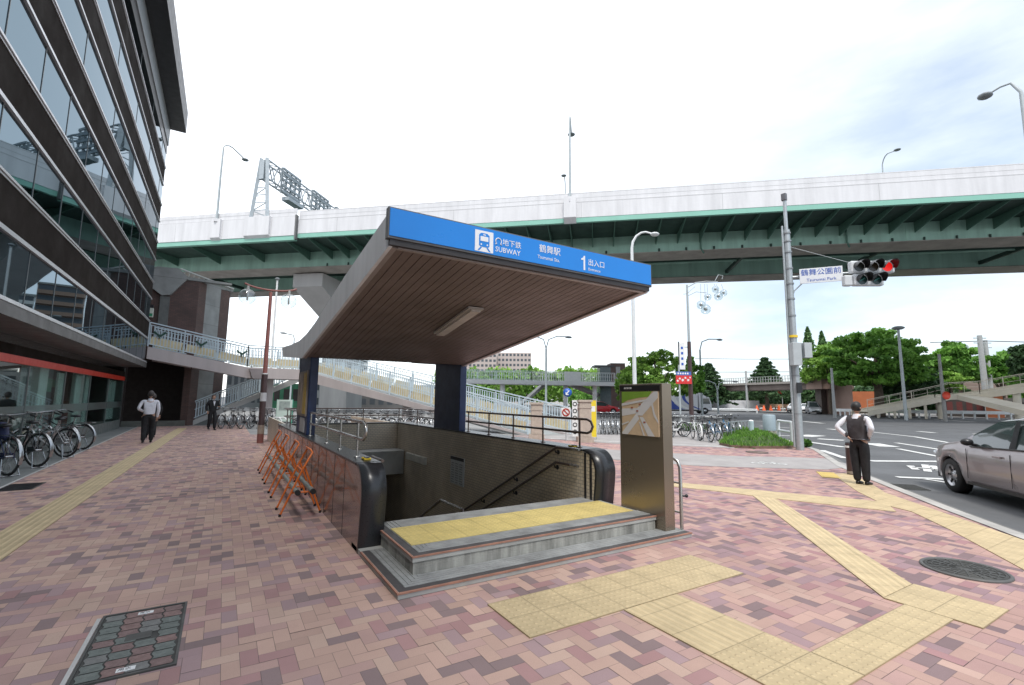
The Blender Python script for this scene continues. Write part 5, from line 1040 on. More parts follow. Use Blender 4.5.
# ================================================================ CARS
def car(name, loc, rz, label, paint, group=None, detail=True, Lf=.85, WB=2.5, Lr=.75, Hh=1.47, HWs=.84):
    """local: front axle centre at origin, heading +x, ground z=0"""
    t = thing(name, loc, label, 'car', group, rz); x1, x0 = Lf, -(WB+Lr); ra = .345
    n = 84; xs = [x0+(x1-x0)*i/n for i in range(n+1)]
    def itp(x, pts):
        for (a, b), (c, d) in zip(pts[:-1], pts[1:]):
            if x <= c: f = (x-a)/(c-a) if c > a else 0; f = max(0, min(1, f)); return b+(d-b)*f
        return pts[-1][1]
    T = lambda f: x0+(x1-x0)*f
    belt = [(T(0), .86), (T(.06), .97), (T(.3), .96), (T(.62), .90), (T(.74), .90), (T(.9), .80), (T(.97), .68), (T(1), .55)]
    top = [(T(0), .90), (T(.03), 1.02), (T(.14), 1.36), (T(.24), Hh-.01), (T(.42), Hh), (T(.52), Hh-.045), (T(.71), .98), (T(.80), .93), (T(.92), .82), (T(.98), .70), (T(1), .56)]
    hw = [(T(0), HWs*.80), (T(.04), HWs*.92), (T(.15), HWs), (T(.85), HWs*.995), (T(.94), HWs*.90), (T(1), HWs*.66)]
    rings = []
    for x in xs:
        s = .22
        for xw in (0, -WB):
            d = abs(x-xw)
            if d < ra+.02: s = max(s, .30+math.sqrt(max(0, (ra+.02)**2-d*d)))
        if x > x1-.12: s = max(s, .24+(x-x1+.12)*.8)
        if x < x0+.15: s = max(s, .26+(x0+.15-x)*.6)
        b = itp(x, belt); tp = max(itp(x, top), b+.002); w = itp(x, hw); gh = tp-b; rw = w*(.97-.25*min(1, gh/.5)) if gh > .03 else w*.86
        rings.append([(x, w*.93, s), (x, w*.985, max(s+.002, .36)), (x, w, max(s+.004, .60)), (x, w*.985, max(s+.006, b-.06)), (x, w*.945, b), (x, rw+(w*.945-rw)*.35, b+gh*.66), (x, rw, b+gh*.93), (x, rw*.82, tp), (x, 0, tp+.012)])
    bm_ = MB(); gm = MB(); m = len(rings[0])
    def isglass(x, j):
        f = (x-x0)/(x1-x0)
        if j in (4, 5): return (.10 < f < .64)
        if j == 6: return False
        return False
    for sgn_ in (1, -1):
        base = len(bm_.v); bm_.v += [(x, y*sgn_, z) for rg in rings for (x, y, z) in rg]
        gb = len(gm.v); gm.v += [(x, y*sgn_*1.0, z) for rg in rings for (x, y, z) in rg]
        for i in range(n):
            for j in range(m-1):
                a = (i*m+j, (i+1)*m+j, (i+1)*m+j+1, i*m+j+1); a = a if sgn_ < 0 else a[::-1]
                xm = (rings[i][0][0]+rings[i+1][0][0])/2; f = (xm-x0)/(x1-x0)
                g1_ = isglass(xm, j) or (j in (5, 6, 7) and False)
                ws_ = (.54 < f < .705 and j == 7) or (.04 < f < .14 and j == 7)
                if g1_ or ws_: gm.f.append(tuple(q+gb for q in a)); gm.mi.append(0); gm.sm.append(True)
                else: bm_.f.append(tuple(q+base for q in a)); bm_.mi.append(0); bm_.sm.append(True)
        for idx, rg in ((0, rings[0]), (n, rings[n])):
            bm_.f.append(tuple(base+idx*m+j for j in range(m))); bm_.mi.append(0); bm_.sm.append(False)
    body = bm_.build('body', paint, t, local=True, fixn=True)
    gm.build('window', mat('car_glass', (.05, .07, .07), .04, metal=0, var=0, coat=.6), t, local=True)
    MB().box(x0+.15, x1-.15, -.70, .70, .20, .40).build('underbody', M_BLACK, t, local=True)
    MB().box(x0+.5, x1-1.0, -.62, .62, .40, .93).build('interior', mat('car_interior', (.03, .03, .03), .8), t, local=True)
    for xw in (0, -WB):
        for s in (-1, 1):
            yo = s*(HWs-.015); w = MB().lathe([(.20, -.10), (.295, -.095), (.31, -.07), (.315, 0), (.31, .07), (.295, .095), (.20, .10)], (xw, yo-s*.10, .315), 32, axis='y').build('wheel', tyre_m, t, local=True)
            rm = MB().lathe([(0, s*.055), (.06, s*.06), (.075, s*.04), (.185, s*.05), (.20, s*.085), (.21, s*.09)], (xw, yo-s*.10, .315), 32, axis='y'); rm.build('rim', mat('wheel_rim', (.5, .5, .52), .3, metal=.7, var=.05), w, local=True)
            if detail:
                sl_ = MB()
                for k in range(7): a = 2*math.pi*k/7; c = Vector((xw+.135*math.cos(a), yo-s*.10+s*.052, .315+.135*math.sin(a))); d = Vector((math.cos(a), 0, math.sin(a))); sl_.next().bar(c-d*.04, c+d*.045, .035, .014, up=(0, 1, 0))
                sl_.build('rim_slot', M_BLACK, w, local=True)
            MB().lathe([(.0, 0), (ra+.01, 0)], (xw, s*(HWs-.19), .33), 24, axis='y').build('wheel_well', M_BLACK, t, local=True)
    for s in (-1, 1):
        MB().sphere((T(.955), s*HWs*.80, .66), .13, 14, sc=(1.2, .55, .55)).build('headlight', mat('headlight_glass', (.62, .65, .68), .12, metal=.3, var=0), t, local=True)
        MB().sphere((T(.03), s*HWs*.84, .80), .12, 12, sc=(.55, .5, 1.3)).build('tail_light', mat('tail_red', (.4, .02, .02), .2, var=0), t, local=True)
        mr_ = MB().sphere((T(.60), s*(HWs+.08), .99), .10, 12, sc=(.7, .95, .66)).tube([(T(.605), s*(HWs-.1), .93), (T(.60), s*(HWs+.05), .96)], .025, 6).build('door_mirror', M_BLACK if detail else paint, t, local=True)
    MB().box(x1-.03, x1+.012, -.45, .45, .36, .46).build('grille', M_BLACK, t, local=True)
    if detail:
        for s in (-1, 1):
            y = s*(HWs+.002); se = MB()
            for f in (.655, .385, .135): se.bar((T(f), y, .34), (T(f), y*.992, .86), .007, .006, up=(0, 1, 0))
            se.bar((T(.665), y*.985, .26), (T(.18), y*.985, .26), .012, .05, up=(0, 0, 1))
            se.build('door_seam', M_BLACK, t, local=True)
            for f in (.43, .18): MB().bar((T(f), s*(HWs+.012), .80), (T(f)+.19, s*(HWs+.012), .795), .025, .03, up=(0, 0, 1)).build('door_handle', paint, t, local=True, bevel=.006)
            MB().add([(T(.365), s*HWs*.955, .945), (T(.40), s*HWs*.955, .945), (T(.395), s*HWs*.80, Hh-.05), (T(.37), s*HWs*.80, Hh-.05)], [(0, 1, 2, 3), (3, 2, 1, 0)]).build('pillar_trim', M_BLACK, t, local=True); MB().tube([(T(.105), s*HWs*.95, .97), (T(.3), s*HWs*.962, .955), (T(.64), s*HWs*.955, .905)], .012, 5).build('window_trim', M_BLACK, t, local=True)
    return t
lav = mat('lavender_silver', (.31, .27, .275), .3, metal=.35, var=.02, scale=1, coat=.6)
hx, hy = .747, .665; c_ = G(954, 492, ZR); cc = Vector((c_.x, c_.y))+Vector((hy, -hx))*.80
car('parked_car', (cc.x, cc.y, ZR), math.atan2(hy, hx), 'lavender silver hatchback with plastic wheel covers at the right edge of the road', lav, Hh=1.44)
# ================================================================ RIGHT SIDE: street furniture
g_ = G(800, 450); SP = thing('signal_pole', (g_.x, g_.y, 0), 'tall galvanised signal pole with a side pipe and grey control boxes, behind the grass bed', 'signal pole')
px_, py_ = g_.x, g_.y
MB().tube([(px_, py_, 0), (px_, py_, 7.75)], [.13, .105], 16).build('pole', M_GALV, SP); MB().tube([(px_, py_, 7.75), (px_, py_, 9.0)], .06, 12).build('upper_pole', M_GALV, SP)
sd2 = Vector((-.80, .55, 0)).normalized(); MB().tube([Vector((px_, py_, .1))+sd2*.17, Vector((px_, py_, 7.9))+sd2*.14], .035, 8).build('side_pipe', M_GALV, SP)
bnd = MB()
for z in (1.2, 2.5, 4.6, 5.2, 5.75, 6.3, 6.9, 7.3, 7.6): bnd.next().tube([(px_, py_, z), (px_, py_, z+.05)], .138, 14)
bnd.build('band', mat('band_steel', (.3, .32, .33), .5, metal=.5), SP); MB().box(px_-.09, px_+.05, py_-.08, py_+.08, 8.85, 9.12).build('antenna_box', mat('dark_box', (.12, .12, .13), .5), SP, bevel=.02)
cb = MB(); rt_ = Vector((.855, -.52, 0)); fw_ = Vector((-.52, -.855, 0))
def fbox(mb, c, w, d, h):   # box facing the camera side of the street corner
    c = Vector(c); vs = [c+rt_*a*w/2+fw_*b*d/2+Vector((0, 0, e*h/2)) for e in (-1, 1) for a, b in ((-1, 1), (1, 1), (1, -1), (-1, -1))]
    return mb.add(vs, [(0, 3, 2, 1), (4, 5, 6, 7), (0, 1, 5, 4), (1, 2, 6, 5), (2, 3, 7, 6), (3, 0, 4, 7)])
for (a, b, w, h) in ((-.08, 3.25, .30, .78), (.30, 3.38, .26, .52)): fbox(cb.next(), Vector((px_, py_, b))+rt_*a+fw_*.22, w, .24, h)
cb.build('control_box', mat('control_grey', (.42, .45, .46), .5, var=.08), SP, bevel=.015, fixn=True)
MB().tube([(px_, py_, 3.85), (px_, py_, 3.93)], .15, 12).build('yellow_band', M_YEL, SP); q = MB(); fbox(q, Vector((px_, py_, 2.1))+fw_*.18, .16, .06, .35); q.build('notice', M_BLACK, SP, fixn=True)
ARM = (G(876, 271, 6.0)-G(800, 277, 6.0)); ARM.z = 0; La = ARM.length; ad_ = ARM.normalized(); P0_ = Vector((px_, py_, 6.0)); an = Vector((ad_.y, -ad_.x, 0));
if an.dot(Vector((-px_, -py_, 0))) < 0: an = -an
am_ = MB().tube([P0_, P0_+ad_*(La+.1)], [.05, .035], 10).build('arm', M_GALV, SP); MB().tube([P0_+Vector((0, 0, 1.15)), P0_+ad_*(La*.86)+Vector((0, 0, .32))], .008, 5).build('stay_wire', M_GALV, SP)
MB().tube([P0_+Vector((0, 0, -.95)), P0_+Vector((0, 0, -.5))+ad_*.12, P0_+ad_*.4+Vector((0, 0, -.22))], .022, 8).build('brace', M_GALV, SP)
sg0, sg1 = P0_+ad_*.30+an*.12, P0_+ad_*1.56+an*.12
NS = thing('road_sign', (sg0.x, sg0.y, sg0.z), 'white place name sign with blue characters hung on the signal pole arm', 'sign')
c_ = (sg0+sg1)/2+Vector((0, 0, -.02)); wd = (sg1-sg0).length; hh = .52
def plate(mb, c, w, h, d):
    ax, nr = ad_, an
    vs = [c+ax*a*w/2+nr*b*d/2+Vector((0, 0, e*h/2)) for e in (-1, 1) for a, b in ((-1, 1), (1, 1), (1, -1), (-1, -1))]
    return mb.add(vs, [(0, 3, 2, 1), (4, 5, 6, 7), (0, 1, 5, 4), (1, 2, 6, 5), (2, 3, 7, 6), (3, 0, 4, 7)])
plate(MB(), c_, wd, hh, .05).build('panel', mat('sign_pale', (.72, .74, .76), .4, var=.03), NS, fixn=True)
sbl = mat('sign_letter_blue', (.02, .09, .42), .4, var=0); xd = ad_ if an.cross(ad_).z*0+ad_.cross(Vector((0, 0, 1))).dot(an) > 0 else -ad_
lo = c_+an*.028
text_mesh('lettering', '\u9db4\u821e\u516c\u5712\u524d', sbl, .24, plane_mtx(lo+Vector((0, 0, .10)), xd, (0, 0, 1)), NS, .002, 'CENTER'); text_mesh('lettering', 'Tsurumai Park', sbl, .145, plane_mtx(lo+Vector((0, 0, -.16)), xd, (0, 0, 1)), NS, .002, 'CENTER', 1.02)
# traffic light: three lamps above, two arrow lamps below
TL = thing('traffic_light', tuple(P0_+ad_*La), 'traffic light showing red, with two arrow lamps hanging below, at the arm end', 'traffic light'); whs = mat('housing_white', (.60, .62, .63), .5, var=.06)
_an0, _ad0, _xd0 = an, ad_, xd; rq_ = Matrix.Rotation(R(-20), 3, 'Z')
if (rq_ @ an).dot(rt_) < an.dot(rt_): rq_ = Matrix.Rotation(R(20), 3, 'Z')
tc_ = P0_+ad_*(La+.16)+an*.12+Vector((0, 0, .10)); an, ad_, xd = rq_ @ an, rq_ @ ad_, rq_ @ xd; plate(MB(), tc_, 1.40, .42, .22).build('housing', whs, TL, bevel=.06, fixn=True); tc2 = tc_-ad_*.16*1+Vector((0, 0, -.44)); plate(MB(), tc2, .98, .40, .22).build('arrow_housing', whs, TL, bevel=.06, fixn=True)
def lens(c, m, lit=0):
    n = 20; e1 = xd; e2 = Vector((0, 0, 1)); r_ = .165; base = c+an*.112
    MB().add([base]+[base+e1*r_*math.cos(2*math.pi*i/n)+e2*r_*math.sin(2*math.pi*i/n) for i in range(n)], [(0, i+1, (i+1) % n+1) for i in range(n)]).build('lens', m, TL)
    vs = []; k = 14
    for i in range(k+1):
        a = R(-15+210*i/k)
        for dd, rr in ((0, r_+.02), (.40, r_+.03)): vs.append(base+an*(dd*(.35+.65*max(0, math.sin(a)+.25)/1.25))+e1*rr*math.cos(a)+e2*(rr*math.sin(a)-(.04 if dd else 0)))
    MB().add(vs, [(2*i, 2*i+1, 2*i+3, 2*i+2) for i in range(k)], 0, True).build('hood', M_BLACK, TL)
redm = mat('signal_red', (.75, .015, .012), .4, var=0, emit=.55); offm = mat('lens_off', (.03, .035, .03), .2, var=.1); offy = mat('lens_off_amber', (.05, .035, .02), .2, var=.1)
lens(tc_-xd*.45, offm); lens(tc_, offy); lens(tc_+xd*.45, redm); agm = mat('lens_off_green', (.015, .05, .045), .2, var=.1)
for s in (-.23, .23):
    lens(tc2+xd*s, agm); a = tc2+xd*s+an*.118; MB().bar(a-xd*.09-Vector((0, 0, .06)), a+xd*.09+Vector((0, 0, .05)), .03, .012, up=an).build('arrow_mark', mat('arrow_faint', (.05, .25, .22), .4, var=0), TL)
q = MB(); plate(q, tc2-xd*.64+Vector((0, 0, -.02)), .26, .36, .2); q.build('side_lamp_box', whs, TL, bevel=.04, fixn=True)
# bollard
BO = thing('bollard', (12.18, 5.28, 0), 'dark brown bollard with white bands beside the person at the kerb', 'bollard'); bcx, bcy = 12.18, 5.28
MB().tube([(bcx, bcy, 0), (bcx, bcy, .70)], .082, 18).build('post', mat('bollard_brown', (.055, .03, .03), .45, var=.1), BO); MB().tube([(bcx, bcy, .60), (bcx, bcy, .645)], .086, 18).build('white_band', M_WHITE, BO); MB().tube([(bcx, bcy, .03), (bcx, bcy, .085)], .086, 18).build('base_band', mat('case_brown'), BO); MB().lathe([(.082, .70), (.07, .725), (0, .735)], (bcx, bcy, 0), 18).build('cap', M_BLACK, BO)
# white lamp pole behind the map stele
WL = thing('street_lamp', (20.1, 19.45, 0), 'tall white street lamp with curved arm rising behind the map stele', 'street lamp'); wl_m = mat('lamp_white', (.66, .68, .68), .45, var=.05)
tp_ = Vector((21.0, 18.75, 0)); b_ = Vector((20.1, 19.45, 0)); dirn = (Vector((21.15, 18.40, 0))-b_).normalized()
pts = [b_, b_+Vector((0, 0, 6)), b_+Vector((0, 0, 10.6))]+[b_+Vector((0, 0, 10.6+.95*math.sin(R(a))))+dirn*(.75*(1-math.cos(R(a)))) for a in (25, 50, 75, 95)]+[b_+Vector((0, 0, 11.42))+dirn*1.15]
MB().tube(pts, [.13, .105, .085, .08, .07, .06, .055, .05], 12).build('pole', wl_m, WL); hd_ = pts[-1]+dirn*.18; MB().sphere(hd_-Vector((0, 0, .05)), .26, 14, sc=(1.1, .9, .42)).build('lamp_head', wl_m, WL); MB().tube([b_+Vector((0, 0, .0)), b_+Vector((0, 0, .5))], .17, 12).build('base', wl_m, WL)
# ornamental lamp
OL_ = Vector((21.94, 17.09, 0)); OL = thing('ornamental_lamp', OL_, 'ornate lamp post, brown lower half, with glass globes on a curled arm', 'street lamp')
MB().tube([OL_, OL_+Vector((0, 0, 4.9))], [.13, .10], 12).build('lower_pole', mat('sticker_brown'), OL); MB().tube([OL_+Vector((0, 0, 4.9)), OL_+Vector((0, 0, 8.15))], [.075, .055], 10).build('upper_pole', M_GREYP, OL)
ax_ = rt_; T_ = OL_+Vector((0, 0, 8.0)); ar = MB().tube([T_, T_+ax_*.5+Vector((0, 0, .28)), T_+ax_*1.1+Vector((0, 0, .36)), T_+ax_*1.75+Vector((0, 0, .34))], .03, 8).next().tube([T_+Vector((0, 0, -.5)), T_+ax_*.5+Vector((0, 0, -.25)), T_+ax_*1.1+Vector((0, 0, -.3))], .018, 6).next().tube([T_+ax_*1.6+Vector((0, 0, .4)), T_+ax_*1.8+Vector((0, 0, .75)), T_+ax_*2.05+Vector((0, 0, .7)), T_+ax_*2.0+Vector((0, 0, .5))], .018, 6)
ar.next().tube([T_+Vector((0, 0, -.4))-ax_*.22, T_+Vector((0, 0, -.35)), T_+ax_*.45+Vector((0, 0, .05))], .015, 6).build('scroll_arm', M_GREYP, OL)
for (u, z, r_) in ((.75, -1.0, .24), (1.15, -.55, .2), (1.0, -1.25, .28), (1.6, -.1, .2), (1.75, -.5, .24), (2.05, -.3, .2)):
    gb = MB().sphere(T_+ax_*u+Vector((0, 0, z)), r_, 14).build('globe', glass_mat('globe_glass', (.92, .95, .95)), OL)
    MB().sphere(T_+ax_*u+Vector((0, 0, z+.02)), r_*.38, 8).build('bulb', mat('holder_grey'), gb); MB().tube([T_+ax_*u+Vector((0, 0, z+r_*.8)), T_+ax_*(u*.9+.1)+Vector((0, 0, .2))], .012, 5).build('hanger', M_GREYP, gb)
# banner sign on its post
bs = Vector((21.34, 17.34, 0)); BS = thing('banner_sign', bs, 'red and blue shop sign on a thin grey post in front of the tree', 'sign'); MB().tube([bs, bs+Vector((0, 0, 3.6))], .045, 8).build('post', M_GREYP, BS)
q = MB(); fbox(q, bs+Vector((0, 0, 2.78))+rt_*.22+fw_*.06, .86, .06, .46); q.build('red_panel', mat('banner_red', (.62, .03, .03), .5, var=.1), BS, fixn=True); q = MB(); fbox(q, bs+Vector((0, 0, 3.12))+rt_*.22+fw_*.06, .8, .06, .2); q.build('blue_panel', mat('banner_blue', (.06, .13, .42), .5, var=.1), BS, fixn=True)
wm = MB()
for i, (u, z, r_) in enumerate(((-.12, 2.72, .08), (.0, 2.84, .08), (.15, 2.76, .10), (.30, 2.88, .08), (.45, 2.76, .09), (.56, 2.9, .06))):
    c = bs+Vector((0, 0, z))+rt_*u+fw_*.095; wm.next().add([c+rt_*r_*math.cos(a)*(1 if k % 2 else .45)+Vector((0, 0, r_*math.sin(a)*(1 if k % 2 else .45))) for k, a in enumerate([2*math.pi*j/10 for j in range(10)])], [tuple(range(10))])
for u in (-.08, .05, .18, .31, .44): wm.next(); fbox(wm, bs+Vector((0, 0, 3.12))+rt_*u+fw_*.092, .08, .004, .09)
wm.build('white_mark', M_WHITE, BS)
vsg = OL_+rt_*-.42; VS = thing('vertical_sign', vsg+Vector((0, 0, 3)), 'narrow white vertical sign beside the ornate lamp post above the red sign', 'sign'); q = MB(); fbox(q, vsg+Vector((0, 0, 4.1)), .30, .08, 1.5); q.build('panel', M_WHITE, VS, fixn=True)
for dz in (-.4, -.1, .2, .5): q = MB(); fbox(q, vsg+Vector((0, 0, 4.05+dz))+fw_*.043, .12, .004, .14); q.build('character_mark', sbl, VS, fixn=True)
MB().tube([vsg+rt_*-.17+Vector((0, 0, 3.1)), vsg+rt_*-.17+Vector((0, 0, 4.9))], .03, 6).build('bracket_post', M_BLACK, VS); MB().tube([vsg+Vector((0, 0, 4.6)), OL_+Vector((0, 0, 4.6))], .02, 6).build('bracket', M_BLACK, VS)
# grass bed with a real mound and blades
bed = [(15.35, 10.35), (15.75, 9.75), (16.9, 9.25), (17.6, 9.35), (18.9, 10.4), (20.2, 11.7), (22.6, 14.2), (21.4, 14.9), (19.3, 13.4), (17.2, 11.9), (15.9, 11.2)]
MB().prism(bed, 0, .09, 'z').build('planting_bed', mat('bed_edge', (.16, .10, .075), .8, var=.15), kind='structure', fixn=True)
cxb = sum(p[0] for p in bed)/len(bed); cyb = sum(p[1] for p in bed)/len(bed)
def edge_d(x, y):
    d = 9
    for i in range(len(bed)):
        a = Vector(bed[i]); b = Vector(bed[(i+1) % len(bed)]); p = Vector((x, y)); t_ = max(0, min(1, (p-a).dot(b-a)/(b-a).length_squared)); d = min(d, (p-a.lerp(b, t_)).length)
    return d
def leafmat(name, c1, c2, trans=.25):
    if name in MATS: return MATS[name]
    m = bpy.data.materials.new(name); m.use_nodes = True; t = m.node_tree; b = t.nodes['Principled BSDF']; l = t.links.new
    at = N(t, 'ShaderNodeAttribute', attribute_name='leaf'); mx = N(t, 'ShaderNodeMix', data_type='RGBA'); mx.inputs[6].default_value = (*c1, 1); mx.inputs[7].default_value = (*c2, 1); l(at.outputs['Fac'], mx.inputs[0]); l(mx.outputs[2], b.inputs['Base Color']); b.inputs['Roughness'].default_value = .6; b.inputs['Specular IOR Level'].default_value = .25
    tr = N(t, 'ShaderNodeBsdfTranslucent'); l(mx.outputs[2], tr.inputs[0]); ms = N(t, 'ShaderNodeMixShader', inp={0: trans}); l(b.outputs[0], ms.inputs[1]); l(tr.outputs[0], ms.inputs[2]); l(ms.outputs[0], t.nodes['Material Output'].inputs[0]); MATS[name] = m; return m
def leaf_object(name, V, nper, vals, m, parent=None, kind=None):
    n = len(V)//nper; me = bpy.data.meshes.new(name); off = base_of(parent) if parent is not None else Vector((0, 0, 0)); V = V-np.array(off)
    me.vertices.add(len(V)); me.vertices.foreach_set('co', V.astype(np.float32).ravel()); me.loops.add(len(V)); me.loops.foreach_set('vertex_index', np.arange(len(V), dtype=np.int32)); me.polygons.add(n); me.polygons.foreach_set('loop_start', np.arange(0, len(V), nper, dtype=np.int32)); me.polygons.foreach_set('loop_total', np.full(n, nper, np.int32))
    a = me.attributes.new('leaf', 'FLOAT', 'FACE'); a.data.foreach_set('value', vals.astype(np.float32)); me.update(); me.validate(); me.materials.append(m); o = bpy.data.objects.new(name, me); COL.objects.link(o); o.parent = parent
    if kind: o['kind'] = kind
    return o
gv = []; gvals = []
while len(gvals) < 9000:
    x, y = RNG.uniform(15.3, 22.7), RNG.uniform(9.2, 15)
    if not inside(x, y, bed): continue
    d = edge_d(x, y); hgt_ = .08+min(.30, d*.55)*(1+.35*math.sin(x*2.3)*math.cos(y*3.1)); a = RNG.uniform(0, 6.28); z0 = max(.05, hgt_-.12); b = RNG.uniform(-.10, .10, 2); w = .022; h = RNG.uniform(.09, .2)
    gv += [(x-w*math.cos(a), y-w*math.sin(a), z0), (x+w*math.cos(a), y+w*math.sin(a), z0), (x+b[0], y+b[1], z0+h)]; gvals.append(RNG.rand())
leaf_object('grass', np.array(gv), 3, np.array(gvals), leafmat('grass_blades', (.07, .19, .03), (.22, .40, .07)), kind='stuff')
md = MB(); n = 26; vs = []
for i in range(n+1):
    for j in range(n+1):
        x, y = 15.2+7.5*i/n, 9.1+5.9*j/n; ins = inside(x, y, bed); d = edge_d(x, y) if ins else 0; vs.append((x, y, (.05+min(.28, d*.5)*(1+.35*math.sin(x*2.3)*math.cos(y*3.1))) if ins else -.2))
md.add(vs, [(i*(n+1)+j, (i+1)*(n+1)+j, (i+1)*(n+1)+j+1, i*(n+1)+j+1) for i in range(n) for j in range(n)], 0, True); md.build('mound', mat('soil_green', (.05, .085, .025), .9, var=.3, scale=5), kind='structure')
def shrub(cx, cy, r_, h, n, label, name='low_shrub', c=((.03, .10, .02), (.12, .24, .04)), grp=None):
    t = thing(name, (cx, cy, 0), label, 'shrub', grp); P = RNG.normal(0, 1, (n, 3)); P /= np.linalg.norm(P, axis=1)[:, None]; P *= RNG.uniform(.6, 1, (n, 1)); P = P*np.array([r_, r_, h/2])+np.array([cx, cy, h*.5]); s = .045; A = RNG.normal(0, 1, (n, 3)); B_2 = RNG.normal(0, 1, (n, 3)); A /= np.linalg.norm(A, axis=1)[:, None]; B_2 /= np.linalg.norm(B_2, axis=1)[:, None]
    V = np.stack([P-A*s, P+B_2*s, P+A*s, P-B_2*s], 1).reshape(-1, 3); leaf_object('foliage', V, 4, RNG.rand(n), leafmat('shrub_leaf', *c), t); MB().tube([(cx, cy, 0), (cx, cy, h*.5)], .03, 6).build('stem', mat('bark', (.10, .075, .055), .9, var=.2), t); return t
for i, (x, y, lab) in enumerate(((688, 431, 'low green shrub at the foot of the ornate lamp post, left side'), (698, 431.5, 'low green shrub just right of the ornate lamp post foot'), (803, 447, 'small green tuft growing at the kerb corner right of the signal pole'))):
    g_ = G(x, y); shrub(g_.x, g_.y, .55 if i < 2 else .3, .45 if i < 2 else .3, 700, lab)
# cabinets and kerb rails
g_ = G(770, 437); UC = thing('utility_cabinet', g_, 'blue grey round topped utility cabinet on a pale plinth behind the grass bed', 'cabinet'); MB().box(g_.x-.2, g_.x+.2, g_.y-.2, g_.y+.2, 0, .3).build('plinth', mat('plinth_yellowish', (.45, .42, .33), .7), UC); MB().lathe([(.27, .3), (.27, .98), (.22, 1.03), (0, 1.04)], (g_.x, g_.y, 0), 18).build('cabinet_body', mat('cabinet_blue_grey', (.25, .31, .34), .5, var=.08), UC)
def pipe_rail(pts, label, h=.8, m=wl_m, name='kerb_rail', step=2.0, rails=(1.0, .55), r_=.03, grp=None):
    b = Vector(pts[0]); t = thing(name, (b.x, b.y, 0), label, 'railing', grp); rl = MB(); ps = MB()
    for f in rails: rl.next().tube([(p[0], p[1], h*f) for p in pts], r_, 6)
    for a, c in zip(pts[:-1], pts[1:]):
        a, c = Vector(a), Vector(c); n = max(1, round((c-a).length/step))
        for i in range(n+1): p = a.lerp(c, i/n); ps.next().tube([(p.x, p.y, 0), (p.x, p.y, h)], r_*1.3, 6)
    rl.build('rail', m, t); ps.build('post', m, t); return t
def gxy(x, y): q = G(x, y); return (q.x, q.y)
pipe_rail([gxy(779, 441.5), gxy(793, 445)], 'short white pipe rail between the utility cabinet and the signal pole', h=.85, r_=.05, step=1.6)
pipe_rail([gxy(648, 430), gxy(672, 430.5), gxy(700, 431.5), gxy(722, 433.5)], 'pale pipe rail behind the parked bicycles near the lamp post', h=.8)
rk = [gxy(728, 440), gxy(752, 437.5)]; pipe_rail(rk, 'grey upright bar rack holding the bicycles beside the grass bed', h=.75, m=M_GALV, step=.35, r_=.018, rails=(1.0, .2))
g_ = G(752, 440); PO = thing('marker_post', g_, 'thick pale blue marker post at the right end of the bicycle rack', 'post'); MB().tube([g_, g_+Vector((0, 0, .8))], .10, 12).build('post', mat('cabinet_pale', (.42, .52, .54), .5), PO); MB().lathe([(.10, .8), (.06, .84), (0, .85)], (g_.x, g_.y, 0), 12).build('cap', M_WHITE, PO)
# stone gate pillars, yellow board, ban signs
def pillar(x, y, h, label):
    g_ = G(x, y); t = thing('stone_pillar', g_, label, 'pillar', 'stone gate pillars at the foot of the ramp'); stn = mat('gate_stone', (.42, .36, .30), .8, var=.15, scale=6, bump=.3)
    q = MB(); fbox(q, g_+Vector((0, 0, .1)), .62, .5, .2); q.build('base', stn, t, fixn=True); q = MB(); fbox(q, g_+Vector((0, 0, (h+.2)/2)), .46, .40, h-.2); q.build('shaft', stn, t, bevel=.02, fixn=True); q = MB(); fbox(q, g_+Vector((0, 0, h-.22)), .50, .44, .06); fbox(q, g_+Vector((0, 0, h+.03)), .54, .48, .08); q.build('cap', stn, t, fixn=True); return t
pillar(536.5, 439, 1.42, 'pale stone pillar standing in front of the ramp, left of the pair'); pillar(585, 442, 1.55, 'pale stone pillar beside the yellow board, right of the pair')
g_ = G(593, 439.5); YB = thing('yellow_board', g_, 'tall narrow yellow board standing behind the right stone pillar', 'sign'); q = MB(); fbox(q, g_+Vector((0, 0, .85)), .28, .05, 1.5); q.build('panel', mat('board_yellow', (.75, .56, .03), .5, var=.05), YB, fixn=True); MB().tube([g_+rt_*.15, g_+rt_*.15+Vector((0, 0, 1.7))], .02, 6).build('post', M_GREYP, YB)
for (z, m_) in ((1.25, M_WHITE),): q = MB(); fbox(q, g_+Vector((0, 0, z))+fw_*.027, .2, .004, .22); q.build('notice', m_, YB, fixn=True)
g_ = G(575, 438.5); BN = thing('notice_board', g_, 'tall white board with a column of round bicycle ban symbols left of the pillar', 'sign'); q = MB(); fbox(q, g_+Vector((0, 0, .85)), .22, .04, 1.5); q.build('panel', M_WHITE, BN, fixn=True)
for i in range(5): q = MB(); q.torus((0, 0, 0), .075, .02, 'y', 14, 5); q.v = [tuple(g_+Vector((0, 0, .28+i*.29))+fw_*.03+rt_*x+Vector((0, 0, z))) for x, y, z in q.v]; q.build('ban_symbol', M_BLACK, BN)
g_ = G(566, 441); RN = thing('no_parking_sign', g_, 'round red and white prohibition sign fixed to the ramp railing end', 'sign'); cc_ = g_+Vector((0, 0, 1.12)); q = MB(); fbox(q, cc_, .36, .03, .36); q.build('plate', M_WHITE, RN, fixn=True); q = MB().torus((0, 0, 0), .13, .028, 'y', 18, 5).tube([(-.09, 0, .09), (.09, 0, -.09)], .022, 6); q.v = [tuple(cc_+fw_*.03+rt_*x+Vector((0, 0, z))) for x, y, z in q.v]; q.build('red_ring', mat('ring_red', (.6, .06, .03), .5), RN); MB().tube([g_, cc_], .02, 6).build('post', M_GREYP, RN)
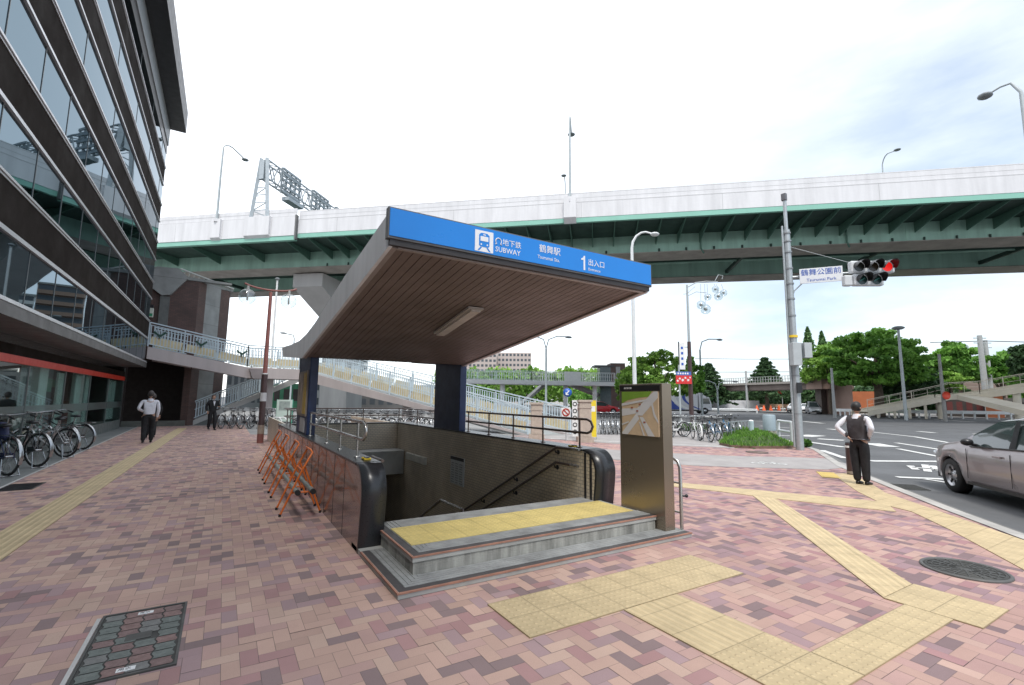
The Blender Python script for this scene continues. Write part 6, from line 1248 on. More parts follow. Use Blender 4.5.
# map board and hoops under the footbridge
g_ = G(283, 432); MBd = thing('information_board', g_, 'white and pale green information board standing beneath the footbridge', 'sign'); q = MB(); fbox(q, g_+Vector((0, 0, .98)), .72, .06, 1.0); q.build('panel', mat('board_pale', (.55, .66, .60), .5, var=.06), MBd, fixn=True)
q = MB(); fbox(q, g_+Vector((0, 0, 1.2))+fw_*.033, .5, .004, .42); q.build('map_print', mat('board_grey', (.30, .36, .34), .6, var=.3, scale=5), MBd, fixn=True)
for s in (-.36, .36): MB().tube([g_+rt_*s, g_+rt_*s+Vector((0, 0, 1.5))], .025, 6).build('post', mat('post_green', (.05, .3, .2), .5), MBd)
for i, (x, lab) in enumerate(((270, 'white hoop bicycle stand left of the information board'), (275.5, 'white hoop bicycle stand directly before the information board'))):
    g_ = G(x, 434.5); HP = thing('hoop_stand', g_, lab, 'bicycle stand'); MB().tube([g_, g_+Vector((0, 0, .6)), g_+Vector((0, 0, .72))+rt_*.1, g_+Vector((0, 0, .72))+rt_*.35, g_+Vector((0, 0, .6))+rt_*.45, g_+rt_*.45], .03, 8).build('hoop', wl_m, HP)
# ================================================================ ACROSS THE ROAD
car('red_car', G(612, 413.5), R(-32), 'red car parked across the road, its nose beside the map stele', mat('car_red', (.55, .02, .03), .3, var=.02, coat=.5), detail=False)
car('red_car', G(600, 412.8), R(-32), 'red car parked behind another red one beyond the bicycles', mat('car_red'), detail=False)
car('white_car', G(793, 412.3), R(200), 'white car waiting under the railway bridge, left of the two', mat('car_white', (.75, .75, .76), .3, var=.02, coat=.5), detail=False); car('white_car', G(806, 412.6), R(205), 'white car just left of the silver minivan across the road', mat('car_white'), detail=False)
car('silver_minivan', G(815, 414), R(215), 'silver minivan facing the junction right of the white cars', mat('car_silver', (.42, .45, .48), .3, metal=.4, var=.02, coat=.5), detail=False, Hh=1.75)
# truck
tg = G(664, 413.5); TKd = Vector((.86, -.51, 0)); TKn = Vector((-.51, -.86, 0)); TK = thing('box_truck', tg, 'white box truck with a blue striped body driving past behind the bicycles', 'truck')
def tbox(mb, u0, u1, v0, v1, z0, z1):
    vs = [tg+TKd*u+TKn*v+Vector((0, 0, z)) for z in (z0, z1) for u, v in ((u0, v1), (u1, v1), (u1, v0), (u0, v0))]; return mb.add(vs, [(0, 3, 2, 1), (4, 5, 6, 7), (0, 1, 5, 4), (1, 2, 6, 5), (2, 3, 7, 6), (3, 0, 4, 7)])
tw = mat('truck_white', (.62, .63, .66), .4, var=.03); tbx = tbox(MB(), -2.2, 4.1, -1, 1, .55, 2.8).build('cargo_box', tw, TK, fixn=True)
dk_b = mat('truck_blue', (.02, .06, .34), .4, var=.05)
def tpoly(pts, m, nm): MB().add([tg+TKd*u+TKn*1.006+Vector((0, 0, z)) for u, z in pts], [tuple(range(len(pts)))]).build(nm, m, tbx)
tpoly([(-2.2, .58), (-2.2, 2.78), (.8, 2.78), (.75, 2.0), (1.05, 1.3), (1.8, .75), (2.4, .58)], dk_b, 'blue_area')
def arc(u0, z0, u1, w, m, nm, lift=1.008):
    n = 10; top_ = []; bot = []
    for i in range(n+1):
        f = i/n; z = 2.78-2.18*f; u = u0-1.1*math.sin(f*math.pi*.55)*.6+f**2.2*2.6; top_.append((u, z)); bot.append((u+w*(1-.2*f), z))
    MB().add([tg+TKd*u+TKn*lift+Vector((0, 0, z)) for u, z in top_+bot[::-1]], [(i, i+1, 2*n+2-i-2, 2*n+2-i-1) for i in range(n)]).build(nm, m, tbx)
arc(.7, 0, 0, .7, M_WHITE, 'white_stripe', 1.012); arc(2.2, 0, 0, .42, dk_b, 'blue_stripe', 1.012)
cabm = tbox(MB(), 4.25, 5.9, -.95, .95, .5, 1.25); cabm.add([tg+TKd*u+TKn*v+Vector((0, 0, z)) for v in (.95, -.95) for u, z in ((4.25, 1.251), (5.9, 1.251), (5.55, 2.2), (4.25, 2.2))], [(0, 1, 2, 3), (7, 6, 5, 4), (0, 4, 5, 1), (1, 5, 6, 2), (2, 6, 7, 3), (3, 7, 4, 0)]); cabm.build('cab', tw, TK, fixn=True)
MB().add([tg+TKd*u+TKn*.96+Vector((0, 0, z)) for u, z in ((4.6, 1.3), (5.7, 1.3), (5.5, 2.0), (4.6, 2.0))], [(0, 1, 2, 3)]).build('side_window', mat('car_glass', (.05, .07, .07)), TK); MB().add([tg+TKd*u+TKn*v+Vector((0, 0, z)) for u, v, z in ((5.9, -.85, 1.3), (5.9, .85, 1.3), (5.58, .8, 2.1), (5.58, -.8, 2.1))], [(0, 1, 2, 3)]).build('windscreen', mat('car_glass'), TK)
dfl = MB().add([tg+TKd*u+TKn*v+Vector((0, 0, z)) for v in (.8, -.8) for u, z in ((4.3, 2.21), (5.3, 2.21), (4.4, 2.75), (4.3, 2.75))], [(0, 1, 2, 3), (7, 6, 5, 4), (0, 4, 5, 1), (1, 5, 6, 2), (2, 6, 7, 3), (3, 7, 4, 0)]); dfl.build('wind_deflector', tw, TK, fixn=True); tbox(MB(), -2.1, 5.7, -.8, .8, .35, .53).build('chassis', M_BLACK, TK, fixn=True)
for u in (-.9, 5.0):
    for v in (.88, -.88):
        q = MB().lathe([(.0, -.12), (.40, -.12), (.42, 0), (.40, .12), (0, .12)], (0, 0, 0), 20, axis='y'); q.v = [tuple(tg+TKd*(u+x)+TKn*(v+y)+Vector((0, 0, .42+z))) for x, y, z in q.v]; w_ = q.build('wheel', tyre_m, TK); q = MB().lathe([(0, .125), (.2, .125), (.22, .1)], (0, 0, 0), 16, axis='y'); q.v = [tuple(tg+TKd*(u+x)+TKn*(v+(y if v > 0 else -y))+Vector((0, 0, .42+z))) for x, y, z in q.v]; q.build('rim', chrome, w_)
# kerb rails, median, guard rail
pipe_rail([gxy(648, 411.6), gxy(757, 413.4)], 'long low white guard rail on the median behind the truck', h=.55, m=wl_m, step=6, rails=(1.0, .7), r_=.09)
far_w = mat('far_rail_white', (.74, .76, .77), .5, var=.05); gr_pts = [gxy(836, 415.8), gxy(870, 417), gxy(940, 418.4), gxy(1024, 420), gxy(1100, 421.5)]
FG = thing('guard_rail', (gr_pts[0][0], gr_pts[0][1], 0), 'long white guard rail along the far road side before the beige ramp', 'railing'); q = MB()
for a, b in zip(gr_pts[:-1], gr_pts[1:]): q.next().bar((a[0], a[1], .72), (b[0], b[1], .72), .08, .35)
q.build('beam', far_w, FG, fixn=True); q = MB()
for a, b in zip(gr_pts[:-1], gr_pts[1:]):
    for i in range(7): p = Vector(a).lerp(Vector(b), i/7); q.next().tube([(p.x, p.y, 0), (p.x, p.y, .7)], .09, 6)
q.build('post', far_w, FG)
hz_ = MB().poly([(*gxy(640, 409.5), .0), (*gxy(720, 410.8), 0), (*gxy(836, 413.5), 0), (*gxy(870, 416.2), 0), (*gxy(1100, 420.5), 0), (500, -150, 0), (700, 300, 0), (200, 600, 0)], .02); hz_.build('far_pavement', mat('far_pavement', (.26, .25, .235), .9, var=.1, scale=.3), kind='structure')
# railway overbridge
RB = thing('railway_bridge', DD(700, 400, 96), 'brown steel railway bridge with railings spanning the far road', 'bridge'); brb = mat('bridge_brown', (.16, .125, .11), .7, var=.12, scale=.5); pkb = mat('abutment_pink', (.34, .235, .20), .8, var=.1, scale=.5); fnc = mat('fence_grey', (.30, .31, .31), .6)
a0, a1 = DD(711, 392, 98), DD(826, 392, 82); 
def vert_at(x, y, d): return DD(x, y, d)
def slab(p, q_, z0, z1, w, m, nm, par): MB().bar((p.x, p.y, (z0+z1)/2), (q_.x, q_.y, (z0+z1)/2), w, z1-z0).build(nm, m, par, fixn=True)
zt_b, zb_b = DD(770, 383.3, 90).z, DD(770, 390.5, 90).z
slab(a0, a1, zb_b, zt_b-.35, 4.5, brb, 'girder', RB); slab(a0, a1, zt_b-.34, zt_b, 5.4, mat('bridge_edge', (.33, .3, .27), .7), 'deck_edge', RB)
fn = MB(); fwd = Vector((-.52, -.855, 0))*2.6
for zz in (.5, 1.0): fn.bar((a0+fwd).to_tuple()[:2]+(zt_b+zz,), (a1+fwd).to_tuple()[:2]+(zt_b+zz,), .06, .06)
for i in range(45): p = a0.lerp(a1, i/44)+fwd; fn.bar((p.x, p.y, zt_b), (p.x, p.y, zt_b+1.0), .07, .07)
fn.build('railing', fnc, RB)
b0_, b1_ = DD(697, 392, 99), DD(712, 392, 98); slab(b0_, b1_, 0, DD(700, 379, 98).z, 6, pkb, 'abutment', RB); 
c0_, c1_ = DD(822, 392, 83), DD(828, 392, 82.5); slab(c0_, c1_, 0, zb_b-.02, 3, mat('pier_dark', (.13, .11, .10), .8), 'pier', RB)
c2_, c3_ = DD(818, 390, 83.2), DD(838, 390, 80.5); slab(c2_, c3_, zb_b-.01, DD(830, 379.5, 82).z, 5, pkb, 'abutment', RB)
# arch beside the bridge
ag = MB(); A0, A1 = DD(838.5, 400, 80.5), DD(853, 400, 78.5); du_ = (A1-A0); du_.z = 0; n = 14; zt_a = DD(845, 380.5, 79).z; prof = []
for i in range(n+1): a = math.pi*i/n; prof.append((.5-.36*math.cos(a), min(zt_a-.7, .1+(zt_a-1.2)*math.sin(a))))
for i in range(n):
    (u0, z0), (u1, z1) = prof[i], prof[i+1]; p, q_ = A0+du_*u0, A0+du_*u1
    ag.add([(p.x, p.y, z0), (q_.x, q_.y, z1), (q_.x, q_.y, zt_a), (p.x, p.y, zt_a), (p.x+1.5, p.y+3, z0), (q_.x+1.5, q_.y+3, z1), (q_.x+1.5, q_.y+3, zt_a), (p.x+1.5, p.y+3, zt_a)], [(0, 1, 2, 3), (7, 6, 5, 4), (0, 4, 5, 1), (3, 2, 6, 7)])
for u0, u1 in ((0, .14), (.86, 1)): p, q_ = A0+du_*u0, A0+du_*u1; ag.add([(p.x, p.y, 0), (q_.x, q_.y, 0), (q_.x, q_.y, zt_a), (p.x, p.y, zt_a), (p.x+1.5, p.y+3, 0), (q_.x+1.5, q_.y+3, 0), (q_.x+1.5, q_.y+3, zt_a), (p.x+1.5, p.y+3, zt_a)], [(0, 1, 2, 3), (7, 6, 5, 4), (0, 4, 7, 3), (1, 2, 6, 5), (3, 2, 6, 7)])
ag.build('arch_wall', pkb, RB, fixn=True)
# orange works fence, cones, barriers
for i, x in enumerate((757, 764, 771, 779, 788, 797)):
    g_ = G(x, 410.8); t = thing('traffic_cone', g_, 'orange traffic cone standing in the works area under the railway bridge', 'traffic cone', 'cones in the works area under the railway bridge'); MB().lathe([(.34, .06), (.10, .95), (.05, 1.0)], tuple(g_), 10).build('cone', mat('cone_orange', (.75, .12, .03), .6, var=.05), t); MB().box(g_.x-.35, g_.x+.35, g_.y-.35, g_.y+.35, 0, .06).build('base', M_BLACK, t)
g_ = G(745, 410); t = thing('works_fence', g_, 'pale works fence with orange board beneath the railway bridge', 'fence'); q = MB()
for k, x in enumerate(range(718, 754, 5)): a = G(x, 410.2); fbox(q.next(), a+Vector((0, 0, 1.1)), 2.6, .1, 1.6)
q.build('panel', mat('fence_pale', (.55, .56, .58), .6, var=.15, scale=.6), t, fixn=True); q = MB(); a = G(775, 410.3); fbox(q, a+Vector((0, 0, .9)), 22, .2, .7); q.build('orange_board', mat('board_tan', (.50, .33, .22), .7, var=.2, scale=.4), t, fixn=True)
g_ = G(783, 410.8); t = thing('red_flag', g_, 'red flag on a thin pole above the works area', 'flag'); MB().tube([g_, g_+Vector((0, 0, 4.3))], .06, 6).build('pole', M_WHITE, t); MB().add([g_+Vector((0, 0, 4.2)), g_+rt_*-.9+Vector((0, 0, 3.6)), g_+rt_*-.2+Vector((0, 0, 2.6)), g_+rt_*.05+Vector((0, 0, 2.6))]+[g_+Vector((0, .05, 4.2)), g_+rt_*-.9+Vector((0, .05, 3.6)), g_+rt_*-.2+Vector((0, .05, 2.6)), g_+rt_*.05+Vector((0, .05, 2.6))], [(0, 1, 2, 3), (7, 6, 5, 4)]).build('flag_cloth', mat('banner_red'), t)
# poles across the road
def pole_at(x, yb_d, ytop, xt, r_, m, label, name='utility_pole', cat='utility pole', extra=None, head=None):
    b = DD(x, 405, yb_d); b.z = 0; tz = DD(xt, ytop, yb_d).z; t = thing(name, b, label, cat); MB().tube([b, (b.x, b.y, tz)], [r_, r_*.7], 8).build('pole', m, t)
    if head: head(t, Vector((b.x, b.y, tz)))
    return t, Vector((b.x, b.y, tz))
cpo = mat('pole_concrete', (.38, .39, .39), .7, var=.08)
def insul(t, p):
    for dz in (-.4, -1.1): MB().bar(p+rt_*-.9+Vector((0, 0, dz)), p+rt_*.9+Vector((0, 0, dz)), .12, .12).build('crossarm', M_GREYP, t)
pole_at(747.5, 88, 371, 747, .22, cpo, 'grey pole with a small signal box left of the dark cedar'); pole_at(834, 62, 368, 833, .17, cpo, 'grey concrete pole left of the large round tree trunk')
t, p = pole_at(905, 60, 329, 898, .16, M_GREYP, 'tall leaning grey street lamp in front of the large round tree', 'street_lamp', 'street lamp'); MB().sphere(p+Vector((0, 0, .1)), .55, 10, sc=(1, 1, .35)).build('lamp_head', mat('lamp_grey'), t)
t, p = pole_at(944, 60, 354, 941, .17, mat('pole_dark', (.24, .24, .23), .7), 'dark grey pole with a round sign rising before the beige ramp'); q = MB().lathe([(0, 0), (.38, 0), (.38, .04)], (0, 0, 0), 14, axis='y'); q.v = [tuple(Vector((p.x, p.y, 2.4))+rt_*x+fw_*(.32+y)+Vector((0, 0, z))) for x, y, z in q.v]; q.build('round_sign', mat('ring_red'), t)
pole_at(987, 95, 335, 985, .42, cpo, 'thick white utility pole with crossarms, left of the pair behind the ramp', head=insul); pole_at(992, 100, 340, 991, .42, cpo, 'thick utility pole behind another, right of the pair behind the ramp', head=insul)
def arm_lamp(x, d, ytop, label, arms=1, sx=1):
    b = DD(x, 405, d); b.z = 0; tz = DD(x, ytop, d).z; t = thing('street_lamp', b, label, 'street lamp'); T3 = Vector((b.x, b.y, tz)); MB().tube([b, T3-Vector((0, 0, 1.2))], [.12, .09], 8).build('pole', M_GREYP, t)
    for s in ((1, -1) if arms == 2 else (sx,)):
        MB().tube([T3-Vector((0, 0, 1.2)), T3-Vector((0, 0, .3))+rt_*.25*s, T3+rt_*1.0*s, T3+rt_*2.0*s], .06, 6).build('arm', M_GREYP, t); MB().sphere(T3+rt_*2.2*s-Vector((0, 0, .05)), .3, 10, sc=(1.4, .8, .4)).build('lamp_head', mat('lamp_grey'), t)
    return t
arm_lamp(546, 46, 336.5, 'double armed street lamp rising past the white footbridge deck', 2); arm_lamp(702, 55, 339, 'grey street lamp with a curved arm right of the ornate lamp', 1, 1); arm_lamp(718, 62, 381, 'low double armed lamp in front of the railway bridge abutment', 2)
RLp = DD(1021, 92, 30); RLp.z = 0; t = thing('street_lamp', RLp, 'tall curved street lamp whose arm reaches in at the right edge of the sky', 'street lamp'); tipR, topR, bR = DD(985, 96, 30), DD(1011, 83, 30), DD(1021, 92, 30)
MB().tube([RLp, (RLp.x, RLp.y, bR.z-4), bR, topR, DD(1000, 87, 30), tipR], [.12, .10, .07, .06, .05, .05], 8).build('pole', M_GREYP, t); MB().sphere(tipR, .28, 10, sc=(1.2, 1, .45)).build('lamp_head', mat('lamp_grey'), t)
# beige ramp footbridge on the far right
RF = thing('ramp_footbridge', DD(920, 405, 66), 'beige footbridge ramp rising to the right on the far side of the road', 'footbridge'); bei = mat('ramp_beige', (.62, .57, .47), .7, var=.08, scale=.6)
pr = [DD(868, 411.0, 66), DD(935, 398, 68), DD(950, 394.5, 68), DD(980, 393.5, 68), DD(1030, 386, 66), DD(1080, 378, 64)]
for off_ in (0, 2.6):
    pl2 = [p+Vector((.52, .855, 0))*off_ for p in pr]; girder(pl2, .55, .2, 'girder', bei, RF); railing(pl2, RF, 1.25, 2.4, 1.2, m_rail=bei, yel=False) if off_ == 0 else None
for i in range(len(pr)-1): a, b = pr[i], pr[i+1]; c, d = b+Vector((.52, .855, 0))*2.6, a+Vector((.52, .855, 0))*2.6; MB().add([p-Vector((0, 0, .1)) for p in (a, b, c, d)]+[p-Vector((0, 0, .3)) for p in (a, b, c, d)], [(0, 1, 2, 3), (7, 6, 5, 4), (0, 4, 5, 1), (2, 6, 7, 3)]).build('deck', bei, RF, fixn=True)
q = MB()
for f in (.15, .4, .62, .85): p = pr[0].lerp(pr[1], f); q.next().bar((p.x, p.y, 0), (p.x, p.y, max(.2, p.z-.5)), .2, .2)
for p in (pr[2], pr[4]): q.next().tube([(p.x+.7, p.y+1.1, 0), (p.x+.7, p.y+1.1, p.z-.3)], .3, 8)
q.build('column', bei, RF)
lw0, lw1 = DD(965, 394, 69), DD(1040, 411, 60); girder([lw0, lw1], .5, 2.0, 'stair_flight', bei, RF)
# low buildings under and behind the ramp
def block(name, x0, x1, ytop, d, label, m, depth=8, win=None, yb=None, roof=None, cat='building'):
    a = DD(x0, 400, d); b = DD(x1, 400, d); zt_ = max(DD(x0, ytop, d).z, 1.0); a.z = b.z = 0; dr = (b-a).normalized(); nr = Vector((dr.y, -dr.x, 0));
    if nr.dot(a) < 0: nr = -nr
    t = thing(name, a, label, cat); w = (b-a).length; base = [a, b, b+nr*depth, a+nr*depth]
    MB().prism([(p.x, p.y) for p in base], 0, zt_, 'z').build('wall', m, t, fixn=True)
    if roof: q = [a-dr*.4-nr*.4, b+dr*.4-nr*.4, b+dr*.4+nr*(depth+.4), a-dr*.4+nr*(depth+.4)]; MB().prism([(p.x, p.y) for p in q], zt_+.002, zt_+.5, 'z').build('roof', roof, t, fixn=True)
    if win:
        nc, nr_, wm_ = win; q = MB()
        for r_ in range(nr_):
            for c in range(nc):
                u0, u1 = (c+.2)/nc*w, (c+.8)/nc*w; z0, z1 = zt_*(r_+.3)/nr_, zt_*(r_+.78)/nr_; p0, p1 = a+dr*u0-nr*.03, a+dr*u1-nr*.03
                q.next().add([(p0.x, p0.y, z0), (p1.x, p1.y, z0), (p1.x, p1.y, z1), (p0.x, p0.y, z1), (p0.x+nr.x*.1, p0.y+nr.y*.1, z0), (p1.x+nr.x*.1, p1.y+nr.y*.1, z0), (p1.x+nr.x*.1, p1.y+nr.y*.1, z1), (p0.x+nr.x*.1, p0.y+nr.y*.1, z1)], [(0, 1, 2, 3), (0, 4, 5, 1), (1, 5, 6, 2), (2, 6, 7, 3), (3, 7, 4, 0)])
        q.build('window', wm_, t, fixn=True)
    return t
wdk = mat('far_window', (.06, .07, .08), .3, var=.1); orb = mat('orange_wall', (.42, .13, .05), .7, var=.15, scale=.6); drk = mat('dark_shopfront', (.06, .05, .045), .7, var=.3, scale=.6)
block('orange_shop', 985, 1003, 396, 82, 'small orange walled shop under the beige ramp', orb, 6); block('dark_shop', 935, 984, 397.5, 84, 'dark open fronted shop with red lettering below the beige ramp', drk, 6, (5, 1, mat('shop_mark_red', (.16, .04, .035), .6)))
block('brown_roof_hall', 955, 1008, 375.5, 120, 'low hall with a flat brown roof between the trees behind the ramp', mat('hall_wall', (.23, .17, .14), .8, var=.1), 20, None, roof=mat('hall_roof', (.26, .17, .13), .8)); block('orange_playhouse', 852, 876, 391.5, 92, 'orange brown building behind the trunk of the large round tree', orb, 6); block('grey_shop', 1004, 1040, 398, 84, 'grey shopfront with signs at the right edge under the ramp', mat('shopfront_grey', (.2, .19, .17), .7, var=.3, scale=.5), 6, (3, 1, drk))
q = MB().poly([(*gxy(880, 413.2), 0), (*gxy(960, 413.8), 0), (*gxy(950, 409.5), 0), (*gxy(885, 409.2), 0)], .06); q.build('lawn', mat('lawn', (.07, .16, .03), .9, var=.2, scale=.4), kind='structure')
g_ = G(939, 412.8); t = thing('yellow_sign', g_, 'yellow sign with a white centre on the lawn under the beige ramp', 'sign'); q = MB(); fbox(q, g_+Vector((0, 0, 1.75)), 2.4, .1, .9); q.build('panel', M_YEL, t, fixn=True); q = MB(); fbox(q, g_+Vector((0, 0, 1.75))+fw_*.06, 1.0, .01, .6); q.build('white_centre', M_WHITE, t, fixn=True); MB().tube([g_, g_+Vector((0, 0, 1.3))], .08, 6).build('post', M_GREYP, t)
# far footbridge with lift tower
FF = thing('far_footbridge', DD(540, 400, 60), 'long white footbridge deck crossing beyond the blue ramp', 'footbridge'); fwt = mat('deck_white', (.75, .75, .75), .6, var=.05, scale=.4); f0, f1 = DD(440, 379.2, 56), DD(615, 381.6, 62); f0.z = f1.z = (f0.z+f1.z)/2
dfar = (f1-f0).normalized(); nfar = Vector((-dfar.y, dfar.x, 0)); nfar = nfar if nfar.dot(f0) > 0 else -nfar
MB().bar(f0-Vector((0, 0, .25))+nfar*1.3, f1-Vector((0, 0, .25))+nfar*1.3, 2.6, .5).build('deck', fwt, FF, fixn=True); blr = mat('far_rail_blue', (.62, .74, .80), .5)
railing([f0, f0.lerp(f1, .5)], FF, 1.15, 2.2, .3, m_rail=blr, yel=False); railing([f0.lerp(f1, .5), f1], FF, 1.15, 2.2, .3, m_rail=far_w, yel=False); railing([f0+nfar*2.6, f1+nfar*2.6], FF, 1.15, 2.2, .3, m_rail=far_w, yel=False)
q = MB()
for f in (.35, .72, .9): p = f0.lerp(f1, f)+nfar*1.3; q.next().tube([(p.x, p.y, 0), (p.x, p.y, p.z-.5)], .3, 10)
q.build('column', fwt, FF); c_ = f0.lerp(f1, .74)-nfar*.06; MB().bar(c_-dfar*1.1+Vector((0, 0, .6)), c_+dfar*1.1+Vector((0, 0, .6)), .06, 1.2).build('white_panel', M_WHITE, FF, fixn=True)
p_, q_ = f0.lerp(f1, .78)+nfar*3, f1+nfar*3+dfar*5; q_.z = .1; girder([p_, q_], .5, 1.8, 'stair_flight', mat('stair_grey', (.33, .33, .32), .7), FF); p_, q_ = f0.lerp(f1, .62)+nfar*3, f0.lerp(f1, .42)+nfar*3; q_.z = .1; girder([p_, q_], .5, 1.8, 'stair_flight', mat('stair_grey'), FF)
a = DD(600.5, 400, 63); t = thing('lift_tower', a, 'dark glass and brown lift tower at the right end of the far footbridge', 'building'); z_ = DD(605, 367, 63).z
c1 = DD(605.5, 400, 64); c1.z = z_/2; q = MB(); fbox(q, c1, 1.75, 2, z_); q.build('glass_shaft', mat('shaft_glass', (.10, .13, .14), .2, var=.15), t, fixn=True); c1.z = z_+.12; q = MB(); fbox(q, c1-rt_*.3, 2.6, 2.4, .22); q.build('roof', mat('roof_dark', (.08, .08, .085), .6), t, fixn=True)
z2 = DD(617, 363.5, 64).z; c2 = DD(616.5, 400, 64.5); c2.z = z2/2; q = MB(); fbox(q, c2, 1.9, 2.4, z2); q.build('brown_shaft', mat('shaft_brown', (.13, .085, .075), .7, var=.1), t, fixn=True); c2.z = z2*.8; q = MB(); fbox(q, c2+fw_*1.22, .55, .04, z2*.25); q.build('pale_panel', mat('shaft_pale', (.4, .4, .4), .6), t, fixn=True)
g_ = DD(567.5, 392.5, 30); b_ = Vector((g_.x, g_.y, 0)); t = thing('direction_sign', b_, 'round blue sign with a white arrow on a thin post beyond the ramp', 'sign'); MB().tube([b_, g_], .03, 6).build('post', M_GREYP, t)
q = MB().lathe([(0, .02), (.27, .02), (.27, 0)], (0, 0, 0), 22, axis='y'); q.v = [tuple(g_+rt_*x+fw_*(.03+y)+Vector((0, 0, z))) for x, y, z in q.v]; q.build('blue_disc', mat('disc_blue', (.02, .10, .42), .4, var=0), t); q = MB().bar(g_+fw_*.06+rt_*.1+Vector((0, 0, .13)), g_+fw_*.06-rt_*.09-Vector((0, 0, .12)), .06, .01, up=fw_).next().bar(g_+fw_*.06-rt_*.1-Vector((0, 0, .14)), g_+fw_*.06-rt_*.1+Vector((0, 0, .02)), .05, .01, up=fw_).next().bar(g_+fw_*.062-rt_*.1-Vector((0, 0, .13)), g_+fw_*.062+rt_*.06-Vector((0, 0, .13)), .05, .01, up=fw_); q.build('arrow_mark', M_WHITE, t)
# far buildings
hosp = mat('hospital_pink', (.42, .36, .33), .8, var=.06, scale=.1)
block('hospital', 497, 531, 352.5, 205, 'pale pinkish hospital block with rows of windows above the trees', hosp, 30, (9, 10, wdk)); block('hospital_wing', 455, 496, 352.8, 198, 'long pale hospital wing half hidden by the canopy edge', hosp, 30, (10, 10, wdk)); block('hospital_tower', 481, 500, 351.3, 208, 'slightly taller grey stair block between the two hospital wings', mat('hospital_grey', (.36, .36, .36), .8), 20)
block('grey_office', 225, 262, 372, 78, 'grey office building seen beneath the footbridge left of the red lamp', mat('office_grey', (.22, .23, .235), .7, var=.1, scale=.3), 12, (6, 2, wdk)); block('green_shop', 262, 300, 383, 76, 'shop with green boards beneath the footbridge', mat('shop_green', (.06, .22, .12), .7, var=.4, scale=.4), 10, (4, 1, drk)); block('pale_office', 300, 350, 380, 72, 'pale grey building behind the viaduct pier', mat('office_pale', (.36, .37, .37), .7, var=.1, scale=.3), 12, (5, 2, wdk)); block('dark_office', 350, 470, 384, 80, 'dark building filling the view beneath the ramp', mat('office_dark', (.10, .10, .10), .7, var=.3, scale=.2), 12, (14, 2, wdk))
block('brick_house', 570, 600, 392, 90, 'brown low building with red sign beyond the far footbridge', mat('house_brown', (.2, .13, .11), .8, var=.3, scale=.3), 8, (5, 1, wdk))
# blocks of flats on the other side of the street (seen mirrored in the glass facade)
def flats(name, cx, cy, w, d, h, m, label, floors, rz):
    t = thing(name, (cx, cy, 0), label, 'building', None, rz); MB().box(-w/2, w/2, 0, d, 0, h).build('wall', m, t, local=True); q = MB(); q2 = MB(); fh = h/floors
    for i in range(floors): q.next().box(-w/2, w/2, -1.0, -.0, i*fh+.2, i*fh+fh*.42); q2.next().box(-w/2+.3, w/2-.3, -.02, .0, i*fh+fh*.46, i*fh+fh*.93)
    q.build('balcony', m, t, local=True); q2.build('window_band', wdk, t, local=True); MB().box(-w/2-.2, w/2+.2, -.3, d+.2, h+.01, h+.6).build('roof', mat('roof_grey'), t, local=True); return t
def MIRP(x, y, d): r_ = ray(x, y); k = d/math.hypot(r_.x, r_.y); return Vector((2*XF-r_.x*k, r_.y*k, EYE+r_.z*k))
for nm_, xa, xb, yt, mt_, lb_ in (('b', 86, 36, 286, mat('flats_brown', (.24, .16, .12), .8, var=.08), 'brown apartment block with balconies, seen mirrored in the lowest office window strip'), ('w', 35, 14, 295, mat('flats_white', (.5, .5, .48), .8, var=.05), 'white apartment block seen mirrored at the left end of the lowest window strip')):
    pa, pb = MIRP(xa, 300, 230), MIRP(xb, 300, 230); w_ = (pb-pa).xy.length; c_ = (pa+pb)/2; flats('apartment_block', c_.x, c_.y, w_, 14, MIRP((xa+xb)/2, yt, 230).z, mt_, lb_, 11, math.atan2(pb.y-pa.y, pb.x-pa.x))
# overhead wires
q = DD(700, 358.5, 110), DD(790, 360, 110); t = thing('overhead_wires', q[0], 'thin overhead wires strung across the sky between the trees and the cedar', 'wire'); w_ = MB()
for (ya, yb) in ((358.5, 359), (372, 371.5)): w_.next().tube([DD(695, ya, 105), DD(745, (ya+yb)/2+.4, 105), DD(830, yb, 105)], .05, 5)
for ya in (342.5,): w_.next().tube([DD(930, ya, 98), DD(985, ya-1.5, 98), DD(1060, ya+.5, 98)], .06, 5)
w_.build('wire', M_BLACK, t)
# ================================================================ TREES
bark = mat('bark', (.10, .075, .055), .9, var=.2)
def crown_points(cx, cy, cz, rx, ry, rz, nclump, nleaf, cl=.28, seed=1, flat=.6):
    rg = np.random.RandomState(seed); C_ = rg.normal(0, 1, (nclump, 3)); C_ /= np.linalg.norm(C_, axis=1)[:, None]; C_ *= rg.uniform(.45, 1.0, (nclump, 1))**.6; C_[:, 2] = np.where(C_[:, 2] < -.55, -.55*rg.rand(nclump), C_[:, 2])
    cr_ = rg.uniform(.7, 1.25, nclump)*cl; k = rg.randint(0, nclump, nleaf); D_ = rg.normal(0, 1, (nleaf, 3)); D_ /= np.linalg.norm(D_, axis=1)[:, None]; D_ *= rg.uniform(.35, 1.0, (nleaf, 1)); D_[:, 2] *= flat
    P = C_[k]+D_*cr_[k][:, None]; shade = rg.rand(nclump)[k]*.5+rg.rand(nleaf)*.5
    return P*np.array([rx, ry, rz])+np.array([cx, cy, cz]), shade, rg, C_*np.array([rx, ry, rz])+np.array([cx, cy, cz])
def leaves(P, s, rg):
    n = len(P); A = rg.normal(0, 1, (n, 3)); A /= np.linalg.norm(A, axis=1)[:, None]; Bv = np.cross(A, rg.normal(0, 1, (n, 3))); Bv /= np.linalg.norm(Bv, axis=1)[:, None]; sz = s*rg.uniform(.6, 1.3, (n, 1)); return np.stack([P-A*sz, P+Bv*sz*.6, P+A*sz, P-Bv*sz*.6], 1).reshape(-1, 3)
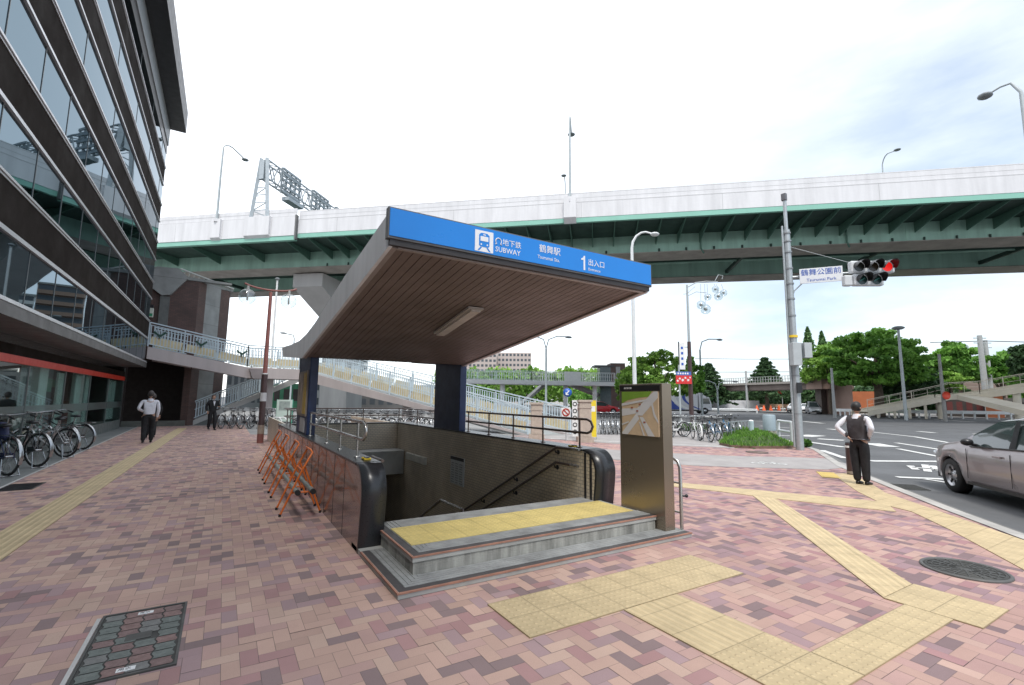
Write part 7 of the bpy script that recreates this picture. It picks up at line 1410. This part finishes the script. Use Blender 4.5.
def tree(x, yc, d, wpx, hpx, label, lm, seed, leaf=.35, n=5000, ncl=60, trunk=True, name='broadleaf_tree', grp=None, ybase=None, depth=.8, cl=.28):
    c = DD(x, yc, d); vd = d*math.cos(math.atan2(x-512, F_PX)); sc_ = vd/F_PX/1.0; rx = wpx/2*sc_*.92; rz = hpx/2*sc_; t = thing(name, (c.x, c.y, 0), label, 'tree', grp)
    P, sh, rg, CC = crown_points(c.x, c.y, c.z, rx*.95, rx*depth, rz, ncl, n, cl, seed); keep = P[:, 2] > .4; P, sh = P[keep], sh[keep]; leaf_object('crown', leaves(P, leaf, rg), 4, sh, lm, t)
    if trunk:
        tr = MB(); r0_ = max(.15, rx*.06); zt_ = c.z-rz*.2; tr.tube([(c.x, c.y, 0), (c.x+.1, c.y, zt_*.5), (c.x, c.y, zt_)], [r0_*1.25, r0_, r0_*.7], 8)
        for i in range(9): q = CC[(i*7) % len(CC)]; tr.tube([(c.x, c.y, zt_*(.55+.04*i)), ((c.x+q[0])/2, (c.y+q[1])/2, (zt_+q[2])/2), tuple(q)], [r0_*.45, r0_*.25, .04], 5)
        tr.build('trunk', bark, t)
    return t
def conifer(x, ytop, d, wpx, label, lm, seed, n=2600, leaf=.3, ybot=400, layered=False, grp=None):
    b = DD(x, 400, d); top = DD(x, ytop, d).z; zb = max(.8, DD(x, ybot, d).z); vd = d*math.cos(math.atan2(x-512, F_PX)); r = wpx/2*vd/F_PX; rg = np.random.RandomState(seed); t = thing('conifer', (b.x, b.y, 0), label, 'tree', grp)
    f = rg.rand(n)**.8
    if layered: nl = 11; f = (np.floor(f*nl)+rg.uniform(0, .35, n))/nl
    a = rg.uniform(0, 6.28, n); lob = 1+.22*np.sin(a*5+f*9)+.12*np.sin(a*9-f*21); rr_ = r*(1-f)**(.75 if not layered else .9)*lob*np.sqrt(rg.uniform(.15, 1, n)); z = zb+(top-zb)*f-(rr_*.25 if layered else 0)
    P = np.stack([b.x+rr_*np.cos(a), b.y+rr_*np.sin(a), z], 1); leaf_object('crown', leaves(P, leaf, rg), 4, rg.rand(n), lm, t); MB().tube([(b.x, b.y, 0), (b.x, b.y, top-.5)], [r*.09, .05], 7).build('trunk', bark, t); return t
lg_ = leafmat('leaf_mid', (.06, .165, .03), (.21, .42, .07)); lgb = leafmat('leaf_bright', (.11, .25, .04), (.30, .48, .09)); ldk = leafmat('leaf_dark', (.03, .07, .03), (.07, .13, .05)); lcy = leafmat('leaf_cypress', (.06, .14, .05), (.16, .28, .10))
tree(658, 378, 48, 86, 56, 'bright green broadleaf tree behind the map stele and the red sign', lgb, 11, .17, 9000, 110, cl=.18); tree(632, 388, 52, 40, 38, 'bright green tree at the left, lower beside the lift tower', lgb, 12, .22, 3000, 40); tree(690, 380, 52, 34, 44, 'mid green tree right of the red sign', lg_, 13, .22, 3000, 40)
tree(876, 365, 74, 142, 68, 'very large round crowned tree across the junction, behind the standing person', lg_, 21, .24, 24000, 260, cl=.15, depth=.6); tree(828, 368, 80, 62, 52, 'lighter green tree in front of the cypresses, left of the large round tree', lgb, 22, .3, 6000, 70); tree(910, 385, 78, 70, 40, 'dark green low tree under the right half of the large crown', ldk, 23, .3, 4000, 50)
tree(958, 364, 100, 62, 46, 'mid green tree right of the large round tree', lg_, 24, .38, 6000, 70); tree(1000, 371, 105, 66, 36, 'green tree behind the pair of utility poles', lg_, 25, .38, 5000, 60); tree(1028, 366, 92, 40, 44, 'dark green tree at the right edge of the photo', ldk, 26, .36, 3500, 45); tree(950, 382, 90, 40, 20, 'bright low tree between the hall and the large tree', lgb, 27, .3, 2500, 40); tree(1058, 368, 95, 50, 50, 'tree beyond the right edge of the photo', lg_, 28, .36, 2500, 40) 
conifer(812, 327, 112, 26, 'tall slender cypress, left of the two behind the light green tree', lcy, 31); conifer(826, 331, 118, 22, 'tall slender cypress, right of the two behind the light green tree', lcy, 32)
conifer(767, 356, 105, 46, 'dark broad cedar with tiered branches above the railway bridge', ldk, 33, 5200, .35, 392, True); conifer(710, 362, 92, 44, 'dark broad cedar behind the street lamps, left of the railway bridge', ldk, 34, 4200, .35, 398, True)

def wood(x0, x1, yt, d, seed, m, name, n=9000, leaf=.5):
    rg = np.random.RandomState(seed); nb = 46; P = []; S2 = []
    for i in range(nb):
        x = x0+(x1-x0)*(i+.5)/nb; dd = d+rg.uniform(-8, 8); zt_ = DD(x, yt+rg.uniform(-1.5, 5), dd).z; c = DD(x, 400, dd); r = (x1-x0)/nb*1.6*d/F_PX; k = n//nb; D_ = rg.normal(0, 1, (k, 3)); D_ /= np.linalg.norm(D_, axis=1)[:, None]; zc = zt_*.55
        P.append(D_*np.array([r*1.3, r*1.3, zt_*.45])*rg.uniform(.75, 1.0, (k, 1))+np.array([c.x, c.y, zc])); S2.append(rg.rand(k)*.5+rg.rand()*.5)
    P = np.concatenate(P); S2 = np.concatenate(S2); leaf_object(name, leaves(P, leaf, rg), 4, S2, m, None, 'stuff')
wood(440, 640, 367, 125, 41, lgb, 'woodland', 13000, .55); wood(700, 965, 385, 118, 42, ldk, 'dark_woodland', 13000, .55); wood(905, 1100, 372, 150, 43, lg_, 'far_woodland', 9000, .6)
t_ = wood(570, 640, 389, 84, 44, lg_, 'hedge', 3500, .3)
